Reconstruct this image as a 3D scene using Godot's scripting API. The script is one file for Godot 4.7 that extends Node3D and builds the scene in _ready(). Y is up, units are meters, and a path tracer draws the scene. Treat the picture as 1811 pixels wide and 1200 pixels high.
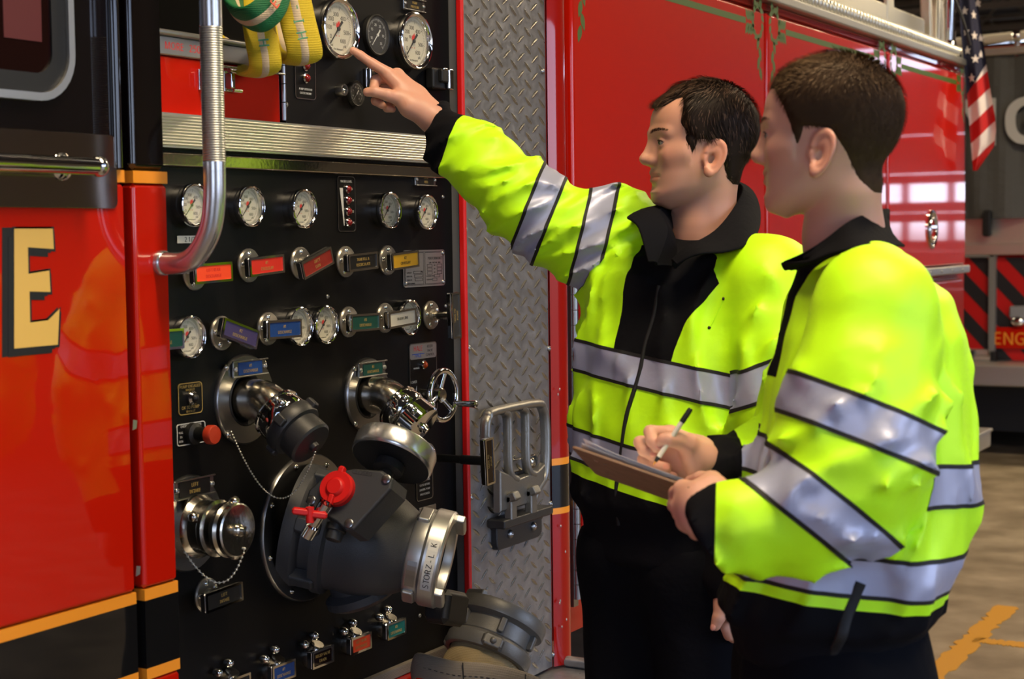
extends Node3D

var M := {}
var font: SystemFont
var taken := {}
var engine: Node3D


const LAMP_E := 16.0

func _ready() -> void:
	# camera
	var cam := Camera3D.new()
	cam.name = "camera"
	cam.fov = 23.786
	cam.near = 0.05
	cam.far = 200.0
	add_child(cam, true)
	cam.transform = Transform3D(Basis(Vector3(0.498232, -0.013034, 0.866946), Vector3(0.061490, 0.997901, -0.020335), Vector3(-0.864861, 0.063440, 0.497987)), Vector3(0.0, 1.5, 1.98))
	cam.current = true
	var att := CameraAttributesPhysical.new()
	att.frustum_focal_length = 57.0
	att.frustum_focus_distance = 3.45
	att.exposure_aperture = 5.7
	cam.attributes = att
	cam.fov = 23.786
	# sky: plain bright overcast
	var env := Environment.new()
	env.background_mode = Environment.BG_SKY
	var sky := Sky.new()
	var sm := ProceduralSkyMaterial.new()
	sm.sky_top_color = Color(0.62, 0.74, 0.95)
	sm.sky_horizon_color = Color(0.86, 0.90, 0.98)
	sm.ground_bottom_color = Color(0.30, 0.29, 0.28)
	sm.ground_horizon_color = Color(0.42, 0.42, 0.43)
	sm.energy_multiplier = 6.0
	sky.sky_material = sm
	env.sky = sky
	env.tonemap_mode = Environment.TONE_MAPPER_LINEAR
	env.tonemap_exposure = 1.06
	env.sdfgi_enabled = true
	env.ssao_enabled = true
	env.ssil_enabled = true
	var we := WorldEnvironment.new()
	we.name = "world_environment"
	we.environment = env
	add_child(we, true)
	# fonts and materials
	font = SystemFont.new()
	font.font_names = PackedStringArray(["Droid Sans"])
	make_materials()
	make_room()
	make_engine()
	second_engine()
	man_pointing()
	man_writing()
	desk_things()
	hoses()
	supply_hose()
	flag()

# ------------------------------------------------------------------ mesh building
class MB:
	var v := PackedVector3Array()
	var n := PackedVector3Array()
	var uv := PackedVector2Array()
	var c := PackedColorArray()
	var ix := PackedInt32Array()
	var tint := Color.WHITE
	var tinted := false

	func vert(p: Vector3, nn: Vector3, u := Vector2.ZERO) -> int:
		v.append(p)
		n.append(nn)
		uv.append(u)
		c.append(tint)
		return v.size() - 1

	func tri(a: int, b: int, d: int) -> void:
		if (v[b] - v[a]).cross(v[d] - v[a]).dot(n[a] + n[b] + n[d]) > 0.0:
			ix.append_array([a, d, b])
		else:
			ix.append_array([a, b, d])

	func poly(pts: Array, nn: Vector3) -> void:
		var s := v.size()
		for p in pts:
			vert(p, nn, Vector2(p.x, -p.y))
		for k in range(1, pts.size() - 1):
			tri(s, s + k, s + k + 1)

	func quadn(a: Vector3, b: Vector3, d: Vector3, e: Vector3, na: Vector3, nb: Vector3, nd: Vector3, ne: Vector3) -> void:
		var s := v.size()
		vert(a, na)
		vert(b, nb)
		vert(d, nd)
		vert(e, ne)
		tri(s, s + 1, s + 2)
		tri(s, s + 2, s + 3)

	func box(t: Transform3D, s: Vector3, r := 0.0) -> void:
		var h := s * 0.5
		r = minf(r, minf(h.x, minf(h.y, h.z)) * 0.95)
		for ax in 3:
			var b := (ax + 1) % 3
			var d := (ax + 2) % 3
			for sg in [-1.0, 1.0]:
				var pts := []
				for q in [[-1, -1], [1, -1], [1, 1], [-1, 1]]:
					var p := Vector3.ZERO
					p[ax] = h[ax] * sg
					p[b] = (h[b] - r) * q[0]
					p[d] = (h[d] - r) * q[1]
					pts.append(t * p)
				var nn := Vector3.ZERO
				nn[ax] = sg
				poly(pts, (t.basis * nn).normalized())
		if r <= 0.0:
			return
		for ax in 3:
			var b := (ax + 1) % 3
			var d := (ax + 2) % 3
			for sb in [-1.0, 1.0]:
				for sd in [-1.0, 1.0]:
					var q := []
					for e in [[-1, 0], [1, 0], [1, 1], [-1, 1]]:
						var p := Vector3.ZERO
						p[ax] = (h[ax] - r) * e[0]
						p[b] = (h[b] - (r if e[1] == 1 else 0.0)) * sb
						p[d] = (h[d] - (0.0 if e[1] == 1 else r)) * sd
						q.append(t * p)
					var n1 := Vector3.ZERO
					var n2 := Vector3.ZERO
					n1[b] = sb
					n2[d] = sd
					n1 = (t.basis * n1).normalized()
					n2 = (t.basis * n2).normalized()
					quadn(q[0], q[1], q[2], q[3], n1, n1, n2, n2)
		for sx in [-1.0, 1.0]:
			for sy in [-1.0, 1.0]:
				for sz in [-1.0, 1.0]:
					var sg := Vector3(sx, sy, sz)
					var pts := []
					for ax in 3:
						var p := (h - Vector3(r, r, r)) * sg
						p[ax] = h[ax] * sg[ax]
						pts.append(t * p)
					poly(pts, (t.basis * sg).normalized())

	# profile points are (radius, height along y)
	func lathe(t: Transform3D, prof: Array, seg := 24, crease := 38.0, a0 := 0.0, a1 := TAU) -> void:
		var m := prof.size()
		var sn := []
		for k in m - 1:
			var e: Vector2 = prof[k + 1] - prof[k]
			sn.append(Vector2(e.y, -e.x).normalized() if e.length() > 1e-9 else Vector2(1, 0))
		var lim := cos(deg_to_rad(crease))
		for k in m - 1:
			var na: Vector2 = sn[k]
			var nb: Vector2 = sn[k]
			if k > 0 and sn[k - 1].dot(sn[k]) > lim:
				na = (sn[k - 1] + sn[k]).normalized()
			if k < m - 2 and sn[k + 1].dot(sn[k]) > lim:
				nb = (sn[k + 1] + sn[k]).normalized()
			var s := v.size()
			for i in seg + 1:
				var a := lerpf(a0, a1, float(i) / seg)
				var cs := Vector3(cos(a), 0, sin(a))
				for j in 2:
					var pr: Vector2 = prof[k + j]
					var pn: Vector2 = na if j == 0 else nb
					vert(t * (cs * pr.x + Vector3(0, pr.y, 0)), (t.basis * (cs * pn.x + Vector3(0, pn.y, 0))).normalized(), Vector2(float(i) / seg, float(k + j) / m))
			for i in seg:
				var q := s + i * 2
				tri2(q, q + 1, q + 2)
				tri2(q + 1, q + 3, q + 2)

	func tri2(a: int, b: int, d: int) -> void:
		if v[a].distance_squared_to(v[b]) < 1e-14 or v[b].distance_squared_to(v[d]) < 1e-14 or v[a].distance_squared_to(v[d]) < 1e-14:
			return
		tri(a, b, d)

	# a tube along points; rad is a number or an array; flat squeezes it across "side"
	func tube(pts: Array, rad, seg := 10, caps := true, flat := 1.0, side := Vector3.ZERO) -> void:
		var m := pts.size()
		var tg := []
		for k in m:
			tg.append((pts[mini(k + 1, m - 1)] - pts[maxi(k - 1, 0)]).normalized())
		var up: Vector3 = side
		if up == Vector3.ZERO:
			up = Vector3.UP if absf(tg[0].y) < 0.9 else Vector3.RIGHT
		var s := v.size()
		var fr := []
		for k in m:
			var x: Vector3 = (up - tg[k] * up.dot(tg[k])).normalized()
			if side == Vector3.ZERO:
				up = x
			var y: Vector3 = tg[k].cross(x)
			fr.append([x, y])
			var r: float = rad[k] if rad is Array else rad
			for i in seg + 1:
				var a := TAU * i / seg
				vert(pts[k] + x * (cos(a) * r) + y * (sin(a) * r * flat), (x * (cos(a) * flat) + y * sin(a)).normalized(), Vector2(float(i) / seg, float(k)))
		for k in m - 1:
			for i in seg:
				var q := s + k * (seg + 1) + i
				tri2(q, q + 1, q + seg + 1)
				tri2(q + 1, q + seg + 2, q + seg + 1)
		if caps:
			for e in 2:
				var k := 0 if e == 0 else m - 1
				var nn: Vector3 = tg[k] * (-1.0 if e == 0 else 1.0)
				var r: float = rad[k] if rad is Array else rad
				if r < 1e-5:
					continue
				var ring := []
				for i in seg:
					var a := TAU * i / seg
					ring.append(pts[k] + fr[k][0] * (cos(a) * r) + fr[k][1] * (sin(a) * r * flat))
				poly(ring, nn)

	# polygon (x, y) with depth along +z, chamfered on the front by r
	func prism(pg: PackedVector2Array, depth: float, t: Transform3D, r := 0.0, back := true) -> void:
		var m := pg.size()
		if Geometry2D.is_polygon_clockwise(pg):
			pg = pg.duplicate()
			pg.reverse()
		var nrm := []
		for k in m:
			var e := pg[(k + 1) % m] - pg[k]
			nrm.append(Vector2(e.y, -e.x).normalized())
		var inn := PackedVector2Array()
		for k in m:
			var a: Vector2 = nrm[(k + m - 1) % m]
			var b: Vector2 = nrm[k]
			var h := a + b
			inn.append(pg[k] - h * (r / maxf(h.length_squared() * 0.5, 0.3)))
		var ids := Geometry2D.triangulate_polygon(inn)
		var nz := (t.basis * Vector3(0, 0, 1)).normalized()
		for side in (2 if back else 1):
			var s := v.size()
			for k in m:
				var p := inn[k] if side == 0 else pg[k]
				vert(t * Vector3(p.x, p.y, depth if side == 0 else 0.0), nz if side == 0 else -nz, Vector2(p.x, -p.y))
			for k in range(0, ids.size(), 3):
				tri(s + ids[k], s + ids[k + 1], s + ids[k + 2])
		for k in m:
			var a := pg[k]
			var b := pg[(k + 1) % m]
			var nn := (t.basis * Vector3(nrm[k].x, nrm[k].y, 0)).normalized()
			quadn(t * Vector3(a.x, a.y, 0), t * Vector3(b.x, b.y, 0), t * Vector3(b.x, b.y, depth - r), t * Vector3(a.x, a.y, depth - r), nn, nn, nn, nn)
			if r > 0.0:
				var ia := inn[k]
				var ib := inn[(k + 1) % m]
				quadn(t * Vector3(a.x, a.y, depth - r), t * Vector3(b.x, b.y, depth - r), t * Vector3(ib.x, ib.y, depth), t * Vector3(ia.x, ia.y, depth), nn, nn, nz, nz)

	func ball(o: Vector3, r: Vector3, seg := 12, t := Basis.IDENTITY) -> void:
		var s := v.size()
		var rows := seg / 2
		for j in rows + 1:
			var b := PI * j / rows
			for i in seg + 1:
				var a := TAU * i / seg
				var d := Vector3(sin(b) * cos(a), cos(b), sin(b) * sin(a))
				vert(o + t * (d * r), (t * (d / r)).normalized(), Vector2(float(i) / seg, float(j) / rows))
		for j in rows:
			for i in seg:
				var q := s + j * (seg + 1) + i
				tri2(q, q + 1, q + seg + 1)
				tri2(q + 1, q + seg + 2, q + seg + 1)

	func add(m: Mesh, t: Transform3D) -> void:
		for k in m.get_surface_count():
			var a := m.surface_get_arrays(k)
			var s := v.size()
			for i in a[Mesh.ARRAY_VERTEX].size():
				vert(t * a[Mesh.ARRAY_VERTEX][i], (t.basis * a[Mesh.ARRAY_NORMAL][i]).normalized())
			for i in a[Mesh.ARRAY_INDEX]:
				ix.append(s + i)

	func mesh() -> ArrayMesh:
		var a := []
		a.resize(Mesh.ARRAY_MAX)
		a[Mesh.ARRAY_VERTEX] = v
		a[Mesh.ARRAY_NORMAL] = n
		a[Mesh.ARRAY_TEX_UV] = uv
		if tinted:
			a[Mesh.ARRAY_COLOR] = c
		a[Mesh.ARRAY_INDEX] = ix
		var m := ArrayMesh.new()
		m.add_surface_from_arrays(Mesh.PRIMITIVE_TRIANGLES, a)
		return m

func T(o: Vector3, b := Basis.IDENTITY) -> Transform3D:
	return Transform3D(b, o)

# y axis along d
func along(d: Vector3) -> Basis:
	var y := d.normalized()
	var x := (Vector3.UP if absf(y.y) < 0.95 else Vector3.RIGHT).cross(y).normalized()
	return Basis(x, y, x.cross(y))

# z axis along d, y as near to up as it gets
func facing(d: Vector3, up := Vector3.UP) -> Basis:
	var z := d.normalized()
	var x := up.cross(z).normalized()
	return Basis(x, z.cross(x), z)

# lathe axis (local y) out of the truck side (world +z), local z pointing down
const OUT := Basis(Vector3(1, 0, 0), Vector3(0, 0, 1), Vector3(0, -1, 0))

func rrect(w: float, h: float, r: float, k := 4) -> PackedVector2Array:
	var o := PackedVector2Array()
	for q in 4:
		var cx := (w / 2 - r) * (1 if q == 0 or q == 3 else -1)
		var cy := (h / 2 - r) * (1 if q < 2 else -1)
		for i in k + 1:
			var a := PI / 2 * (q + float(i) / k)
			o.append(Vector2(cx + cos(a) * r, cy + sin(a) * r))
	return o

func disc(r: float, k := 20) -> PackedVector2Array:
	var o := PackedVector2Array()
	for i in k:
		o.append(Vector2.from_angle(TAU * i / k) * r)
	return o

func curve(pts: Array, per := 6) -> Array:
	var o := []
	var m := pts.size()
	for k in m - 1:
		for i in per:
			var t := float(i) / per
			o.append(pts[k].cubic_interpolate(pts[k + 1], pts[maxi(k - 1, 0)], pts[mini(k + 2, m - 1)], t))
	o.append(pts[m - 1])
	return o

func lerps(a: Array, per := 6) -> Array:
	var o := []
	for k in a.size() - 1:
		for i in per:
			o.append(lerpf(a[k], a[k + 1], float(i) / per))
	o.append(a[a.size() - 1])
	return o

# ------------------------------------------------------------------ nodes
func numbered(called: String) -> String:
	var k: int = taken.get(called, -1) + 1
	taken[called] = k
	return called if k == 0 else "%s_%03d" % [called, k]

func tag(o: Node3D, label: String, category := "", group := "", kind := "") -> Node3D:
	if label:
		o.set_meta("label", label)
	if category:
		o.set_meta("category", category)
	if group:
		o.set_meta("group", group)
	if kind:
		o.set_meta("kind", kind)
	return o

func thing(called: String, label: String, category: String, at: Vector3, group := "") -> Node3D:
	var o := Node3D.new()
	o.name = numbered(called)
	add_child(o, true)
	o.position = at
	tag(o, label, category, group)
	return o

# commits mb (vertices in world metres, or local when t is given) as one mesh under parent
func obj(called: String, mb, mat: Material, parent: Node3D = null, t := Transform3D.IDENTITY) -> MeshInstance3D:
	var o := MeshInstance3D.new()
	o.mesh = mb if mb is Mesh else mb.mesh()
	o.material_override = mat
	if parent == null:
		o.name = numbered(called)
		add_child(o, true)
		o.transform = t
	else:
		o.name = called
		parent.add_child(o, true)
		o.transform = parent.global_transform.affine_inverse() * t
	return o

func lettering(txt: String, size: float, t: Transform3D, mb: MB, deep := 0.0006) -> void:
	var m := TextMesh.new()
	m.font = font
	m.text = txt
	m.font_size = 24
	m.pixel_size = size / 18.0
	m.curve_step = 3.0
	m.depth = deep
	m.horizontal_alignment = HORIZONTAL_ALIGNMENT_CENTER
	m.vertical_alignment = VERTICAL_ALIGNMENT_CENTER
	mb.add(m, t)

# ------------------------------------------------------------------ materials
func noise(freq: float, seed_: int, oct := 4, kind := FastNoiseLite.TYPE_SIMPLEX_SMOOTH) -> FastNoiseLite:
	var f := FastNoiseLite.new()
	f.noise_type = kind
	f.frequency = freq
	f.seed = seed_
	f.fractal_octaves = oct
	return f

func ntex(freq: float, seed_: int, lo: Color, hi: Color, size := 512, oct := 4, bump := -1.0) -> NoiseTexture2D:
	var t := NoiseTexture2D.new()
	t.width = size
	t.height = size
	t.seamless = true
	t.noise = noise(freq, seed_, oct)
	if bump > 0.0:
		t.as_normal_map = true
		t.bump_strength = bump
	else:
		var g := Gradient.new()
		g.set_color(0, lo)
		g.set_color(1, hi)
		t.color_ramp = g
	return t

func mat(called: String, c: Color, rough: float, metal := 0.0, opt := {}) -> StandardMaterial3D:
	var m := StandardMaterial3D.new()
	m.resource_name = called
	m.albedo_color = c
	m.roughness = rough
	m.metallic = metal
	for k in opt:
		m.set(k, opt[k])
	M[called] = m
	return m

func bumpy(m: StandardMaterial3D, tex: Texture2D, scale_: float, strength: float) -> void:
	m.normal_enabled = true
	m.normal_texture = tex
	m.normal_scale = strength
	m.uv1_triplanar = true
	m.uv1_scale = Vector3.ONE * scale_

func coloured(m: StandardMaterial3D, tex: Texture2D, scale_: float) -> void:
	m.albedo_texture = tex
	m.uv1_triplanar = true
	m.uv1_scale = Vector3.ONE * scale_

func make_materials() -> void:
	var fine := ntex(0.05, 3, Color.WHITE, Color.WHITE, 256, 3, 4.0)
	var cloth := ntex(0.02, 5, Color.WHITE, Color.WHITE, 256, 4, 5.0)
	var dust := ntex(0.012, 8, Color(0.8, 0.8, 0.8), Color.WHITE, 512, 5)
	var scuff := ntex(0.03, 9, Color(0.25, 0.25, 0.25), Color(0.5, 0.5, 0.5), 512, 5)
	var paint := {"clearcoat_enabled": true, "clearcoat": 1.0, "clearcoat_roughness": 0.03, "metallic_specular": 0.2}
	mat("red paint", Color(0.70, 0.080, 0.012), 0.35, 0.0, paint)
	mat("deep red paint", Color(0.58, 0.05, 0.012), 0.35, 0.0, paint)
	mat("black paint", Color(0.035, 0.02, 0.025), 0.3, 0.0, paint)
	mat("panel black", Color(0.035, 0.032, 0.034), 0.45, 0.0, {"metallic_specular": 0.3})
	bumpy(M["panel black"], fine, 30.0, 0.12)
	mat("flat black", Color(0.03, 0.03, 0.033), 0.7)
	mat("rubber", Color(0.02, 0.02, 0.02), 0.55)
	mat("chrome", Color(0.82, 0.82, 0.82), 0.07, 1.0)
	mat("satin chrome", Color(0.76, 0.76, 0.77), 0.26, 0.9)
	mat("polished plate", Color(0.62, 0.58, 0.55), 0.13, 1.0)
	mat("worn chrome", Color(0.72, 0.70, 0.66), 0.2, 1.0)
	bumpy(M["worn chrome"], cloth, 14.0, 0.12)
	mat("stainless", Color(0.60, 0.60, 0.60), 0.30, 1.0)
	mat("brushed aluminium", Color(0.72, 0.72, 0.71), 0.38, 0.9)
	mat("dull steel", Color(0.50, 0.50, 0.51), 0.5, 0.55)
	mat("flange steel", Color(0.60, 0.58, 0.54), 0.32, 0.75)
	mat("bright aluminium", Color(0.86, 0.85, 0.80), 0.33, 0.85)
	mat("tread metal", Color(0.62, 0.62, 0.635), 0.36, 0.65)
	coloured(M["tread metal"], dust, 3.0)
	M["tread metal"].roughness_texture = scuff
	M["tread metal"].roughness = 1.0
	mat("pale rail", Color(0.85, 0.82, 0.75), 0.4, 0.2)
	mat("lug metal", Color(0.66, 0.65, 0.62), 0.27, 0.95)
	mat("cast metal", Color(0.52, 0.515, 0.50), 0.38, 0.85)
	bumpy(M["cast metal"], fine, 24.0, 0.5)
	mat("grey casting", Color(0.19, 0.195, 0.21), 0.55)
	bumpy(M["grey casting"], fine, 22.0, 0.35)
	mat("dark casting", Color(0.14, 0.14, 0.145), 0.45)
	bumpy(M["dark casting"], fine, 22.0, 0.3)
	mat("worn coupling", Color(0.42, 0.41, 0.39), 0.42, 0.4)
	bumpy(M["worn coupling"], fine, 20.0, 0.35)
	mat("signal red", Color(0.78, 0.06, 0.05), 0.45)
	mat("gold leaf", Color(0.86, 0.70, 0.36), 0.4)
	mat("stripe yellow", Color(0.90, 0.56, 0.14), 0.4)
	mat("stripe black", Color(0.055, 0.055, 0.06), 0.4, 0.0, paint)
	mat("leaf green", Color(0.22, 0.34, 0.10), 0.45)
	mat("dial", Color(0.76, 0.735, 0.65), 0.6)
	mat("print black", Color(0.05, 0.05, 0.06), 0.6)
	mat("print white", Color(0.78, 0.78, 0.76), 0.6)
	mat("print red", Color(0.80, 0.13, 0.10), 0.6)
	mat("print blue", Color(0.10, 0.30, 0.66), 0.6)
	mat("print gold", Color(0.62, 0.52, 0.28), 0.5)
	mat("glass", Color(1, 1, 1, 0.03), 0.03, 0.0, {"transparency": BaseMaterial3D.TRANSPARENCY_ALPHA})
	mat("window glass", Color(0.5, 0.55, 0.6, 0.35), 0.03, 0.0, {"transparency": BaseMaterial3D.TRANSPARENCY_ALPHA})
	mat("seat red", Color(0.30, 0.03, 0.04), 0.6)
	mat("lamp red", Color(0.45, 0.02, 0.02), 0.12)
	mat("lamp amber", Color(0.75, 0.26, 0.03), 0.12)
	mat("knob orange", Color(0.66, 0.19, 0.09), 0.4)
	for p in [["orange", Color(0.93, 0.27, 0.10)], ["vermilion", Color(0.80, 0.16, 0.10)], ["brick", Color(0.50, 0.12, 0.08)], ["black", Color(0.05, 0.05, 0.05)], ["yellow", Color(0.88, 0.66, 0.08)], ["purple", Color(0.24, 0.20, 0.36)], ["blue", Color(0.06, 0.22, 0.46)], ["green", Color(0.02, 0.25, 0.22)], ["white", Color(0.80, 0.78, 0.72)], ["grey", Color(0.17, 0.17, 0.17)], ["maroon", Color(0.09, 0.03, 0.03)], ["teal", Color(0.02, 0.34, 0.32)]]:
		mat("tag " + p[0], p[1], 0.4)
	# cloth
	mat("hi-vis", Color(0.75, 1.0, 0.03), 0.55)
	bumpy(M["hi-vis"], cloth, 7.0, 0.16)
	mat("silver tape", Color(0.64, 0.66, 0.76), 0.42, 0.25)
	bumpy(M["silver tape"], cloth, 7.0, 0.15)
	mat("navy cloth", Color(0.06, 0.06, 0.075), 0.85, 0.0, {"metallic_specular": 0.2})
	bumpy(M["navy cloth"], cloth, 10.0, 0.3)
	mat("trouser cloth", Color(0.05, 0.052, 0.07), 0.9, 0.0, {"metallic_specular": 0.2})
	bumpy(M["trouser cloth"], cloth, 8.0, 0.35)
	mat("edge tape", Color(0.03, 0.03, 0.045), 0.7)
	mat("hose yellow", Color(0.74, 0.64, 0.06), 0.75)
	mat("hose green", Color(0.02, 0.38, 0.20), 0.7)
	mat("hose white", Color(0.74, 0.66, 0.54), 0.8)
	mat("hose print", Color(0.30, 0.55, 0.42), 0.8)
	mat("hose print red", Color(0.90, 0.40, 0.30), 0.8)
	mat("hose tan", Color(0.58, 0.51, 0.37), 0.9)
	mat("webbing", Color(0.43, 0.395, 0.35), 0.9)
	var rib := Image.create(64, 64, false, Image.FORMAT_RGB8)
	for y in 64:
		for x in 64:
			var k := 0.5 + 0.5 * sin(y * TAU / 8.0) * (0.7 + 0.3 * sin(x * TAU / 16.0 + (y / 8) * PI))
			rib.set_pixel(x, y, Color(k, k, k))
	var ribn := rib.duplicate()
	ribn.bump_map_to_normal_map(3.0)
	var ribt := ImageTexture.create_from_image(ribn)
	for k in ["hose yellow", "hose green", "hose white", "hose tan", "webbing"]:
		bumpy(M[k], ribt, 40.0, 0.6)
	# people
	mat("skin", Color(1, 1, 1), 0.48, 0.0, {"vertex_color_use_as_albedo": true, "subsurf_scatter_enabled": true, "subsurf_scatter_strength": 0.12})
	bumpy(M["skin"], fine, 30.0, 0.10)
	mat("hair dark", Color(0.12, 0.08, 0.055), 0.55, 0.0, {"metallic_specular": 0.25})
	mat("hair brown", Color(0.30, 0.20, 0.12), 0.55)
	mat("hair cropped", Color(0.24, 0.18, 0.125), 0.65, 0.0, {"metallic_specular": 0.2})
	mat("hair sandy", Color(0.42, 0.32, 0.20), 0.6)
	mat("eye white", Color(0.66, 0.60, 0.56), 0.2)
	mat("iris", Color(0.12, 0.13, 0.07), 0.15)
	mat("teeth", Color(0.8, 0.77, 0.7), 0.3)
	mat("nail", Color(0.84, 0.58, 0.50), 0.3)
	# desk
	mat("hardboard", Color(0.62, 0.49, 0.38), 0.6)
	coloured(M["hardboard"], dust, 5.0)
	mat("paper", Color(0.96, 0.96, 0.98), 0.7)
	mat("pen barrel", Color(0.85, 0.83, 0.78), 0.35)
	mat("brass", Color(0.75, 0.55, 0.25), 0.25, 1.0)
	# room
	mat("concrete", Color(0.58, 0.53, 0.45), 0.5)
	coloured(M["concrete"], ntex(0.008, 21, Color(0.66, 0.64, 0.60), Color.WHITE, 1024, 6), 0.35)
	mat("floor paint", Color(0.70, 0.50, 0.09), 0.5)
	mat("wall", Color(0.36, 0.34, 0.32), 0.8)
	mat("ceiling", Color(0.30, 0.30, 0.32), 0.85)
	mat("truss steel", Color(0.50, 0.50, 0.51), 0.6)
	mat("door white", Color(0.45, 0.44, 0.42), 0.6)
	mat("tarp", Color(0.30, 0.30, 0.29), 0.75)
	bumpy(M["tarp"], cloth, 1.5, 0.4)
	mat("tarp letter", Color(0.74, 0.74, 0.72), 0.7)
	mat("chevron black", Color(0.07, 0.07, 0.08), 0.5)
	mat("chevron red", Color(0.72, 0.05, 0.04), 0.4)
	mat("flag red", Color(0.68, 0.06, 0.07), 0.75)
	mat("flag white", Color(0.82, 0.78, 0.76), 0.75)
	mat("flag blue", Color(0.05, 0.06, 0.18), 0.75)
	mat("lamp warm", Color(1, 1, 1), 0.5, 0.0, {"emission_enabled": true, "emission": Color(1.0, 0.93, 0.80), "emission_energy_multiplier": 6.0})

func area_light(at: Vector3, aim: Vector3, size: Vector2, col: Color, energy: float, called: String) -> void:
	var l := AreaLight3D.new()
	l.name = called
	l.area_size = size
	l.area_normalize_energy = true
	l.light_color = col
	l.light_energy = energy
	l.shadow_enabled = true
	l.area_range = 60.0
	l.area_attenuation = 2.0
	add_child(l, true)
	l.position = at
	var z := -aim.normalized()
	l.basis = facing(z, Vector3.UP if absf(z.y) < 0.9 else Vector3.RIGHT)

const ROOM_LO := Vector3(-4.6, 0.0, -6.5)
const ROOM_HI := Vector3(25.0, 4.7, 7.2)

func structure(called: String, mb: MB, m: Material) -> MeshInstance3D:
	var o := obj(called, mb, m)
	tag(o, "", "", "", "structure")
	return o

# a wall in the plane across axis ax with rectangular holes [u0, u1, y0, y1]
func wall(called: String, ax: int, at: float, u0: float, u1: float, holes: Array, outward: float) -> Node3D:
	var mb := MB.new()
	var us := [u0, u1]
	for h in holes:
		us.append_array([h[0], h[1]])
	us.sort()
	for k in us.size() - 1:
		var a: float = us[k]
		var b: float = us[k + 1]
		if b - a < 1e-4:
			continue
		var y := 0.0
		var cuts := []
		for h in holes:
			if h[0] < b - 1e-4 and h[1] > a + 1e-4:
				cuts.append(h)
		cuts.sort_custom(func(p, q): return p[2] < q[2])
		cuts.append([0, 0, ROOM_HI.y, ROOM_HI.y])
		for h in cuts:
			if h[2] - y > 1e-4:
				var ctr := Vector3((a + b) / 2, (y + h[2]) / 2, at + outward * 0.12)
				var sz := Vector3(b - a, h[2] - y, 0.24)
				if ax == 0:
					ctr = Vector3(at + outward * 0.12, (y + h[2]) / 2, (a + b) / 2)
					sz = Vector3(0.24, h[2] - y, b - a)
				mb.box(T(ctr), sz)
			y = h[3]
	return structure(called, mb, M["wall"])

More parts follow.
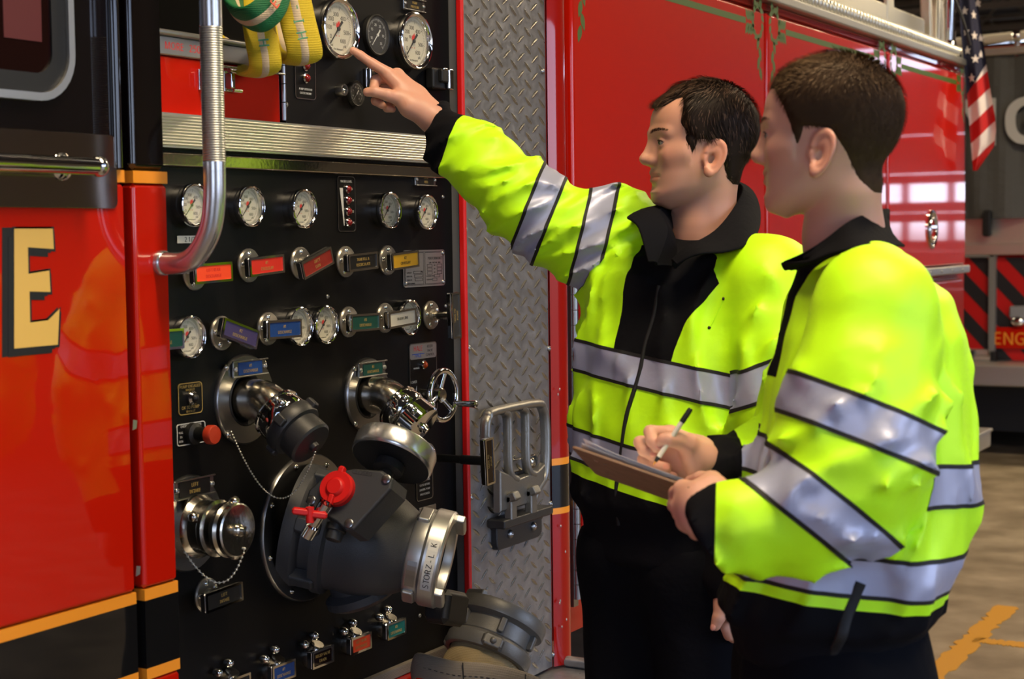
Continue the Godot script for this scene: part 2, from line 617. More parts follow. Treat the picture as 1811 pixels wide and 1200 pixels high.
func make_room() -> void:
	var lo := ROOM_LO
	var hi := ROOM_HI
	var mb := MB.new()
	mb.box(T(Vector3((lo.x + hi.x) / 2, -0.1, (lo.z + hi.z) / 2)), Vector3(hi.x - lo.x + 0.48, 0.2, hi.z - lo.z + 0.48))
	var fl := structure("floor", mb, M["concrete"])
	mb = MB.new()
	mb.box(T(Vector3((lo.x + hi.x) / 2, hi.y + 0.1, (lo.z + hi.z) / 2)), Vector3(hi.x - lo.x + 0.48, 0.2, hi.z - lo.z + 0.48))
	var ce := structure("ceiling", mb, M["ceiling"])
	# roof joists: chords and zigzag webs
	var x := 9.0
	while x < hi.x:
		mb = MB.new()
		mb.box(T(Vector3(x, hi.y - 0.06, (lo.z + hi.z) / 2)), Vector3(0.09, 0.07, hi.z - lo.z))
		mb.box(T(Vector3(x, hi.y - 0.48, (lo.z + hi.z) / 2)), Vector3(0.09, 0.07, hi.z - lo.z))
		var z := lo.z + 0.2
		var up := false
		while z < hi.z - 0.5:
			var a := Vector3(x, hi.y - (0.48 if up else 0.06), z)
			var b := Vector3(x, hi.y - (0.06 if up else 0.48), z + 0.4)
			mb.tube([a, b], 0.018, 5)
			up = not up
			z += 0.4
		obj("roof_joist", mb, M["truss steel"], ce)
		x += 2.2
	# painted floor markings
	var marks := [[Vector3(6.4976, 0.0000, 0.5124), Vector3(5.2769, 0.0000, 0.5252), 0.10], [Vector3(5.9037, 0.0000, 0.5231), Vector3(5.9045, 0.0000, 0.7413), 0.085], [Vector3(5.2769, 0.0000, 0.5252), Vector3(4.6963, 0.0000, 0.5485), 0.10]]
	for k in marks:
		var a: Vector3 = k[0]
		var b: Vector3 = k[1]
		var d := (b - a).normalized()
		var s := Vector3(d.z, 0, -d.x) * float(k[2]) * 0.5
		mb = MB.new()
		var rg := RandomNumberGenerator.new()
		rg.seed = 4
		var pg := PackedVector2Array()
		var steps := 40
		for e in 2:
			for i in steps + 1:
				var t := float(i) / steps if e == 0 else 1.0 - float(i) / steps
				var p := a.lerp(b, t) + s * (1.0 if e == 0 else -1.0) * (1.0 - 0.5 * pow(rg.randf(), 3.0))
				pg.append(Vector2(p.x, p.z))
		var bs := Basis(Vector3(1, 0, 0), Vector3(0, 0, 1), Vector3(0, 1, 0))
		mb.prism(pg, 0.002, T(Vector3(0, 0.0005, 0), bs))
		obj("painted_line", mb, M["floor paint"], fl)
	# walls with the openings of the bay doors
	wall("wall_back", 2, lo.z, lo.x, hi.x, [], -1.0)
	var front := [[-1.0, 2.4, 0.0, 4.0], [3.0, 6.3, 0.0, 4.0]]
	wall("wall_front", 2, hi.z, lo.x, hi.x, front, 1.0)
	var ends := [[-4.6, -1.0, 0.0, 3.6], [0.2, 3.2, 0.0, 3.6], [3.9, 6.9, 0.0, 3.6]]
	var lights := [[0.4, 3.0, 4.0, 4.4], [4.1, 6.7, 4.0, 4.4], [-4.4, -1.2, 4.0, 4.4]]  # clerestory openings added to brighten the tread lugs
	wall("wall_far", 0, hi.x, lo.z, hi.z, ends + lights, 1.0)
	for k in lights.size():
		mb = MB.new()
		var w: Array = lights[k]
		mb.box(T(Vector3(hi.x + 0.1, (w[2] + w[3]) / 2, (w[0] + w[1]) / 2)), Vector3(0.008, w[3] - w[2], w[1] - w[0]))
		structure("window_%d" % (k + 1), mb, M["glass"])  # panes of the added clerestory, there for its light
	var near := [[-4.6, -0.4, 0.0, 3.6], [2.2, 5.4, 0.0, 4.0]]
	wall("wall_near", 0, lo.x, lo.z, hi.z, near, -1.0)
	var n := 1
	for d in front:
		bay_door(n, 2, hi.z + 0.1, d, true)
		n += 1
	for d in ends:
		bay_door(n, 0, hi.x + 0.1, d, false)
		n += 1
	for d in near:
		bay_door(n, 0, lo.x - 0.1, d, true)
		n += 1
	var li := 0
	# pendant lamps over the bay, each a fitting with a glowing face
	for p in [[1.8, 1.9], [7.2, 1.9], [11.5, 1.9], [17.0, 1.9], [11.0, -4.2], [17.0, -4.2]]:
		var at := Vector3(p[0], 4.3, p[1])
		var o := thing("ceiling_lamp", ["long bay lamp over the near end of the pump panel aisle", "long bay lamp over the aisle beside the locker doors", "long bay lamp over the aisle at the tailboard", "long bay lamp farthest along the aisle", "long bay lamp over the second engine", "long bay lamp by the back wall at the far end"][li], "lamp", Vector3(at.x, 4.35, at.z), "bay lamps under the ceiling")
		li += 1
		mb = MB.new()
		mb.box(T(at + Vector3(0, 0.03, 0)), Vector3(2.4, 0.06, 0.42), 0.01)
		mb.tube([at + Vector3(-0.9, 0.05, 0), at + Vector3(-0.9, 0.4, 0)], 0.006, 6)
		mb.tube([at + Vector3(0.9, 0.05, 0), at + Vector3(0.9, 0.4, 0)], 0.006, 6)
		obj("housing", mb, M["door white"], o)
		mb = MB.new()
		mb.box(T(at + Vector3(0, -0.006, 0)), Vector3(2.3, 0.01, 0.34))
		obj("lamp_face", mb, M["lamp warm"], o)
		area_light(at + Vector3(0, -0.03, 0), Vector3.DOWN, Vector2(2.3, 0.34), Color(1.0, 0.90, 0.74), LAMP_E, "lamp_light")

func bay_door(n: int, ax: int, at: float, d: Array, open: bool) -> void:
	var o := Node3D.new()
	o.name = "door_%d" % n
	add_child(o, true)
	tag(o, "", "", "", "structure")
	var put := func(u: float, y: float, w: float, h: float, t: float) -> Array:
		if ax == 2:
			return [T(Vector3(u, y, at)), Vector3(w, h, t)]
		return [T(Vector3(at, y, u)), Vector3(t, h, w)]
	var w: float = d[1] - d[0]
	var mid: float = (d[0] + d[1]) / 2
	for r in 6:
		if open and r < 5:
			continue
		var y0 := 0.6 * r
		var mb := MB.new()
		var gl := MB.new()
		var glazed := r == 2 or r == 3
		if not glazed:
			var q: Array = put.call(mid, y0 + 0.3, w, 0.59, 0.05)
			mb.box(q[0], q[1], 0.004)
		else:
			for e in [[y0 + 0.08, 0.16], [y0 + 0.52, 0.145]]:
				var q: Array = put.call(mid, e[0], w, e[1], 0.05)
				mb.box(q[0], q[1], 0.004)
			for i in 5:
				var q: Array = put.call(d[0] + 0.06 + (w - 0.12) * i / 4.0, y0 + 0.3, 0.12, 0.59, 0.05)
				mb.box(q[0], q[1], 0.004)
			for i in 4:
				var q: Array = put.call(d[0] + (w - 0.0) * (i + 0.5) / 4.0, y0 + 0.3, w / 4.0 - 0.1, 0.30, 0.006)
				gl.box(q[0], q[1])
		var pn := obj("door_panel", mb, M["door white"], o)
		if glazed:
			obj("pane", gl, M["glass"], pn)

# ------------------------------------------------------------------ the fire engine
func part(called: String, mb, m, label := "", t := Transform3D.IDENTITY) -> MeshInstance3D:
	var o := obj(called, mb, M[m] if m is String else m, engine, t)
	if label:
		o.set_meta("label", label)
	return o

func sub(called: String, mb, m: String, parent: Node3D, t := Transform3D.IDENTITY) -> MeshInstance3D:
	return obj(called, mb, M[m], parent, t)

func slab(mb: MB, x0: float, x1: float, y0: float, y1: float, z0: float, z1: float, r := 0.0) -> void:
	mb.box(T(Vector3((x0 + x1) / 2, (y0 + y1) / 2, (z0 + z1) / 2)), Vector3(x1 - x0, y1 - y0, z1 - z0), r)

func screw(mb: MB, at: Vector3, r := 0.006, b := OUT) -> void:
	mb.lathe(T(at, b), [Vector2(r, 0), Vector2(r, r * 0.25), Vector2(r * 0.75, r * 0.6), Vector2(r * 0.3, r * 0.75), Vector2(0, r * 0.5)], 10)

func make_engine() -> void:
	engine = thing("fire_engine", "red fire engine with the black pump panel beside the two men", "fire engine", Vector3(3.4, 0.0, -1.2))
	cab()
	module()
	plate_side()
	body_side()
	roof_side()
	gauges()
	pulls()
	plates()
	outlets()
	intake_valve()
	under()

const CZ := 0.12
const CX := 2.077

func cab() -> void:
	var mb := MB.new()
	var body := MB.new()
	# cab shell: the flank in painted bands, behind it the solid cab
	slab(body, -1.2, CX - 0.01, 0.42, 2.9, -2.35, CZ - 0.025)
	part("cab_body", body, "black paint")
	var seam := 1.975
	var seam2 := 1.985
	var yb := 1.597      # top of the gold line
	var yt := 1.617
	var ya := 0.921
	var yc := 0.902
	var yd := 0.787
	var ye := 0.768
	for e in [[-1.2, seam, "cab_door"], [seam2 + 0.006, CX, "corner_panel"]]:
		var x0: float = e[0]
		var x1: float = e[1]
		var o: MeshInstance3D
		mb = MB.new()
		slab(mb, x0, x1, ya, yb, CZ - 0.04, CZ, 0.008)
		o = part(e[2], mb, "red paint", "red lower flank" if e[2] == "cab_door" else "")
		mb = MB.new()
		slab(mb, x0, x1, yt, 2.9, CZ - 0.04, CZ, 0.012)
		sub("upper_panel", mb, "black paint", o)
		mb = MB.new()
		for yy in [[yb, yt], [yc, ya], [ye, yd]]:
			mb = MB.new()
			slab(mb, x0 + 0.002, x1 - 0.002, yy[0], yy[1], CZ - 0.04, CZ - 0.001)
			sub("gold_stripe", mb, "stripe yellow", o)
		mb = MB.new()
		slab(mb, x0 + 0.002, x1 - 0.002, yd, yc, CZ - 0.04, CZ - 0.001)
		sub("black_stripe", mb, "stripe black", o)
		mb = MB.new()
		slab(mb, x0, x1, 0.42, ye, CZ - 0.04, CZ, 0.008)
		sub("sill_panel", mb, "red paint", o)
	# rounded seal down the door edge
	mb = MB.new()
	mb.tube([Vector3(1.955, 1.62, CZ), Vector3(1.955, 2.9, CZ)], 0.010, 10)
	part("door_seal", mb, "black paint")
	# chips in the paint along the edge
	mb = MB.new()
	for q in [Vector3(1.9795, 1.1990, 0.1200), Vector3(1.9778, 0.9561, 0.1200)]:
		mb = MB.new()
		mb.prism(PackedVector2Array([Vector2(-0.006, -0.008), Vector2(0.003, -0.006), Vector2(0.005, 0.007), Vector2(-0.004, 0.009)]), 0.0012, T(q))
		part("paint_chip", mb, "brushed aluminium", "bare metal chip at the door edge")
	window()
	# latch plate and its handle
	var c0 := Vector3(1.6705, 1.6868, 0.1200)
	var c1 := Vector3(1.9514, 1.5457, 0.1200)
	mb = MB.new()
	var w := c1.x - 1.30
	mb.prism(rrect(w, 0.118, 0.012), 0.004, T(Vector3(1.30 + w / 2, 1.613, CZ)), 0.001)
	var lp := part("latch_plate", mb, "polished plate", "polished plate behind the door handle")
	mb = MB.new()
	var hy := 1.618
	mb.tube(curve([Vector3(1.34, hy, CZ + 0.003), Vector3(1.36, hy, CZ + 0.035), Vector3(1.42, hy, CZ + 0.045), Vector3(1.80, hy, CZ + 0.045), Vector3(1.865, hy, CZ + 0.045)], 4), 0.0135, 12)
	mb.ball(Vector3(1.868, hy, CZ + 0.045), Vector3(0.015, 0.017, 0.017), 14)
	mb.tube([Vector3(1.862, hy, CZ + 0.002), Vector3(1.862, hy, CZ + 0.04)], 0.009, 10)
	mb.lathe(T(Vector3(1.83, hy, CZ), OUT), [Vector2(0.022, 0), Vector2(0.022, 0.006), Vector2(0.016, 0.012), Vector2(0.0, 0.014)], 16)
	sub("door_handle", mb, "chrome", lp)
	letter_e()
	# knurled grab rail standing off the corner
	var a := Vector3(2.0536, 1.4639, 0.1200)
	var p := [a, a + Vector3(0.0, 0.001, 0.05), a + Vector3(0.0, 0.018, 0.082), a + Vector3(0.0, 0.055, 0.108), a + Vector3(0.0, 0.10, 0.118), a + Vector3(0, 0.15, 0.12)]
	mb = MB.new()
	mb.tube(curve(p, 6), 0.0185, 20)
	mb.tube([a + Vector3(0, 0.15, 0.12), a + Vector3(0, 0.165, 0.12)], 0.0185, 20)
	mb.tube([a + Vector3(0, 0.165, 0.12), a + Vector3(0, 0.384, 0.12)], 0.0175, 20)
	mb.tube([a + Vector3(0, 0.384, 0.12), a + Vector3(0, 0.80, 0.12)], 0.0185, 20)
	mb.tube(curve([a + Vector3(0, 0.80, 0.12), a + Vector3(0, 0.9, 0.11), a + Vector3(0, 0.95, 0.06), a + Vector3(0, 0.96, 0.0)], 4), 0.0185, 16)
	var gr := part("grab_rail", mb, "satin chrome", "tall chrome grab rail with a knurled grip")
	mb = MB.new()
	var prof := []
	var k := 0
	while k < 110:
		prof.append(Vector2(0.0189 if k % 2 == 0 else 0.0182, 0.165 + 0.002 * k))
		k += 1
	mb.lathe(T(a + Vector3(0, 0, 0.12)), prof, 20, 10.0)
	sub("knurled_grip", mb, "brushed aluminium", gr)
	mb = MB.new()
	mb.lathe(T(a, OUT), [Vector2(0.0215, 0), Vector2(0.0215, 0.006), Vector2(0.020, 0.010), Vector2(0.0187, 0.011)], 20)
	sub("rail_foot", mb, "satin chrome", gr)

func ring_shape(w: float, h: float, r: float, t: float) -> Array:
	return [rrect(w, h, r, 8), rrect(w - 2 * t, h - 2 * t, maxf(r - t, 0.002), 8)]

# a flat frame between two outlines with the same number of points
func frame(mb: MB, oi: Array, depth: float, t: Transform3D) -> void:
	var a: PackedVector2Array = oi[0]
	var b: PackedVector2Array = oi[1]
	var m := a.size()
	var nz := t.basis.z.normalized()
	for k in m:
		var q := (k + 1) % m
		var P := [a[k], a[q], b[q], b[k]]
		var top := []
		for e in P:
			top.append(t * Vector3(e.x, e.y, depth))
		mb.poly(top, nz)
		for s in [[a[k], a[q], 1.0], [b[k], b[q], -1.0]]:
			var e: Vector2 = (s[1] - s[0]).normalized()
			var nn := (t.basis * (Vector3(e.y, -e.x, 0) * float(s[2]))).normalized()
			mb.quadn(t * Vector3(s[0].x, s[0].y, 0), t * Vector3(s[1].x, s[1].y, 0), t * Vector3(s[1].x, s[1].y, depth), t * Vector3(s[0].x, s[0].y, depth), nn, nn, nn, nn)

func window() -> void:
	var br := Vector3(1.8563, 1.7160, 0.1200)
	var w := 0.95
	var h := 0.75
	var t := T(Vector3(br.x - w / 2, br.y + h / 2, CZ))
	var mb := MB.new()
	frame(mb, ring_shape(w, h, 0.075, 0.012), 0.014, t)
	var o := part("cab_window", mb, "brushed aluminium", "rounded cab window in a bright metal ring")
	mb = MB.new()
	frame(mb, ring_shape(w - 0.024, h - 0.024, 0.064, 0.03), 0.008, t)
	sub("rubber_seal", mb, "rubber", o)
	mb = MB.new()
	mb.prism(rrect(w - 0.08, h - 0.08, 0.04, 6), 0.003, T(t.origin + Vector3(0, 0, 0.001)))
	sub("window_pane", mb, "tag maroon", o)
	M["tag maroon"].roughness = 0.06
	# the red seat back and grey cushion seen through the pane
	mb = MB.new()
	mb.prism(PackedVector2Array([Vector2(-0.02, -0.17), Vector2(0.055, -0.17), Vector2(0.06, 0.3), Vector2(-0.02, 0.3)]), 0.002, T(Vector3(br.x - 0.115, br.y + 0.26, CZ + 0.003)))
	sub("seat_back", mb, "seat red", o)

func letter_e() -> void:
	var px := [[24, 404], [93, 405], [95, 462], [86, 470], [60, 452], [48, 452], [50, 500], [72, 500], [80, 520], [52, 522], [54, 566], [70, 568], [98, 540], [102, 606], [22, 612]]
	var top := PackedVector2Array()
	var ref := Vector3(1.7694, 1.4309, 0.1200)
	var pts := [Vector3(1.7327, 1.5223, 0.1200), Vector3(1.8103, 1.5222, 0.1200), Vector3(1.8113, 1.4908, 0.1200), Vector3(1.7584, 1.4940, 0.1200), Vector3(1.7578, 1.4537, 0.1200), Vector3(1.8005, 1.4578, 0.1200), Vector3(1.8015, 1.4246, 0.1200), Vector3(1.7589, 1.4270, 0.1200), Vector3(1.7581, 1.3797, 0.1200), Vector3(1.7950, 1.3812, 0.1200), Vector3(1.8192, 1.3976, 0.1200), Vector3(1.8134, 1.3424, 0.1200), Vector3(1.7250, 1.3421, 0.1200)]
	for q in pts:
		top.append(Vector2(q.x - ref.x, q.y - ref.y))
	var mb := MB.new()
	var dark := PackedVector2Array()
	for q in top:
		dark.append(q)
	for e in [Vector2(-0.012, -0.012), Vector2(-0.006, -0.006), Vector2(0.004, -0.004), Vector2(-0.003, 0.003), Vector2(0.003, 0.003)]:
		mb.prism(dark, 0.0006 + e.length() * 0.004, T(ref + Vector3(e.x, e.y, 0.0002)))
	var o := part("door_letter", mb, "print black", "gold leaf letter E with a black drop shadow")
	var stem := PackedVector2Array()
	for q in [Vector3(1.7096, 1.5241, 0.1200), Vector3(1.7327, 1.5240, 0.1200), Vector3(1.7245, 1.3319, 0.1200), Vector3(1.7013, 1.3302, 0.1200)]:
		stem.append(Vector2(q.x - ref.x, q.y - ref.y))
	mb = MB.new()
	mb.prism(stem, 0.0004, T(ref))
	sub("letter_shadow", mb, "print black", o)
	mb = MB.new()
	mb.prism(top, 0.0012, T(ref))
	sub("gold_face", mb, "gold leaf", o)

func module() -> void:
	var mb := MB.new()
	# lower pump panel and the gauge panel over it
	slab(mb, 2.0, 3.168, 0.56, 1.70, -0.03, 0.0)
	var o := part("pump_panel", mb, "panel black", "black pump panel")
	mb = MB.new()
	slab(mb, 2.556, 3.168, 1.70, 2.45, -0.03, 0.0, 0.002)
	part("gauge_panel", mb, "panel black", "black upper gauge panel")
	mb = MB.new()
	slab(mb, 2.0, 2.54, 1.70, 1.832, -0.03, 0.0, 0.004)
	var rp := part("red_panel", mb, "red paint", "small red panel under the hose tray")
	# piano hinge between them
	mb = MB.new()
	for k in 20:
		mb.tube([Vector3(2.547, 1.735 + 0.036 * k, 0.002), Vector3(2.547, 1.735 + 0.036 * k + 0.034, 0.002)], 0.0055, 8)
	part("panel_hinge", mb, "stainless", "narrow steel hinge beside the red panel")
	# hose tray above the red panel: lip, floor and dark inside
	mb = MB.new()
	slab(mb, 2.0, 2.54, 1.832, 1.866, -0.012, 0.006, 0.003)
	slab(mb, 2.0, 2.54, 1.866, 1.876, -0.03, 0.016, 0.004)
	var lip := part("tray_lip", mb, "brushed aluminium", "metal lip of the hose tray")
	mb = MB.new()
	lettering("MORE   250\"", 0.014, T(Vector3(2.255, 1.849, 0.006)), mb)
	sub("lip_lettering", mb, "print red", lip)
	mb = MB.new()
	slab(mb, 2.0, 2.54, 1.80, 1.87, -0.7, -0.03)
	slab(mb, 2.0, 2.02, 1.87, 2.6, -0.7, 0.0)
	slab(mb, 2.52, 2.556, 1.87, 2.6, -0.7, -0.03)
	slab(mb, 2.0, 2.556, 1.87, 2.6, -0.72, -0.7)
	slab(mb, 2.0, 2.556, 2.6, 2.62, -0.72, 0.0)
	part("hose_tray", mb, "flat black", "dark open hose tray")
	# shine below the lip, put in as a chrome strip, and the two clips
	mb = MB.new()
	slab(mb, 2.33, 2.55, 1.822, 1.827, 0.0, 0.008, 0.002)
	part("lip_shine", mb, "chrome")
	for q in [Vector3(2.3123, 1.7967, 0.0060), Vector3(2.3829, 1.7990, 0.0060)]:
		mb = MB.new()
		slab(mb, q.x - 0.016, q.x + 0.016, q.y - 0.02, q.y + 0.018, 0.0, 0.004, 0.001)
		slab(mb, q.x - 0.016, q.x - 0.006, q.y - 0.016, q.y + 0.014, 0.004, 0.022, 0.003)
		mb.tube([q + Vector3(-0.014, 0.018, 0.008), q + Vector3(0.02, 0.018, 0.008)], 0.005, 8)
		mb.tube([q + Vector3(-0.004, -0.018, 0.008), q + Vector3(0.02, -0.018, 0.008)], 0.004, 8)
		part("latch_clip", mb, "chrome", "small chrome latch")
	# ribbed aluminium moulding
	var y0 := 1.667
	var y1 := 1.728
	mb = MB.new()
	slab(mb, 2.0, 3.125, y0, y1, 0.0, 0.022)
	o = part("ribbed_moulding", mb, "bright aluminium", "ribbed aluminium moulding across the panel")
	for k in 10:
		mb = MB.new()
		var y := y0 + 0.003 + (y1 - y0 - 0.006) * (k + 0.5) / 10.0
		var st := [Vector3(2.0, y, 0.0215), Vector3(3.125, y, 0.0215)]
		mb.tube(st, 0.0027, 8)
		sub("rib", mb, "bright aluminium", o)
	mb = MB.new()
	slab(mb, 2.0, 3.14, 1.634, 1.660, 0.0, 0.012, 0.004)
	part("lower_moulding", mb, "worn chrome", "plain polished strip under the ribbed moulding")
	# steel return at the right edge of the recess
	mb = MB.new()
	slab(mb, 3.168, 3.178, 0.56, 2.5, -0.03, 0.03)
	part("panel_return", mb, "dull steel", "grey steel return at the edge of the pump panel")
	# the solid of the pump module behind
	mb = MB.new()
	slab(mb, 2.0, 3.2, 0.45, 1.80, -2.35, -0.03)
	slab(mb, 2.56, 3.2, 1.80, 2.6, -2.35, -0.03)
	part("pump_module", mb, "flat black")
	# upper panel fittings
	mb = MB.new()
	screw(mb, Vector3(2.5555, 1.7661, 0.0000), 0.006)
	part("panel_screw", mb, "stainless")
	for q in [Vector3(2.8285, 1.1980, 0.0000), Vector3(2.6807, 1.3830, 0.0000), Vector3(3.1297, 1.5935, 0.0000), Vector3(3.1345, 1.3434, 0.0000), Vector3(3.0042, 0.6503, -0.0000), Vector3(3.1033, 0.6160, 0.0000)]:
		mb = MB.new()
		screw(mb, q, 0.0045)
		part("panel_screw", mb, "stainless")
	var q := Vector3(2.7313, 1.8069, 0.0000)
	mb = MB.new()
	mb.lathe(T(q, OUT), [Vector2(0.0125, 0), Vector2(0.0125, 0.016), Vector2(0.0115, 0.018), Vector2(0.009, 0.018), Vector2(0.008, 0.012), Vector2(0, 0.012)], 18)
	o = part("test_jack", mb, "stainless")
	mb = MB.new()
	mb.ball(q + Vector3(0, 0, 0.013), Vector3(0.005, 0.005, 0.005), 10)
	sub("jack_pin", mb, "chrome", o)
	# small square chrome clip behind the pointing finger
	q = Vector3(2.8415, 1.8402, 0.0040)
	mb = MB.new()
	mb.box(T(q), Vector3(0.034, 0.044, 0.008), 0.003)
	mb.box(T(q + Vector3(-0.012, 0, 0.008)), Vector3(0.008, 0.044, 0.01), 0.003)
	mb.box(T(q + Vector3(0.0, 0.017, 0.008)), Vector3(0.034, 0.008, 0.01), 0.003)
	part("name_clip", mb, "chrome")
	# black throttle housing with a chrome lever
	q = Vector3(3.0922, 1.8575, 0.0000)
	mb = MB.new()
	mb.box(T(q + Vector3(0, 0, 0.012)), Vector3(0.062, 0.048, 0.024), 0.005)
	mb.box(T(q + Vector3(0.004, 0.006, 0.028)), Vector3(0.03, 0.03, 0.014), 0.004)
	o = part("throttle_housing", mb, "rubber", "black throttle housing")
	mb = MB.new()
	mb.box(T(q + Vector3(0.028, 0, 0.03)), Vector3(0.022, 0.05, 0.012), 0.005)
	mb.box(T(q + Vector3(0.004, 0.021, 0.028)), Vector3(0.02, 0.006, 0.016), 0.002)
	sub("throttle_lever", mb, "chrome", o)

var plate_at := []

func plate_side() -> void:
	var x0 := 3.178
	var x1 := 3.573
	var mb := MB.new()
	slab(mb, 3.158, 3.172, 0.44, 2.9, 0.022, 0.040, 0.005)
	part("red_edge", mb, "signal red", "thin red edge beside the tread plate")
	mb = MB.new()
	slab(mb, 3.172, x1, 0.40, 2.9, -0.02, 0.03, 0.0015)
	var o := part("tread_plate", mb, "tread metal", "grey diamond tread plate")
	# raised lugs in two slants
	var shapes := []
	for s in 2:
		mb = MB.new()
		var L := 0.0205
		var ang := deg_to_rad(-34.0 if s == 0 else 34.0)
		var e := Vector2.from_angle(ang)
		var f := Vector2(-e.y, e.x)
		var N := 8
		for i in N:
			for sd in [-1.0, 1.0]:
				var q := []
				for k in [[i, 0], [i + 1, 0], [i + 1, 1], [i, 1]]:
					var t: float = float(k[0]) / N * 2.0 - 1.0
					var hgt := 0.0030 * sqrt(maxf(0.0, 1.0 - t * t * t * t))
					var wd := 0.0052 * (1.0 - t * t)
					var p: Vector2 = e * (t * L) + f * (sd * wd * (1.0 if k[1] == 1 else 0.0))
					q.append(Vector3(p.x, p.y, 0.0 if k[1] == 1 else hgt))
				var n1 := Vector3(f.x * sd, f.y * sd, 0.8).normalized()
				var n0 := Vector3(f.x * sd * 0.15, f.y * sd * 0.15, 1.0).normalized()
				mb.quadn(q[0], q[1], q[2], q[3], n0, n0, n1, n1)
		shapes.append(mb.mesh())
	var px := 0.0686
	var py := 0.0426
	var spots := []
	for s in 2:
		for j in 50:
			for i in 7:
				var x := 3.207 + px * (i + 0.5 * s)
				var y := 0.425 + py * (j + 0.5 * s)
				if x > 3.19 and x < 3.552 and y < 2.5:
					spots.append([absf(y - 1.2), x, y, s])
	spots.sort_custom(func(a, b): return a[0] < b[0])
	var rest := MB.new()
	for k in spots.size():
		var t := T(Vector3(spots[k][1], spots[k][2], 0.030))
		if k < 300:
			obj("tread_lug", shapes[spots[k][3]], M["lug metal"], o, t)
		else:
			rest.add(shapes[spots[k][3]], t)
	var rs := obj("tread_lugs", rest, M["lug metal"], o)
	rs.set_meta("kind", "stuff")
	mb = MB.new()
	for q in [Vector3(3.1701, 1.8656, 0.0300), Vector3(3.5553, 1.9112, 0.0300), Vector3(3.1751, 1.5181, 0.0300), Vector3(3.1823, 1.2444, 0.0300), Vector3(3.5709, 1.2173, 0.0300), Vector3(3.1825, 0.8951, 0.0300), Vector3(3.5703, 0.8220, 0.0300), Vector3(3.5761, 0.4307, 0.0300)]:
		mb = MB.new()
		screw(mb, q, 0.0075)
		part("plate_bolt", mb, "stainless")
	# folding step
	var c := Vector3(3.3918, 0.9743, 0.0300)
	folding_step(c)
	# red corner post, with its black and gold bands
	post(2.9, 1.0, 0, "deep red paint")

func post(ytop: float, _k: float, _s: int, _m: String) -> void:
	var x0 := 3.574
	var x1 := 3.672
	var bands := [[0.40, Vector3(3.6336, 0.7926, 0.0400).y, "deep red paint"], [Vector3(3.6336, 0.7926, 0.0400).y, Vector3(3.6340, 0.8087, 0.0400).y, "stripe yellow"], [Vector3(3.6340, 0.8087, 0.0400).y, Vector3(3.6365, 0.9184, 0.0400).y, "stripe black"], [Vector3(3.6365, 0.9184, 0.0400).y, Vector3(3.6369, 0.9360, 0.0400).y, "stripe yellow"], [Vector3(3.6369, 0.9360, 0.0400).y, 2.9, "deep red paint"]]
	var prof := []
	var n := 14
	for i in n + 1:
		var t := float(i) / n
		prof.append(Vector2(lerpf(x0, x1, t), 0.030 + 0.026 * pow(sin(PI * minf(t * 0.62 + 0.03, 1.0)), 0.8) - 0.035 * pow(t, 4.0)))
	var root: MeshInstance3D = null
	for b in bands:
		var mb := MB.new()
		for i in n:
			var p: Vector2 = prof[i]
			var q: Vector2 = prof[i + 1]
			var nn := Vector3(-(q.y - p.y), 0, q.x - p.x).normalized()
			var pa: Vector2 = prof[maxi(i - 1, 0)]
			var qb: Vector2 = prof[mini(i + 2, n)]
			var n0 := Vector3(-(q.y - pa.y), 0, q.x - pa.x).normalized()
			var n1 := Vector3(-(qb.y - p.y), 0, qb.x - p.x).normalized()
			mb.quadn(Vector3(p.x, b[0], p.y), Vector3(q.x, b[0], q.y), Vector3(q.x, b[1], q.y), Vector3(p.x, b[1], p.y), n0, n1, n1, n0)
			mb.quadn(Vector3(p.x, b[0], -0.02), Vector3(q.x, b[0], -0.02), Vector3(q.x, b[1], -0.02), Vector3(p.x, b[1], -0.02), -nn, -nn, -nn, -nn)
		mb.quadn(Vector3(x0, b[0], -0.02), Vector3(x0, b[0], 0.03), Vector3(x0, b[1], 0.03), Vector3(x0, b[1], -0.02), Vector3.LEFT, Vector3.LEFT, Vector3.LEFT, Vector3.LEFT)
		if root == null:
			root = part("corner_post", mb, "deep red paint", "rounded red corner post with a black band edged in gold")
		else:
			sub("post_band", mb, b[2], root)
	# chips
	var mb := MB.new()
	var kid := root
	for q in [Vector3(3.5824, 1.1137, 0.0550), Vector3(3.5730, 1.1017, 0.0550), Vector3(3.5895, 0.7623, 0.0500), Vector3(3.6125, 0.6926, 0.0500), Vector3(3.5819, 0.5710, 0.0500), Vector3(3.5895, 0.5020, 0.0500), Vector3(3.6145, 0.5157, 0.0500), Vector3(3.5788, 0.5658, 0.0500)]:
		mb = MB.new()
		mb.ball(q, Vector3(0.003, 0.004, 0.0015), 6)
		sub("paint_chip", mb, "brushed aluminium", root)

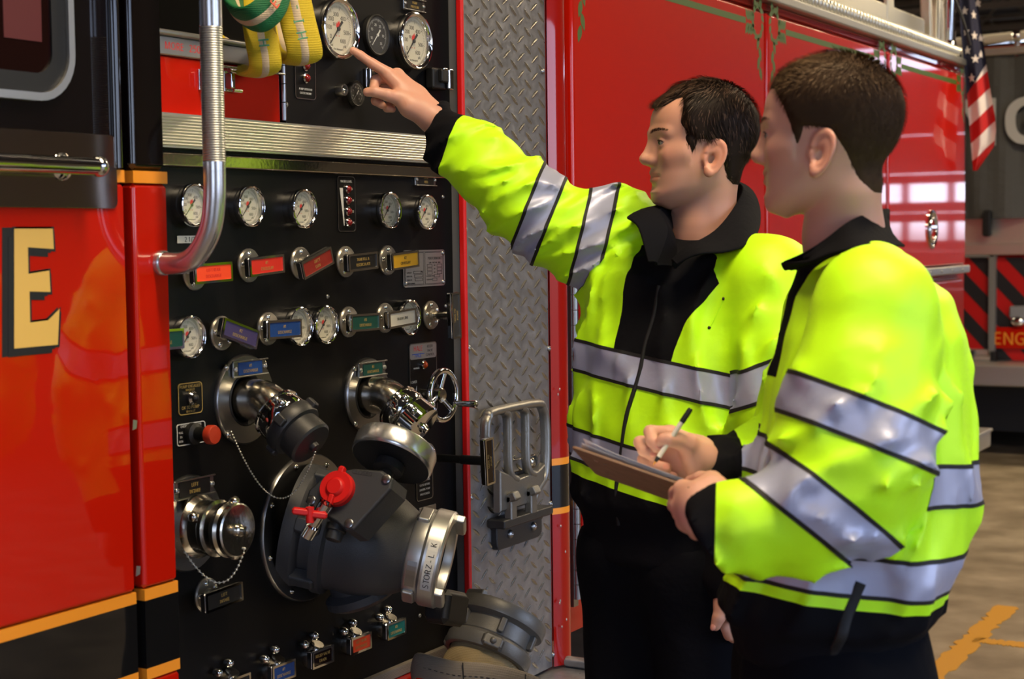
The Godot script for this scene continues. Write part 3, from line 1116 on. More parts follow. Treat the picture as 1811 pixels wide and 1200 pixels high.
func folding_step(c: Vector3) -> void:
	var tl := Vector3(3.1979, 1.1029, 0.0550)
	var tr := Vector3(3.5092, 1.0494, 0.0550)
	var br := Vector3(3.4940, 0.9092, 0.0550)
	var bl := Vector3(3.2664, 0.9399, 0.0550)
	var z := 0.058
	var f := func(px: float, py: float) -> Vector3:
		return Vector3(px, py, z)
	var xl := tl.x + 0.01
	var xr := tr.x - 0.012
	var yt := tl.y - 0.012
	var yb := br.y + 0.03
	var w := xr - xl
	var loop := [Vector3(xl, yb, z), Vector3(xl, yt - 0.04, z), Vector3(xl + 0.012, yt - 0.012, z), Vector3(xl + 0.04, yt, z), Vector3(xr - 0.05, yt, z), Vector3(xr - 0.014, yt - 0.016, z), Vector3(xr, yt - 0.055, z), Vector3(xr, yb + 0.01, z), Vector3(xr - 0.012, yb - 0.035, z), Vector3(xr - 0.045, yb - 0.06, z), Vector3(xr - 0.07, yb - 0.085, z)]
	var mb := MB.new()
	mb.tube(curve(loop, 5), 0.0135, 12, true, 0.8, Vector3(0, 0, 1))
	var o := part("folding_step", mb, "cast metal", "cast folding step with two middle bars")
	for k in [0.36, 0.66]:
		mb = MB.new()
		mb.tube(curve([Vector3(xl + w * k - 0.03, yt - 0.002, z), Vector3(xl + w * k - 0.006, yt - 0.012, z), Vector3(xl + w * k, yt - 0.04, z), Vector3(xl + w * k, yb + 0.02, z), Vector3(xl + w * k + 0.012, yb - 0.012, z), Vector3(xl + w * k + 0.035, yb - 0.022, z)], 4), 0.0125, 10, true, 0.8, Vector3(0, 0, 1))
		sub("step_bar", mb, "cast metal", o)
	mb = MB.new()
	var pg := PackedVector2Array([Vector2(xl + 0.05, yb + 0.012), Vector2(xl + 0.05, yb - 0.09), Vector2(xr - 0.055, yb - 0.09), Vector2(xr - 0.02, yb - 0.04), Vector2(xr - 0.012, yb - 0.0), Vector2(xr - 0.05, yb - 0.014), Vector2(xl + w * 0.5, yb - 0.02)])
	mb.prism(pg, 0.02, T(Vector3(0, 0, z - 0.01)), 0.006)
	sub("step_web", mb, "cast metal", o)
	# hooks and the bracket they hang on
	for k in [0.32, 0.66]:
		mb = MB.new()
		mb.box(T(Vector3(xl + w * k, yb - 0.083, z + 0.012)), Vector3(0.03, 0.062, 0.022), 0.005)
		mb.box(T(Vector3(xl + w * k, yb - 0.058, z + 0.018), Basis(Vector3.RIGHT, -0.5)), Vector3(0.03, 0.022, 0.03), 0.004)
		sub("hook", mb, "cast metal", o)
	mb = MB.new()
	mb.box(T(Vector3(xl + w * 0.58, yb - 0.118, 0.055)), Vector3(w * 0.84, 0.022, 0.05), 0.004)
	mb.prism(rrect(w * 0.78, 0.075, 0.018), 0.016, T(Vector3(xl + w * 0.62, yb - 0.15, 0.03)), 0.004)
	sub("bracket", mb, "dark casting", o)
	mb = MB.new()
	for k in [0.44, 0.84]:
		mb = MB.new()
		screw(mb, Vector3(xl + w * k, yb - 0.155, 0.046), 0.011)
		sub("bracket_bolt", mb, "stainless", o)
	mb = MB.new()
	mb.prism(rrect(0.14, 0.034, 0.017, 6), 0.012, T(Vector3(xl + w * 0.74, yb + 0.005, 0.03)), 0.004)
	mb.ball(Vector3(xl + w * 0.86, yb + 0.005, 0.042), Vector3(0.012, 0.012, 0.008), 10)
	sub("catch", mb, "worn chrome", o)

const DZ := 0.045
const D_TOP := 2.226

func body_side() -> void:
	var mb := MB.new()
	slab(mb, 3.2, 7.8, 0.45, 2.25, -2.35, 0.0)
	slab(mb, 3.6, 7.655, 2.236, 2.262, -0.3, 0.03, 0.004)
	part("body_shell", mb, "deep red paint")
	var doors := [[3.690, 5.052, 1.435], [5.075, 6.397, 1.345], [6.430, 7.648, 1.345]]
	var k := 0
	for d in doors:
		mb = MB.new()
		var x0: float = d[0]
		var x1: float = d[1]
		var y0: float = d[2]
		slab(mb, x0, x1, y0, D_TOP, 0.004, DZ, 0.010)
		var o := part("locker_door", mb, "red paint", ["large red locker door behind the raised arm", "red locker door behind the two heads", "rear red locker door with a round chrome latch"][k])
		scroll(o, x0, x1)
		if k == 2:
			var c := Vector3(7.0665, 1.5102, 0.0450)
			mb = MB.new()
			mb.lathe(T(c, OUT), [Vector2(0.085, 0.0), Vector2(0.085, 0.006), Vector2(0.074, 0.009), Vector2(0.066, 0.004), Vector2(0.03, -0.004), Vector2(0.0, -0.006)], 28)
			sub("latch_dish", mb, "chrome", o)
			mb = MB.new()
			var lp := []
			for i in 17:
				var a := TAU * i / 16
				lp.append(c + Vector3(cos(a) * 0.05, sin(a) * 0.052 - 0.004, 0.006))
			mb.tube(lp, 0.0065, 8, false)
			mb.box(T(c + Vector3(0, 0.01, 0.006)), Vector3(0.09, 0.016, 0.012), 0.003)
			sub("latch_ring", mb, "chrome", o)
		k += 1
	# strip under the doors, lower lockers and the long hinge
	mb = MB.new()
	slab(mb, 5.07, 7.68, 1.305, 1.340, 0.0, 0.06, 0.005)
	var st := part("door_sill", mb, "brushed aluminium", "bright metal strip under the rear locker doors")
	mb = MB.new()
	for i in 14:
		mb = MB.new()
		screw(mb, Vector3(5.2 + 0.18 * i, 1.322, 0.06), 0.006)
		sub("sill_bolt", mb, "stainless", st)
	mb = MB.new()
	slab(mb, 3.66, 4.6, 1.398, 1.428, 0.0, 0.05, 0.004)
	part("step_plate", mb, "brushed aluminium")
	for d in [[3.735, 5.04, 0.62, 1.375], [5.06, 6.30, 0.62, 1.29], [6.33, 7.62, 0.62, 1.28]]:
		mb = MB.new()
		slab(mb, d[0], d[1], d[2], d[3], 0.0, 0.042, 0.012)
		var ld := part("lower_door", mb, "deep red paint")
		mb = MB.new()
		var yq := Vector3(3.7510, 0.7763, 0.0450).y
		var yp := Vector3(3.7541, 0.9216, 0.0450).y
		slab(mb, d[0] + 0.002, d[1] - 0.002, yq + 0.026, yp - 0.026, 0.03, 0.0432)
		sub("black_band", mb, "stripe black", ld)
		mb = MB.new()
		slab(mb, d[0] + 0.002, d[1] - 0.002, yq, yq + 0.022, 0.03, 0.0432)
		slab(mb, d[0] + 0.002, d[1] - 0.002, yp - 0.022, yp, 0.03, 0.0432)
		sub("gold_band", mb, "stripe yellow", ld)
	mb = MB.new()
	slab(mb, 3.69, 3.716, 0.53, 1.39, 0.0, 0.032)
	var hg := part("door_hinge", mb, "stainless", "long steel hinge beside the corner post")
	for i in 21:
		mb = MB.new()
		var y := 0.55 + 0.04 * i
		mb.tube([Vector3(3.703, y, 0.036), Vector3(3.703, y + 0.038, 0.036)], 0.0105, 9)
		sub("knuckle", mb, "stainless", hg)
	# tailboard
	mb = MB.new()
	slab(mb, 7.66, 8.15, 0.42, 0.5, -2.3, 0.05, 0.008)
	slab(mb, 7.72, 8.15, 0.5, 0.515, -2.3, 0.06, 0.004)
	part("tailboard", mb, "brushed aluminium", "metal tailboard at the rear")
	# wheels: dark tyres under the shell
	for w in [0.2, 6.2]:
		mb = MB.new()
		mb.lathe(T(Vector3(w, 0.51, -0.34), OUT), [Vector2(0.28, 0), Vector2(0.46, 0.0), Vector2(0.51, 0.05), Vector2(0.51, 0.25), Vector2(0.46, 0.30), Vector2(0.30, 0.30), Vector2(0.26, 0.22), Vector2(0.0, 0.22)], 32)
		part("tyre", mb, "rubber")

# painted scrollwork: a green line with curled leaves at both ends
func scroll(door: MeshInstance3D, x0: float, x1: float) -> void:
	var y := D_TOP - 0.046
	var z := DZ + 0.0006
	var mb := MB.new()
	var a := x0 + 0.17
	var b := x1 - 0.17
	slab(mb, a, b, y - 0.010, y + 0.010, DZ - 0.002, z)
	sub("scroll_line", mb, "leaf green", door)
	var inv := door.global_transform.affine_inverse()
	for e in [[x0 + 0.10, 1.0], [x1 - 0.10, -1.0]]:
		mb = MB.new()
		var s: float = e[1]
		var o := Vector3(e[0], y, z)
		var leaf := func(cx: float, cy: float, ang: float, L: float, w: float) -> void:
			var pg := PackedVector2Array()
			for i in 7:
				var t := i / 6.0
				pg.append(Vector2(t * L, w * sin(PI * pow(t, 0.8))))
			for i in 6:
				var t := 1.0 - (i + 0.5) / 6.0
				pg.append(Vector2(t * L, -w * sin(PI * pow(t, 0.8))))
			var q := PackedVector2Array()
			for p in pg:
				var r: Vector2 = p.rotated(ang) + Vector2(cx, cy)
				q.append(Vector2(r.x * s, r.y))
			mb.prism(q, 0.0008, T(o - Vector3(0, 0, 0.001)), 0.0, false)
		# ring
		for i in 12:
			var g := TAU * i / 12.0
			leaf.call(-0.035 + 0.036 * cos(g), 0.008 + 0.046 * sin(g), g + PI / 2 - 0.3, 0.032, 0.010)
		# tail leaves up, down and along the line
		for i in 4:
			leaf.call(-0.045 - 0.002 * i, -0.04 - 0.032 * i, -PI / 2 + 0.35 * (1 if i % 2 == 0 else -1), 0.05, 0.012)
		leaf.call(-0.05, 0.045, PI / 2 + 0.3, 0.05, 0.012)
		leaf.call(-0.02, 0.045, PI / 2 - 0.4, 0.04, 0.011)
		for i in 3:
			leaf.call(0.0 + 0.022 * i, 0.004, 0.9, 0.045, 0.012)
			leaf.call(0.0 + 0.022 * i, -0.004, -0.9, 0.05, 0.013)
		obj("scroll_leaves", mb, M["leaf green"], door)

func roof_side() -> void:
	# steel channel and scalloped trim along the top edge
	var mb := MB.new()
	slab(mb, 3.6, 7.68, 2.262, 2.298, -0.02, 0.060, 0.008)
	part("gutter_channel", mb, "brushed aluminium", "metal gutter along the top of the body")
	mb = MB.new()
	slab(mb, 3.6, 7.69, 2.298, 2.352, -0.10, 0.040, 0.004)
	var tr := part("scalloped_trim", mb, "bright aluminium", "scalloped metal trim along the roof edge")
	mb = MB.new()
	var x := 3.62
	while x < 7.68:
		mb.ball(Vector3(x, 2.323, 0.040), Vector3(0.014, 0.023, 0.012), 8)
		x += 0.039
	obj("scallops", mb, M["bright aluminium"], tr).set_meta("kind", "stuff")
	mb = MB.new()
	slab(mb, 3.6, 7.6, 2.25, 2.30, -2.3, -0.05)
	part("roof_deck", mb, "brushed aluminium")
	# white tool boxes along the edge of the roof
	mb = MB.new()
	slab(mb, 4.0, 7.33, 2.352, 2.462, -0.42, -0.06, 0.01)
	part("roof_locker", mb, "bright aluminium", "long pale roof locker")
	mb = MB.new()
	slab(mb, 5.86, 6.02, 2.462, 2.50, -0.3, -0.05, 0.006)
	part("locker_latch", mb, "brushed aluminium")
	# bent strap brackets
	for k in [[6.79, 0.0], [6.46, -0.05]]:
		mb = MB.new()
		slab(mb, k[0] - 0.045, k[0] + 0.045, 2.36, 2.60, -0.075 + k[1], -0.055 + k[1], 0.004)
		part("roof_bracket", mb, "bright aluminium")
	mb = MB.new()
	slab(mb, 6.32, 6.84, 2.595, 2.615, -0.26, -0.05, 0.004)
	mb.tube([Vector3(6.33, 2.60, -0.06), Vector3(6.02, 2.50, -0.06)], 0.011, 8)
	part("bracket_arm", mb, "bright aluminium")
	# red superstructure behind the lockers
	mb = MB.new()
	slab(mb, 4.6, 7.0, 2.3, 3.1, -1.9, -0.62, 0.03)
	part("roof_turret", mb, "deep red paint", "red superstructure on the roof")
	mb = MB.new()
	mb.tube(curve([Vector3(6.9500, 2.4796, 0.1748), Vector3(6.9700, 2.3842, 0.2059), Vector3(7.0000, 2.2904, 0.2251)], 4), 0.006, 6)
	part("roof_cable", mb, "rubber")
	# pair of upright folded arms near the flag
	for e in [[Vector3(7.6234, 2.4200, -0.1000), 0.06], [Vector3(7.8235, 2.4133, -0.1000), 0.05]]:
		mb = MB.new()
		var q: Vector3 = e[0]
		mb.box(T(Vector3(q.x, 2.47, -0.1), Basis(Vector3(0, 0, 1), -0.08)), Vector3(0.05, 0.28, 0.05), 0.01)
		mb.box(T(Vector3(q.x - 0.13, 2.47, -0.1), Basis(Vector3(0, 0, 1), 0.10)), Vector3(0.03, 0.28, 0.05), 0.008)
		mb.box(T(Vector3(q.x - 0.07, 2.60, -0.1)), Vector3(0.18, 0.03, 0.06), 0.008)
		part("ladder_hook", mb, "bright aluminium")
	mb = MB.new()
	var fp := Vector3(7.5365, 2.3315, 0.0000)
	mb.tube([Vector3(fp.x, 2.30, 0.0), Vector3(fp.x, 3.3, 0.0)], 0.024, 14)
	mb.lathe(T(Vector3(fp.x, 2.3, 0)), [Vector2(0.05, 0), Vector2(0.05, 0.03), Vector2(0.03, 0.05), Vector2(0.024, 0.08)], 14)
	part("flag_pole", mb, "chrome", "polished flag pole at the rear corner")

# ------------------------------------------------------------------ gauges
func dial_print(R: float, dark: bool) -> Array:
	var ink := MB.new()
	var f := func(a: float, r0: float, r1: float, w: float) -> void:
		var d := Vector2.from_angle(a)
		var s := Vector2(-d.y, d.x) * w
		ink.poly([Vector3(d.x * r0 + s.x, d.y * r0 + s.y, 0), Vector3(d.x * r0 - s.x, d.y * r0 - s.y, 0), Vector3(d.x * r1 - s.x, d.y * r1 - s.y, 0), Vector3(d.x * r1 + s.x, d.y * r1 + s.y, 0)], Vector3(0, 0, 1))
	var n := 60
	for i in n + 1:
		var a := deg_to_rad(lerpf(214.0, -53.0, float(i) / n))
		var big := i % 10 == 0
		f.call(a, R * (0.64 if big else 0.70), R * 0.79, R * (0.010 if big else 0.005))
	var names := ["0", "100", "200", "300", "400", "500", "600"]
	var at := [214.0, 177.0, 140.0, 101.0, 50.0, -10.0, -53.0]
	if dark:
		names = ["10", "15", "20", "25", "30", "35"]
		at = [200.0, 150.0, 105.0, 60.0, 0.0, -50.0]
	for k in names.size():
		var a := deg_to_rad(at[k])
		lettering(names[k], R * (0.15 if not dark else 0.13), T(Vector3(cos(a), sin(a), 0) * R * (0.50 if not dark else 0.5)), ink, R * 0.004)
	var red := MB.new()
	if not dark:
		lettering("30\"", R * 0.09, T(Vector3(-0.40, -0.47, 0) * R), ink, R * 0.004)
		lettering("VAC", R * 0.08, T(Vector3(-0.36, -0.58, 0) * R), ink, R * 0.004)
		lettering("psi", R * 0.09, T(Vector3(0.38, -0.58, 0) * R), ink, R * 0.004)
		lettering("Fire Research", R * 0.07, T(Vector3(0.02, -0.70, 0) * R), ink, R * 0.004)
		lettering("FR", R * 0.12, T(Vector3(-0.2, 0.14, 0) * R), ink, R * 0.004)
		# red flame mark and two dots
		var fl := PackedVector2Array([Vector2(-0.08, 0.04), Vector2(0.14, 0.04), Vector2(0.17, 0.14), Vector2(0.13, 0.24), Vector2(0.12, 0.17), Vector2(0.08, 0.31), Vector2(0.04, 0.22), Vector2(0.0, 0.27), Vector2(-0.02, 0.16), Vector2(-0.06, 0.22), Vector2(-0.09, 0.13)])
		for k in fl.size():
			fl[k] *= R
		red.prism(fl, R * 0.004, T(Vector3(0, 0, 0)), 0.0, false)
		for e in [-0.09, 0.07]:
			red.prism(disc(R * 0.022, 8), R * 0.004, T(Vector3(e * R, -0.24 * R, 0)), 0.0, false)
	else:
		red.prism(disc(R * 0.05, 10), R * 0.006, T(Vector3.ZERO), 0.0, false)
	return [ink.mesh(), red.mesh()]

func gauge_kit(R: float, d: float, dark: bool) -> Dictionary:
	var k := {}
	var mb := MB.new()
	if dark:
		mb.lathe(T(Vector3.ZERO, OUT), [Vector2(R, 0), Vector2(R, d * 0.8), Vector2(R * 0.95, d), Vector2(R * 0.88, d * 0.9), Vector2(R * 0.86, d * 0.5)], 40)
	else:
		mb.lathe(T(Vector3.ZERO, OUT), [Vector2(R * 0.95, 0), Vector2(R * 0.95, d * 0.45), Vector2(R * 0.985, d * 0.5), Vector2(R, d * 0.62), Vector2(R, d * 0.85), Vector2(R * 0.97, d * 0.97), Vector2(R * 0.93, d), Vector2(R * 0.86, d * 0.94), Vector2(R * 0.815, d * 0.80), Vector2(R * 0.80, d * 0.5)], 48)
	k.bezel = mb.mesh()
	mb = MB.new()
	mb.prism(disc(R * (0.865 if dark else 0.805), 40), 0.001, T(Vector3(0, 0, d * 0.52)), 0.0, false)
	k.dial = mb.mesh()
	var pr := dial_print(R if dark else R * 0.93, dark)
	k.ink = pr[0]
	k.mark = pr[1]
	mb = MB.new()
	var a := deg_to_rad(228.0)
	var e := Basis(Vector3(0, 0, 1), a)
	mb.prism(PackedVector2Array([Vector2(-R * 0.34, -R * 0.045), Vector2(-R * 0.12, -R * 0.03), Vector2(R * 0.1, -R * 0.022), Vector2(R * 0.70, -R * 0.008), Vector2(R * 0.70, R * 0.008), Vector2(R * 0.1, R * 0.022), Vector2(-R * 0.12, R * 0.03), Vector2(-R * 0.34, R * 0.045)]), R * 0.02, T(Vector3.ZERO, e))
	mb.lathe(T(Vector3.ZERO, OUT), [Vector2(R * 0.07, 0), Vector2(R * 0.07, R * 0.05), Vector2(0, R * 0.06)], 12)
	k.needle = mb.mesh()
	mb = MB.new()
	mb.prism(disc(R * 0.87, 32), 0.0008, T(Vector3(0, 0, d * 0.86)), 0.0, false)
	k.glass = mb.mesh()
	k.d = d
	return k

func gauge(kit: Dictionary, at: Vector3, dark := false, label := "") -> void:
	var t := T(Vector3(at.x, at.y, 0.0))
	var o := part("pressure_gauge" if not dark else "small_gauge", kit.bezel, "chrome" if not dark else "rubber", label, t)
	sub("dial", kit.dial, "dial" if not dark else "flat black", o, t)
	var z: float = kit.d * 0.52 + 0.0012
	sub("dial_print", kit.ink, "print black" if not dark else "print white", o, t * T(Vector3(0, 0, z)))
	sub("dial_mark", kit.mark, "print red" if not dark else "print black", o, t * T(Vector3(0, 0, z)))
	sub("needle", kit.needle, "print black" if not dark else "print white", o, t * T(Vector3(0, 0, z + 0.001)))
	sub("gauge_glass", kit.glass, "glass", o, t)

func gauges() -> void:
	var big := gauge_kit(0.0635, 0.028, false)
	gauge(big, Vector3(2.7135, 1.9296, 0.0280), false, "large chrome gauge the finger points at")
	gauge(big, Vector3(2.9935, 1.9318, 0.0280), false, "large chrome gauge under the name plate")
	var small := gauge_kit(0.0398, 0.030, false)
	for q in [Vector3(2.2509, 1.5654, 0.0300), Vector3(2.4096, 1.5644, 0.0300), Vector3(2.5748, 1.5610, 0.0300), Vector3(2.8786, 1.5606, 0.0300), Vector3(3.0249, 1.5574, 0.0300), Vector3(2.2296, 1.3275, 0.0300), Vector3(2.5548, 1.3287, 0.0300), Vector3(2.6401, 1.3274, 0.0300), Vector3(2.9483, 1.3270, 0.0300)]:
		gauge(small, q)
	var dk := gauge_kit(0.044, 0.012, true)
	gauge(dk, Vector3(2.8666, 1.9330, 0.0120), true, "black dial between the two large gauges")
	dk = gauge_kit(0.027, 0.010, true)
	gauge(dk, Vector3(2.7885, 1.8040, 0.0100), true, "smallest black dial below the pointing hand")

# ------------------------------------------------------------------ pull handles
func tag_plate(parent: Node3D, called: String, at: Vector3, roll: float, colour: String, words: Array, w := 0.104, h := 0.036, ink := "print gold") -> void:
	var b := Basis(Vector3(0, 0, 1), roll)
	var mb := MB.new()
	mb.box(T(at + Vector3(0, 0, -0.007), b), Vector3(w, h, 0.014), 0.003)
	frame(mb, ring_shape(w, h, 0.002, 0.0045), 0.0025, T(at, b))
	var o: MeshInstance3D = obj(called, mb, M["chrome"], parent)
	mb = MB.new()
	mb.box(T(at + Vector3(0, 0, 0.0003), b), Vector3(w - 0.008, h - 0.008, 0.0012))
	sub("colour_insert", mb, "tag " + colour, o)
	mb = MB.new()
	for k in words.size():
		lettering(words[k], 0.0062, T(at + b * Vector3(0, (words.size() - 1) * 0.0055 - k * 0.011, 0.0010), b), mb)
	sub("insert_lettering", mb, ink, o)

func pull(c: Vector3, reach: float, roll: float, colour: String, words: Array, ink := "print gold", stub := 0.0) -> void:
	var mb := MB.new()
	mb.lathe(T(Vector3(c.x, c.y, 0), OUT), [Vector2(0.0325, 0), Vector2(0.0325, 0.003), Vector2(0.030, 0.006), Vector2(0.013, 0.006), Vector2(0.012, 0.012), Vector2(0, 0.012)], 26)
	var o := part("pull_handle", mb, "flange steel", "pull handle with a %s plate" % colour)
	mb = MB.new()
	for k in 5:
		var a := TAU * k / 5 + 0.5
		mb = MB.new()
		screw(mb, Vector3(c.x + cos(a) * 0.023, c.y + sin(a) * 0.023, 0.005), 0.0055)
		sub("flange_screw", mb, "chrome", o)
	mb = MB.new()
	var z := 0.010
	mb.lathe(T(Vector3(c.x, c.y, 0), OUT), [Vector2(0.009, z), Vector2(0.009, reach * 0.55), Vector2(0.0105, reach * 0.56), Vector2(0.0105, reach * 0.92), Vector2(0.0095, reach - 0.012), Vector2(0.0, reach - 0.012)], 14)
	sub("pull_rod", mb, "worn chrome" if stub == 0.0 else "rubber", o)
	tag_plate(o, "handle_plate", Vector3(c.x, c.y, reach), roll, colour, words, 0.104, 0.036, ink)

func pulls() -> void:
	# flange centres, how far out, roll, colour, words
	pull(Vector3(2.2723, 1.4422, 0.0060), 0.046, 0.03, "orange", ["LEFT REAR", "DISCHARGE"], "print red")
	pull(Vector3(2.4284, 1.4523, 0.0060), 0.045, 0.06, "vermilion", ["#1", "CROSSLAY"])
	pull(Vector3(2.5906, 1.4533, 0.0060), 0.043, 0.30, "brick", ["DECK", "GUN"])
	pull(Vector3(2.7450, 1.4531, 0.0060), 0.045, 0.05, "black", ["TANK FILL &", "RECIRCULATE"])
	pull(Vector3(2.8997, 1.4531, 0.0060), 0.047, 0.06, "yellow", ["#2", "CROSSLAY"], "print black")
	pull(Vector3(2.3441, 1.3270, 0.0060), 0.046, -0.30, "purple", ["#2", "DISCHARGE"])
	pull(Vector3(2.4825, 1.3278, 0.0060), 0.042, -0.01, "blue", ["#1", "DISCHARGE"])
	pull(Vector3(2.7509, 1.3270, 0.0060), 0.044, -0.01, "green", ["#3", "DISCHARGE"])
	pull(Vector3(2.8860, 1.3286, 0.0060), 0.046, 0.05, "white", ["TRASH LINE"], "print black")
	pull(Vector3(3.0693, 1.3258, 0.0060), 0.068, PI / 2 + 0.04, "grey", ["TANK TO", "PUMP"])
	pull(Vector3(2.1351, 1.3282, 0.0060), 0.046, 0.0, "green", ["#4", "DISCHARGE"])
	pull(Vector3(2.2825, 0.8425, 0.0060), 0.044, 0.04, "black", ["LEFT", "INTAKE"])
	# long drawn rod that ends in front of the tread plate
	var c := Vector3(3.0454, 1.0050, 0.0000)
	pull(c, 0.165, PI / 2 + 0.06, "maroon", ["TANK TO", "PUMP"], "print gold", 1.0)
	# drain pulls along the foot of the panel
	for e in [[Vector3(2.3299, 0.6627, 0.0300), "black", ["LEFT", "DRAIN"]], [Vector3(2.4687, 0.6560, 0.0300), "blue", ["#1", "DISCHARGE"]], [Vector3(2.5961, 0.6553, 0.0300), "maroon", ["RELIEF VALVE", "DRAIN"]], [Vector3(2.7306, 0.6526, 0.0300), "orange", ["LEFT REAR", "DISCHARGE"]], [Vector3(2.8620, 0.6544, 0.0300), "teal", ["#3", "DISCHARGE"]]]:
		var q: Vector3 = e[0]
		var mb := MB.new()
		mb.lathe(T(Vector3(q.x, q.y, 0), OUT), [Vector2(0.028, 0), Vector2(0.028, 0.012), Vector2(0.024, 0.022), Vector2(0.0, 0.024)], 22)
		mb.tube([Vector3(q.x, q.y + 0.006, 0.01), Vector3(q.x, q.y + 0.026, 0.02)], 0.014, 12)
		var o := part("drain_pull", mb, "worn chrome", "drain pull with a %s plate" % e[1])
		tag_plate(o, "handle_plate", Vector3(q.x, q.y, 0.032), 0.0, e[1], e[2], 0.072, 0.036)
		mb = MB.new()
		for pin in [Vector3(q.x - 0.034, q.y + 0.031, 0.012), Vector3(q.x - 0.002, q.y + 0.042, 0.012)]:
			mb = MB.new()
			mb.ball(pin, Vector3(0.0085, 0.0095, 0.012), 10)
			sub("pull_pin", mb, "chrome", o)

# ------------------------------------------------------------------ flat plates
func name_plate(q: Vector3, w: float, h: float, colour: String, words: Array, size: float, ink := "print gold", called := "name_plate", label := "", rim := "worn chrome") -> MeshInstance3D:
	var mb := MB.new()
	mb.prism(rrect(w, h, minf(0.008, h * 0.15), 3), 0.0012, T(Vector3(q.x, q.y, q.z)))
	frame(mb, ring_shape(w, h, minf(0.008, h * 0.15), 0.0016), 0.0018, T(Vector3(q.x, q.y, q.z)))
	var o := part(called, mb, rim, label)
	mb = MB.new()
	mb.prism(rrect(w - 0.0032, h - 0.0032, minf(0.007, h * 0.12), 3), 0.0014, T(Vector3(q.x, q.y, q.z)))
	sub("plate_face", mb, colour, o)
	mb = MB.new()
	var n := words.size()
	for k in n:
		if words[k] is Array:
			lettering(words[k][0], words[k][1], T(Vector3(q.x + words[k][2], q.y + words[k][3], q.z + 0.0015)), mb, 0.0004)
		else:
			lettering(words[k], size, T(Vector3(q.x, q.y + ((n - 1) * 0.5 - k) * size * 1.7, q.z + 0.0015)), mb, 0.0004)
	sub("plate_lettering", mb, ink, o)
	return o

func jewel(at: Vector3, r: float, glow: String, parent: Node3D) -> void:
	var mb := MB.new()
	mb.lathe(T(at, OUT), [Vector2(r, 0), Vector2(r, r * 0.35), Vector2(r * 0.8, r * 0.6), Vector2(r * 0.76, r * 0.4)], 16)
	var o := sub("indicator_light", mb, "chrome", parent)

	mb = MB.new()
	mb.ball(at + Vector3(0, 0, r * 0.35), Vector3(r * 0.76, r * 0.76, r * 0.8), 14)
	obj("lens", mb, M[glow], parent)

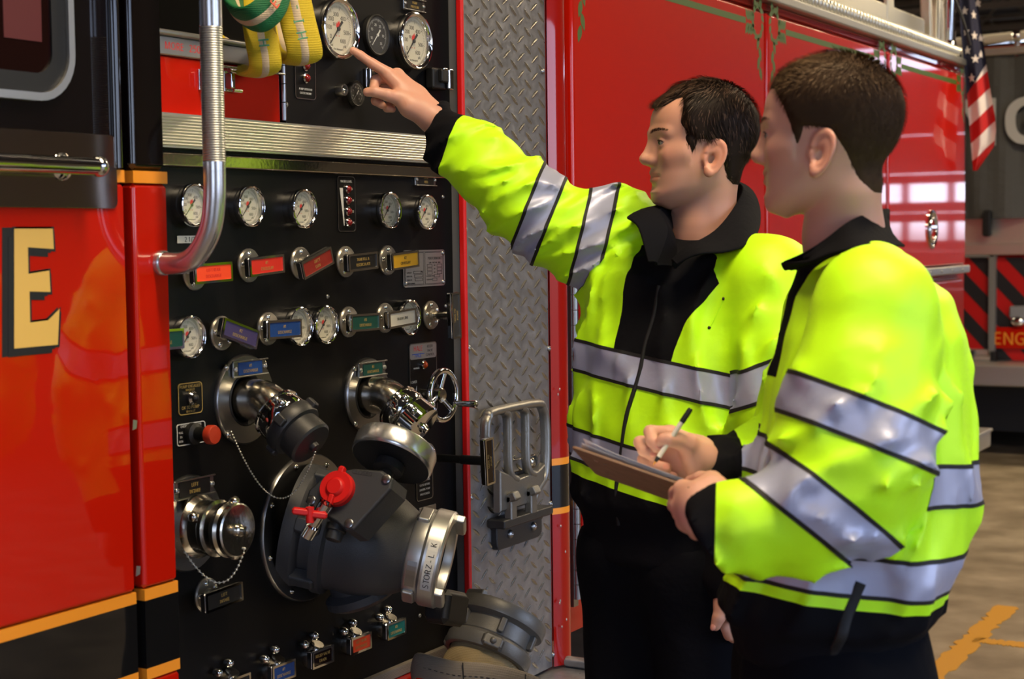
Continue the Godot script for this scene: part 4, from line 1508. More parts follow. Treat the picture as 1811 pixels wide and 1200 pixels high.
func plates() -> void:
	# warning light panel with two red jewels
	var q := Vector3(2.6197, 1.8220, 0.0000)
	var o := name_plate(q, 0.068, 0.082, "panel black", [["PUMP OVERHEAT", 0.0042, 0.0, -0.021], ["CHECK ENGINE", 0.0042, 0.0, -0.029]], 0.005, "print white", "warning_panel", "black panel with two red warning lights", "stainless")
	jewel(Vector3(q.x, q.y + 0.025, 0.001), 0.0105, "lamp red", o)
	jewel(Vector3(q.x, q.y + 0.001, 0.001), 0.0105, "lamp red", o)
	# name plates in holders
	for e in [[Vector3(3.0175, 2.0140, 0.0020), ["PUMP", "PRESSURE"]], [Vector3(3.0518, 1.6302, 0.0020), ["HOSE", "REEL"]]]:
		var mb := MB.new()
		var p: Vector3 = e[0]
		mb.box(T(p), Vector3(0.085, 0.028, 0.006), 0.002)
		for s in [-1.0, 1.0]:
			mb.box(T(p + Vector3(0, 0.0125 * s, 0.004)), Vector3(0.085, 0.003, 0.006), 0.001)
			screw(mb, p + Vector3(0.037 * s, 0, 0.003), 0.0045)
		o = part("plate_holder", mb, "stainless", "narrow holder lettered " + " ".join(e[1]))
		mb = MB.new()
		mb.box(T(p + Vector3(0, 0, 0.003)), Vector3(0.062, 0.021, 0.002))
		sub("plate_face", mb, "tag black", o)
		mb = MB.new()
		for k in 2:
			lettering(e[1][k], 0.0055, T(p + Vector3(0, 0.0045 - 0.009 * k, 0.0042)), mb, 0.0004)
		sub("plate_lettering", mb, "print gold", o)
	# water level column
	q = Vector3(2.7523, 1.5732, 0.0000)
	o = name_plate(q, 0.0625, 0.115, "panel black", [["WATER LEVEL", 0.0052, 0.0, 0.047]], 0.005, "print white", "level_panel", "tall water level panel with four red lights", "stainless")
	for k in 4:
		jewel(Vector3(q.x + 0.003, q.y + 0.031 - 0.0232 * k, 0.001), 0.0098, "lamp red", o)
	var mb := MB.new()
	mb.prism(PackedVector2Array([Vector2(-0.024, 0.033), Vector2(-0.013, 0.033), Vector2(-0.009, -0.045), Vector2(-0.011, -0.045)]), 0.0004, T(Vector3(q.x, q.y, 0.0014)))
	for k in 4:
		lettering(["F", "3/4", "1/2", "1/4"][k], 0.005, T(Vector3(q.x + 0.021, q.y + 0.031 - 0.0232 * k, 0.0016)), mb, 0.0003)
	sub("level_wedge", mb, "print white", o)
	# small stuck label
	q = Vector3(2.2707, 1.5033, 0.0000)
	name_plate(q, 0.085, 0.0135, "tag white", ["2 1/2\" D"], 0.0095, "print black", "stuck_label", "white sticker lettered 2 1/2\"", "tag white")
	# performance plate
	q = Vector3(3.0454, 1.4326, 0.0000)
	var pw := 0.172
	var ph := 0.082
	o = name_plate(q, pw, ph, "brushed aluminium", [["PERFORMANCE", 0.0068, 0.046, 0.022], ["GPM    PRESSURE   RPM", 0.0034, 0.043, 0.012], ["CAPACITY", 0.0032, -0.062, -0.009], ["GPM", 0.0032, -0.012, -0.008], ["MODEL NO.", 0.0032, -0.061, -0.017], ["SERIAL NO.", 0.0032, -0.061, -0.025], ["PRODUCTION NO.", 0.0032, -0.056, -0.033], ["150", 0.0032, 0.042, 0.006], ["200", 0.0032, 0.042, -0.002], ["250", 0.0032, 0.042, -0.010], ["GOVERNED SPEED", 0.0032, 0.025, -0.018], ["GEAR RATIO", 0.0032, 0.02, -0.026]], 0.004, "print black", "performance_plate", "engraved performance plate", "brushed aluminium")
	mb = MB.new()
	var line := func(x0: float, y0: float, x1: float, y1: float) -> void:
		var a := Vector3(q.x + x0, q.y + y0, 0.0016)
		var b := Vector3(q.x + x1, q.y + y1, 0.0016)
		mb.box(T((a + b) / 2), Vector3(absf(x1 - x0) + 0.0009, absf(y1 - y0) + 0.0009, 0.0004))
	var cell := func(x0: float, y0: float, x1: float, y1: float) -> void:
		line.call(x0, y0, x1, y0)
		line.call(x0, y1, x1, y1)
		line.call(x0, y0, x0, y1)
		line.call(x1, y0, x1, y1)
	cell.call(-0.080, -0.037, 0.080, 0.037)
	cell.call(-0.078, -0.035, -0.003, 0.035)
	cell.call(0.003, -0.035, 0.078, 0.035)
	for k in 3:
		cell.call(-0.044 + 0.003 * k, -0.0115 - 0.008 * k, -0.008, -0.006 - 0.008 * k)
		cell.call(0.012, 0.002 - 0.008 * k, 0.032, 0.008 - 0.008 * k)
		cell.call(0.053, 0.002 - 0.008 * k, 0.073, 0.008 - 0.008 * k)
	cell.call(0.040, -0.021, 0.064, -0.0155)
	cell.call(0.034, -0.029, 0.052, -0.0235)
	sub("ruled_lines", mb, "print black", o)
	mb = MB.new()
	for e in [[-1, 1], [1, 1], [-1, -1], [1, -1]]:
		mb = MB.new()
		screw(mb, Vector3(q.x + e[0] * 0.078, q.y + e[1] * 0.033, 0.0012), 0.0055)
		sub("plate_screw", mb, "stainless", o)
	# relief valve control
	q = Vector3(3.0344, 1.1859, 0.0000)
	o = name_plate(q, 0.112, 0.16, "panel black", [["WARNING", 0.004, -0.028, 0.024], ["LOWER", 0.006, -0.04, -0.006], ["ON", 0.006, 0.042, -0.006], ["OFF", 0.006, 0.042, -0.04]], 0.005, "print white", "relief_panel", "relief valve control panel with an amber light", "stainless")
	mb = MB.new()
	mb.prism(rrect(0.108, 0.034, 0.006, 3), 0.0018, T(Vector3(q.x, q.y + 0.061, 0.0002)))
	sub("panel_header", mb, "brushed aluminium", o)
	var wr := MB.new()
	var wb := MB.new()
	lettering("HALE", 0.012, T(Vector3(q.x - 0.021, q.y + 0.068, 0.002)), wr, 0.0004)
	wb.box(T(Vector3(q.x - 0.021, q.y + 0.0555, 0.0022)), Vector3(0.05, 0.0016, 0.0004))
	lettering("HALE", 0.009, T(Vector3(q.x - 0.021, q.y + 0.0525, 0.002)), wb, 0.0004)
	sub("header_lettering", wr, "print red", o)
	sub("header_shadow", wb, "print blue", o)
	mb = MB.new()
	for k in 3:
		lettering(["RELIEF", "VALVE", "CONTROL"][k], 0.0062, T(Vector3(q.x + 0.028, q.y + 0.0705 - 0.0095 * k, 0.002)), mb, 0.0004)
	sub("header_words", mb, "print black", o)
	jewel(Vector3(q.x + 0.0, q.y + 0.03, 0.001), 0.0105, "lamp amber", o)
	mb = MB.new()
	mb.prism(PackedVector2Array([Vector2(-0.04, -0.045), Vector2(-0.03, -0.03), Vector2(-0.028, -0.016), Vector2(-0.036, -0.03)]), 0.0005, T(Vector3(q.x, q.y, 0.0014)))
	sub("arrow", mb, "print white", o)
	mb = MB.new()
	screw(mb, Vector3(q.x - 0.018, q.y - 0.037, 0.0012), 0.006)
	mb.tube([Vector3(q.x + 0.035, q.y - 0.03, 0.0), Vector3(q.x + 0.035, q.y - 0.025, 0.02)], 0.008, 10)
	sub("panel_screw", mb, "stainless", o)
	handwheel(Vector3(3.0282, 1.1493, 0.0500))
	# pump engaged plate with its button lamp
	q = Vector3(2.2526, 1.2129, 0.0000)
	o = name_plate(q, 0.066, 0.058, "panel black", [["PUMP ENGAGED", 0.0058, 0, 0.0225], ["WHEN LIT", 0.0042, 0, 0.016], ["OK TO PUMP", 0.0062, 0, -0.016], ["WHEN LIT", 0.0042, 0, -0.0235]], 0.005, "print gold", "lamp_plate", "pump engaged plate with a round lamp", "print gold")
	mb = MB.new()
	mb.lathe(T(Vector3(q.x, q.y + 0.001, 0.001), OUT), [Vector2(0.013, 0), Vector2(0.013, 0.008), Vector2(0.0095, 0.012), Vector2(0.0085, 0.010)], 18)
	sub("lamp_bezel", mb, "chrome", o)
	mb = MB.new()
	mb.ball(Vector3(q.x, q.y + 0.001, 0.012), Vector3(0.0082, 0.0082, 0.008), 12)
	sub("dark_lens", mb, "rubber", o)
	# emergency control with a long shank and an orange button
	q = Vector3(2.2525, 1.1483, 0.0000)
	o = name_plate(q, 0.078, 0.040, "panel black", [["OVERRIDE & PRIMER", 0.0046, 0, 0.015], ["PULL", 0.004, -0.028, 0.004], ["TO", 0.004, -0.028, -0.004], ["RUN", 0.004, -0.028, -0.012]], 0.005, "print white", "button_plate", "black plate with an orange push button", "print white")
	mb = MB.new()
	mb.lathe(T(Vector3(q.x, q.y, 0.001), OUT), [Vector2(0.02, 0), Vector2(0.02, 0.012), Vector2(0.013, 0.016), Vector2(0.013, 0.036), Vector2(0.016, 0.04), Vector2(0.010, 0.043)], 18)
	sub("button_shank", mb, "rubber", o)
	mb = MB.new()
	mb.lathe(T(Vector3(q.x, q.y, 0.040), OUT), [Vector2(0.010, 0), Vector2(0.0175, 0.003), Vector2(0.018, 0.014), Vector2(0.016, 0.018), Vector2(0.0, 0.019)], 22)
	sub("push_button", mb, "knob orange", o)
	# instruction plate behind the wheel and the little steel plate under it
	q = Vector3(3.0324, 0.9654, 0.0000)
	var txt := []
	for k in 9:
		txt.append([["TO OPERATE", "OPEN VALVE SLOWLY", "TANK SUCTION", "LEVER OUT", "PRIMER ON UNTIL", "WATER SHOWS", "CLOSE BEFORE", "LEAVING PUMP", "UNATTENDED"][k], 0.0048, 0.0, 0.042 - 0.0105 * k])
	o = name_plate(q, 0.068, 0.112, "panel black", txt, 0.005, "print white", "instruction_plate", "black instruction plate behind the round wheel", "stainless")
	q = Vector3(3.0415, 0.8763, 0.0000)
	mb = MB.new()
	slab(mb, q.x - 0.035, q.x + 0.035, q.y - 0.018, q.y + 0.018, 0.0, 0.003, 0.001)
	mb.lathe(T(Vector3(q.x + 0.005, q.y, 0.003), OUT), [Vector2(0.012, 0), Vector2(0.012, 0.006), Vector2(0.007, 0.008), Vector2(0.006, 0.02), Vector2(0, 0.02)], 8, 10.0)
	part("steel_plate", mb, "stainless")

func handwheel(c: Vector3) -> void:
	var R := 0.0555
	var mb := MB.new()
	var pts := []
	for k in 33:
		var a := TAU * k / 32
		pts.append(c + Vector3(cos(a) * R, sin(a) * R, 0.006))
	mb.tube(pts, 0.0072, 12, false)
	var o := part("hand_wheel", mb, "chrome", "chrome three-spoke hand wheel with a crank knob")
	for k in 3:
		mb = MB.new()
		var a := PI / 2 + TAU * k / 3 - 0.25
		var e := c + Vector3(cos(a) * R, sin(a) * R, 0.006)
		mb.tube([c + Vector3(0, 0, -0.004), c.lerp(e, 0.5) + Vector3(0, 0, -0.002), e], [0.009, 0.0065, 0.007], 10, true, 0.6)
		sub("spoke", mb, "chrome", o)
	mb = MB.new()
	mb.lathe(T(Vector3(c.x, c.y, 0.0), OUT), [Vector2(0.012, 0), Vector2(0.012, c.z - 0.012), Vector2(0.017, c.z - 0.01), Vector2(0.017, c.z + 0.004), Vector2(0.014, c.z + 0.007), Vector2(0, c.z + 0.008)], 18)
	sub("hub", mb, "worn chrome", o)
	mb = MB.new()
	var a := -0.42
	var kp := c + Vector3(cos(a) * R, sin(a) * R, 0.006)
	mb.lathe(T(kp, OUT), [Vector2(0.008, 0), Vector2(0.0062, 0.004), Vector2(0.0068, 0.03), Vector2(0.0085, 0.052), Vector2(0.0085, 0.056), Vector2(0.006, 0.058), Vector2(0.0045, 0.052), Vector2(0, 0.052)], 14)
	sub("crank_knob", mb, "chrome", o)

# ------------------------------------------------------------------ outlets
func beads(parent: Node3D, a: Vector3, m: Vector3, b: Vector3, r: float) -> void:
	# quadratic arc through a hanging low point
	var mb := MB.new()
	var ctl := m * 2.0 - (a + b) * 0.5
	var p := a
	var pts := [a]
	for k in 401:
		var t := k / 400.0
		var q := a.lerp(ctl, t).lerp(ctl.lerp(b, t), t)
		if q.distance_to(p) >= r * 2.9:
			pts.append(q)
			p = q
	for q in pts:
		mb.ball(q, Vector3(r, r, r), 6)
	for k in pts.size() - 1:
		mb.tube([pts[k], pts[k + 1]], r * 0.3, 4, false)
	obj("bead_chain", mb, M["bright aluminium"], parent)

func outlet(c: Vector3, R: float, down: float, swing: float, cap: String, colour: String, words: Array, label: String, k: float) -> Array:
	var mb := MB.new()
	var o3 := Vector3(c.x, c.y, 0)
	mb.lathe(T(o3, OUT), [Vector2(R, 0), Vector2(R, 0.004), Vector2(R - 0.003, 0.008), Vector2(0.043 * k, 0.008), Vector2(0.040 * k, 0.004)], 48)
	var o := part("discharge_outlet", mb, "stainless", label)
	mb = MB.new()
	for e in [[-0.62, 0.72], [0.62, 0.72], [-0.62, -0.68], [0.62, -0.68]]:
		mb = MB.new()
		screw(mb, o3 + Vector3(e[0] * R * 1.05, e[1] * R * 1.05, 0.007), 0.0065)
		sub("flange_bolt", mb, "worn chrome", o)
	mb = MB.new()
	mb.lathe(T(o3, OUT), [Vector2(0.043 * k, 0.0085), Vector2(0.040 * k, 0.010), Vector2(0.036 * k, 0.004)], 32)
	sub("gasket_ring", mb, "rubber", o)
	# holder over the pipe
	mb = MB.new()
	var hp := o3 + Vector3(0.004, R * 0.70, 0.012)
	mb.box(T(hp), Vector3(0.098, 0.030, 0.006), 0.002)
	for s in [-1.0, 1.0]:
		mb.box(T(hp + Vector3(0, 0.0145 * s, 0.004)), Vector3(0.105, 0.003, 0.006), 0.001)
		screw(mb, hp + Vector3(0.044 * s, 0, 0.003), 0.0055)
	sub("plate_holder", mb, "stainless", o)
	mb = MB.new()
	mb.box(T(hp + Vector3(0, 0, 0.0035)), Vector3(0.070, 0.024, 0.002))
	sub("plate_face", mb, "tag " + colour, o)
	mb = MB.new()
	for j in words.size():
		lettering(words[j], 0.0062, T(hp + Vector3(0, 0.005 - 0.01 * j, 0.0047)), mb, 0.0004)
	sub("plate_lettering", mb, "print gold", o)
	# elbow
	var d := Vector3(sin(swing), -sin(down), cos(down)).normalized()
	var e0 := o3 + Vector3(0, 0, 0.042 * k)
	var arm := e0 + d * 0.028 * k
	var pts := [o3 + Vector3(0, 0, 0.002), o3 + Vector3(0, 0, 0.03 * k)]
	for j in 7:
		var t := (j + 1) / 8.0
		var q := (o3 + Vector3(0, 0, 0.03 * k)).lerp(e0 + Vector3(0, 0, 0.008), t).lerp((e0 + Vector3(0, 0, 0.008)).lerp(arm, t), t)
		pts.append(q)
	pts.append(arm)
	mb = MB.new()
	mb.tube(pts, 0.0335 * k, 26, true)
	sub("elbow", mb, "worn chrome", o)
	var t := T(arm, along(d))
	mb = MB.new()
	mb.lathe(t, [Vector2(0.034 * k, -0.006), Vector2(0.040 * k, -0.004), Vector2(0.043 * k, 0.0), Vector2(0.043 * k, 0.004), Vector2(0.040 * k, 0.006), Vector2(0.040 * k, 0.012), Vector2(0.0425 * k, 0.014), Vector2(0.0425 * k, 0.028), Vector2(0.041 * k, 0.032), Vector2(0.036 * k, 0.033)], 36, 30.0)
	for j in 2:
		var g := 0.9 + PI * j
		mb.ball(t * Vector3(cos(g) * 0.042 * k, 0.020, sin(g) * 0.042 * k), Vector3(0.010, 0.008, 0.010), 10)
	sub("swivel", mb, "chrome", o)
	mb = MB.new()
	var tip := arm
	if cap == "dark":
		mb.lathe(t, [Vector2(0.040, 0.033), Vector2(0.054, 0.035), Vector2(0.056, 0.040), Vector2(0.056, 0.056), Vector2(0.053, 0.062), Vector2(0.045, 0.064), Vector2(0.046, 0.084), Vector2(0.046, 0.098), Vector2(0.042, 0.102), Vector2(0.010, 0.106), Vector2(0.009, 0.114), Vector2(0, 0.116)], 34, 30.0)
		for j in 4:
			var g := TAU * j / 4 + 0.4
			mb.box(t * T(Vector3(cos(g) * 0.056, 0.047, sin(g) * 0.056), Basis(Vector3.UP, -g)), Vector3(0.016, 0.024, 0.02), 0.004)
		sub("adapter_cap", mb, "dark casting", o)
		tip = t * Vector3(0, 0.112, 0)
	else:
		mb.lathe(t, [Vector2(0.036 * k, 0.033), Vector2(0.0385 * k, 0.035), Vector2(0.0415 * k, 0.040), Vector2(0.0415 * k, 0.072), Vector2(0.039 * k, 0.076), Vector2(0.011, 0.078), Vector2(0.010, 0.083), Vector2(0.0075, 0.084), Vector2(0.007, 0.090), Vector2(0, 0.091)], 34, 30.0)
		for j in 4:
			var g := TAU * j / 4 + 0.7
			mb.ball(t * Vector3(cos(g) * 0.042 * k, 0.054, sin(g) * 0.042 * k), Vector3(0.009, 0.010, 0.009), 10)
		sub("outlet_cap", mb, "chrome", o)
		tip = t * Vector3(0, 0.085, 0)
	return [o, tip]

func outlets() -> void:
	var r := outlet(Vector3(2.4047, 1.1968, 0.0080), 0.0865, 0.62, 0.0, "dark", "blue", ["#1", "DISCHARGE"], "left discharge outlet with a dark cap on a chain", 1.2)
	beads(r[0], Vector3(2.3529, 1.1408, 0.0120), Vector3(2.4379, 1.0051, 0.0500) , r[1] + Vector3(0, -0.006, 0), 0.0021)
	outlet(Vector3(2.8119, 1.1682, 0.0080), 0.0795, 0.62, 0.05, "chrome", "green", ["#3", "DISCHARGE"], "right discharge outlet with a chrome cap", 1.18)
	# left intake: straight, with a capped swivel
	var c := Vector3(2.2393, 0.9844, 0.0060)
	var o3 := Vector3(c.x, c.y, 0)
	var mb := MB.new()
	mb.lathe(T(o3, OUT), [Vector2(0.089, 0), Vector2(0.089, 0.004), Vector2(0.086, 0.008), Vector2(0.0, 0.008)], 44)
	var o := part("left_intake", mb, "stainless", "left intake with a round cap on a chain")
	mb = MB.new()
	var t := T(o3 + Vector3(0, -0.004, 0), OUT)
	mb.lathe(t, [Vector2(0.056, 0.006), Vector2(0.058, 0.03), Vector2(0.054, 0.036), Vector2(0.050, 0.040), Vector2(0.049, 0.060), Vector2(0.052, 0.064), Vector2(0.052, 0.072), Vector2(0.046, 0.075), Vector2(0.045, 0.086), Vector2(0.050, 0.092), Vector2(0.051, 0.100), Vector2(0.047, 0.105)], 40, 30.0)
	for e in [[0.9, 0.080], [2.6, 0.05], [-0.5, 0.05], [-1.3, 0.097], [1.3, 0.099]]:
		mb.ball(t * Vector3(cos(e[0]) * 0.05, e[1], -sin(e[0]) * 0.05), Vector3(0.011, 0.011, 0.011), 10)
	sub("intake_swivel", mb, "worn chrome", o)
	mb = MB.new()
	mb.lathe(t, [Vector2(0.047, 0.105), Vector2(0.050, 0.108), Vector2(0.049, 0.116), Vector2(0.046, 0.118), Vector2(0.012, 0.118), Vector2(0.011, 0.124), Vector2(0.008, 0.126), Vector2(0.008, 0.134), Vector2(0, 0.135)], 40, 30.0)
	sub("intake_cap", mb, "worn chrome", o)
	beads(o, Vector3(2.1876, 0.9630, 0.0200), Vector3(2.2355, 0.8813, 0.0700), t * Vector3(0.014, 0.120, 0.034), 0.0029)
	mb = MB.new()
	var hp := o3 + Vector3(0.0, 0.067, 0.014)
	mb.box(T(hp), Vector3(0.11, 0.034, 0.006), 0.002)
	for s in [-1.0, 1.0]:
		mb.box(T(hp + Vector3(0, 0.0165 * s, 0.004)), Vector3(0.112, 0.003, 0.006), 0.001)
		screw(mb, hp + Vector3(0.048 * s, 0, 0.003), 0.006)
	sub("plate_holder", mb, "stainless", o)
	mb = MB.new()
	mb.box(T(hp + Vector3(0, 0, 0.0035)), Vector3(0.084, 0.028, 0.002))
	sub("plate_face", mb, "tag black", o)
	mb = MB.new()
	for j in 2:
		lettering(["LEFT", "INTAKE"][j], 0.007, T(hp + Vector3(0, 0.006 - 0.012 * j, 0.0047)), mb, 0.0004)
	sub("plate_lettering", mb, "print gold", o)

# ------------------------------------------------------------------ the big intake valve
func intake_valve() -> void:
	var c := Vector3(2.5936, 0.9191, 0.0060)
	var o3 := Vector3(c.x, c.y, 0)
	var mb := MB.new()
	mb.lathe(T(o3, OUT), [Vector2(0.150, 0), Vector2(0.150, 0.004), Vector2(0.147, 0.008), Vector2(0.0, 0.008)], 56)
	var o := part("intake_valve", mb, "stainless", "big grey intake valve with a red dial and a metal coupling")
	mb = MB.new()
	for k in 8:
		var a := TAU * k / 8 + 0.3
		mb = MB.new()
		screw(mb, o3 + Vector3(cos(a), sin(a), 0) * 0.134 + Vector3(0, 0, 0.007), 0.006)
		sub("flange_bolt", mb, "worn chrome", o)
	var d := Vector3(0.36, -0.215, 0.90).normalized()
	var base := o3 - d * 0.035
	var tip := base + d * 0.32
	var t := T(base, along(d))
	mb = MB.new()
	mb.lathe(t, [Vector2(0.128, 0.015), Vector2(0.128, 0.040), Vector2(0.122, 0.046), Vector2(0.104, 0.050), Vector2(0.104, 0.074), Vector2(0.124, 0.078), Vector2(0.124, 0.098), Vector2(0.112, 0.104), Vector2(0.110, 0.12), Vector2(0.113, 0.15), Vector2(0.112, 0.18), Vector2(0.103, 0.215), Vector2(0.088, 0.242), Vector2(0.080, 0.256), Vector2(0.078, 0.27)], 44, 42.0)
	sub("valve_body", mb, "grey casting", o)
	mb = MB.new()
	for k in 6:
		var a := TAU * k / 6 + 0.25
		var q := t * Vector3(cos(a) * 0.116, 0.064, sin(a) * 0.116)
		mb = MB.new()
		mb.box(T(q, along(d) * Basis(Vector3.UP, -a)), Vector3(0.03, 0.055, 0.032), 0.006)
		sub("body_lug", mb, "grey casting", o)
	# lower relief housing
	mb = MB.new()
	var lo := base + d * 0.13 + Vector3(0.01, -0.07, 0.0)
	mb.lathe(T(lo, along(Vector3(0.25, -1, 0.25))), [Vector2(0.06, 0), Vector2(0.062, 0.03), Vector2(0.078, 0.04), Vector2(0.078, 0.055), Vector2(0.06, 0.066), Vector2(0.0, 0.07)], 28, 30.0)
	sub("relief_housing", mb, "grey casting", o)
	# quarter-turn coupling ring
	mb = MB.new()
	mb.lathe(t, [Vector2(0.080, 0.258), Vector2(0.092, 0.262), Vector2(0.094, 0.266), Vector2(0.094, 0.290), Vector2(0.0965, 0.292), Vector2(0.099, 0.296), Vector2(0.099, 0.326), Vector2(0.096, 0.330), Vector2(0.076, 0.330), Vector2(0.074, 0.322), Vector2(0.074, 0.26)], 52, 30.0)
	var cr := sub("coupling_ring", mb, "brushed aluminium", o)
	mb = MB.new()
	mb.lathe(t, [Vector2(0.074, 0.312), Vector2(0.055, 0.306), Vector2(0.052, 0.30), Vector2(0.0, 0.30)], 36)
	sub("dark_bore", mb, "rubber", o)
	mb = MB.new()
	for k in 3:
		var a := TAU * k / 3 + 0.15
		var q := t * Vector3(cos(a) * 0.094, 0.276, sin(a) * 0.094)
		mb = MB.new()
		mb.box(T(q, along(d) * Basis(Vector3.UP, -a)), Vector3(0.012, 0.026, 0.045), 0.004)
		sub("coupling_lug", mb, "brushed aluminium", o)
	for k in 2:
		var a := -0.9 + PI * k
		var q := t * Vector3(cos(a) * 0.083, 0.336, sin(a) * 0.083)
		mb = MB.new()
		mb.box(T(q, along(d) * Basis(Vector3.UP, -a)), Vector3(0.018, 0.022, 0.06), 0.004)
		sub("coupling_lug", mb, "brushed aluminium", o)
	# stickers wrapped on the ring: find the side that looks at the aisle
	var lab := MB.new()
	var ink := MB.new()
	var a0 := ring_angle(t, Vector3(-0.80, 0.02, 0.35))
	var n := 10
	var wdt := 0.105 / 0.099
	for k in n:
		var g0 := a0 - wdt / 2 + wdt * k / n
		var g1 := a0 - wdt / 2 + wdt * (k + 1) / n
		var R := 0.0994
		var q := []
		for e in [[g0, 0.301], [g1, 0.301], [g1, 0.322], [g0, 0.322]]:
			q.append(t * Vector3(cos(e[0]) * R, e[1], sin(e[0]) * R))
		var nn := (t.basis * Vector3(cos((g0 + g1) / 2), 0, sin((g0 + g1) / 2))).normalized()
		lab.quadn(q[0], q[1], q[2], q[3], nn, nn, nn, nn)
	var word := "STORZ-LOK"
	for k in word.length():
		var g := a0 + (k - 4.0) * 0.0107 / 0.099
		var up := (t.basis * Vector3(cos(g), 0, sin(g))).normalized()
		var y := -(t.basis.y).normalized()
		var b := Basis(y.cross(up), y, up)
		if k != 7:
			lettering(word[k], 0.0125, T(t * Vector3(cos(g) * 0.0996, 0.3115, sin(g) * 0.0996), b), ink, 0.0003)
	sub("coupling_label", lab, "print white", o)
	sub("label_lettering", ink, "print black", o)
	var pl := MB.new()
	for k in 6:
		var g0 := a0 + 0.02 - 0.6 + 0.1 * k
		var q := []
		for e in [[g0, 0.268], [g0 + 0.1, 0.268], [g0 + 0.1, 0.287], [g0, 0.287]]:
			q.append(t * Vector3(cos(e[0]) * 0.0946, e[1], sin(e[0]) * 0.0946))
		var nn := (t.basis * Vector3(cos(g0 + 0.05), 0, sin(g0 + 0.05))).normalized()
		pl.quadn(q[0], q[1], q[2], q[3], nn, nn, nn, nn)
	sub("maker_plate", pl, "stainless", o)
	# hanging lever under the ring
	mb = MB.new()
	var hk := tip + Vector3(0.03, -0.105, -0.01)
	mb.box(T(hk, Basis(Vector3(0, 0, 1), -0.3)), Vector3(0.09, 0.07, 0.06), 0.012)
	sub("lock_lever", mb, "rubber", o)
	# gear box with its red dial, on the side that looks at the cab
	var gc := Vector3(2.4424, 1.0298, 0.1971)
	var gn := Vector3(-0.88, 0.44, 0.17).normalized()
	var gb := facing(gn, Vector3(0.42, 0.88, 0.05))
	var gt := T(gc, gb)
	mb = MB.new()
	var pg := PackedVector2Array([Vector2(-0.066, -0.034), Vector2(-0.030, -0.050), Vector2(0.010, -0.062), Vector2(0.034, -0.074), Vector2(0.050, -0.070), Vector2(0.100, 0.020), Vector2(0.098, 0.040), Vector2(0.070, 0.052), Vector2(0.012, 0.046), Vector2(-0.040, 0.026), Vector2(-0.066, -0.010)])
	mb.prism(pg, 0.075, gt * T(Vector3(0, 0, -0.075)), 0.006)
	var gx := sub("gear_box", mb, "grey casting", o)
	mb = MB.new()
	for e in [[0.038, -0.060], [-0.052, -0.030], [0.086, 0.036]]:
		mb = MB.new()
		mb.lathe(gt * T(Vector3(e[0], e[1], 0), OUT), [Vector2(0.009, -0.004), Vector2(0.009, 0.003), Vector2(0.0075, 0.004), Vector2(0.0, 0.004)], 14)
		obj("gear_box_bolt", mb, M["stainless"], o)
	mb = MB.new()
	mb.lathe(gt * T(Vector3(-0.004, 0.0, 0.0), OUT), [Vector2(0.034, 0), Vector2(0.034, 0.012), Vector2(0.031, 0.017), Vector2(0.019, 0.017), Vector2(0.017, 0.021), Vector2(0.014, 0.023), Vector2(0, 0.023)], 30, 30.0)
	mb.box(gt * T(Vector3(-0.004, 0.034, 0.010)), Vector3(0.014, 0.018, 0.016), 0.004)
	mb.box(gt * T(Vector3(-0.004, -0.026, 0.018)), Vector3(0.012, 0.022, 0.012), 0.003)
	obj("red_dial", mb, M["signal red"], o)
	mb = MB.new()
	lettering("CLOSED", 0.009, gt * T(Vector3(0.034, 0.040, 0.0003)), mb, 0.0004)
	obj("box_lettering", mb, M["dark casting"], o)
	mb = MB.new()
	mb.lathe(T(gt * Vector3(0.0, -0.060, -0.03), along(-gb.y)), [Vector2(0.02, 0), Vector2(0.02, 0.012), Vector2(0.017, 0.014), Vector2(0.016, 0.03), Vector2(0.012, 0.032), Vector2(0, 0.032)], 8, 10.0)
	obj("hex_plug", mb, M["dark casting"], o)
	# hand wheel on the shaft above the box
	var ax := Vector3(0.6483, 0.7613, -0.0151)
	var wc := Vector3(2.5764, 1.0721, 0.2237)
	var wt := T(wc, along(ax))
	mb = MB.new()
	mb.tube([wc - ax * 0.075, wc], 0.014, 16)
	mb.lathe(T(wc - ax * 0.03, along(ax)), [Vector2(0.014, 0), Vector2(0.03, 0.004), Vector2(0.03, 0.02), Vector2(0.02, 0.03)], 20)
	obj("wheel_shaft", mb, M["dark casting"], o)
	mb = MB.new()
	mb.lathe(wt, [Vector2(0.02, -0.006), Vector2(0.070, -0.004), Vector2(0.078, -0.006), Vector2(0.079, 0.0)], 48, 20.0)
	mb.lathe(wt, [Vector2(0.075, 0.032), Vector2(0.0, 0.034)], 40)
	obj("wheel_disc", mb, M["dark casting"], o)
	mb = MB.new()
	mb.lathe(wt, [Vector2(0.078, -0.007), Vector2(0.081, -0.004), Vector2(0.082, 0.0), Vector2(0.082, 0.028), Vector2(0.080, 0.033), Vector2(0.074, 0.035)], 56, 35.0)
	obj("wheel_rim", mb, M["satin chrome"], o)
	# bleeder valve with a red butterfly lever
	var bv := Vector3(2.3584, 0.9801, 0.1981)
	var bd := Vector3(0.1281, 0.8463, 0.5171)
	mb = MB.new()
	mb.lathe(T(bv - bd * 0.03, along(bd)), [Vector2(0.0, 0.0), Vector2(0.013, 0.0), Vector2(0.0135, 0.022), Vector2(0.011, 0.026), Vector2(0.012, 0.05), Vector2(0.0145, 0.054), Vector2(0.0145, 0.075)], 8, 10.0)
	obj("bleeder_valve", mb, M["chrome"], o)
	mb = MB.new()
	var lc := Vector3(2.3395, 1.0033, 0.2026)
	var lx := Vector3(0.5704, -0.1498, 0.8076)
	mb.box(T(lc - lx * 0.017, Basis(lx, Vector3.UP, lx.cross(Vector3.UP)).orthonormalized()), Vector3(0.032, 0.013, 0.016), 0.004)
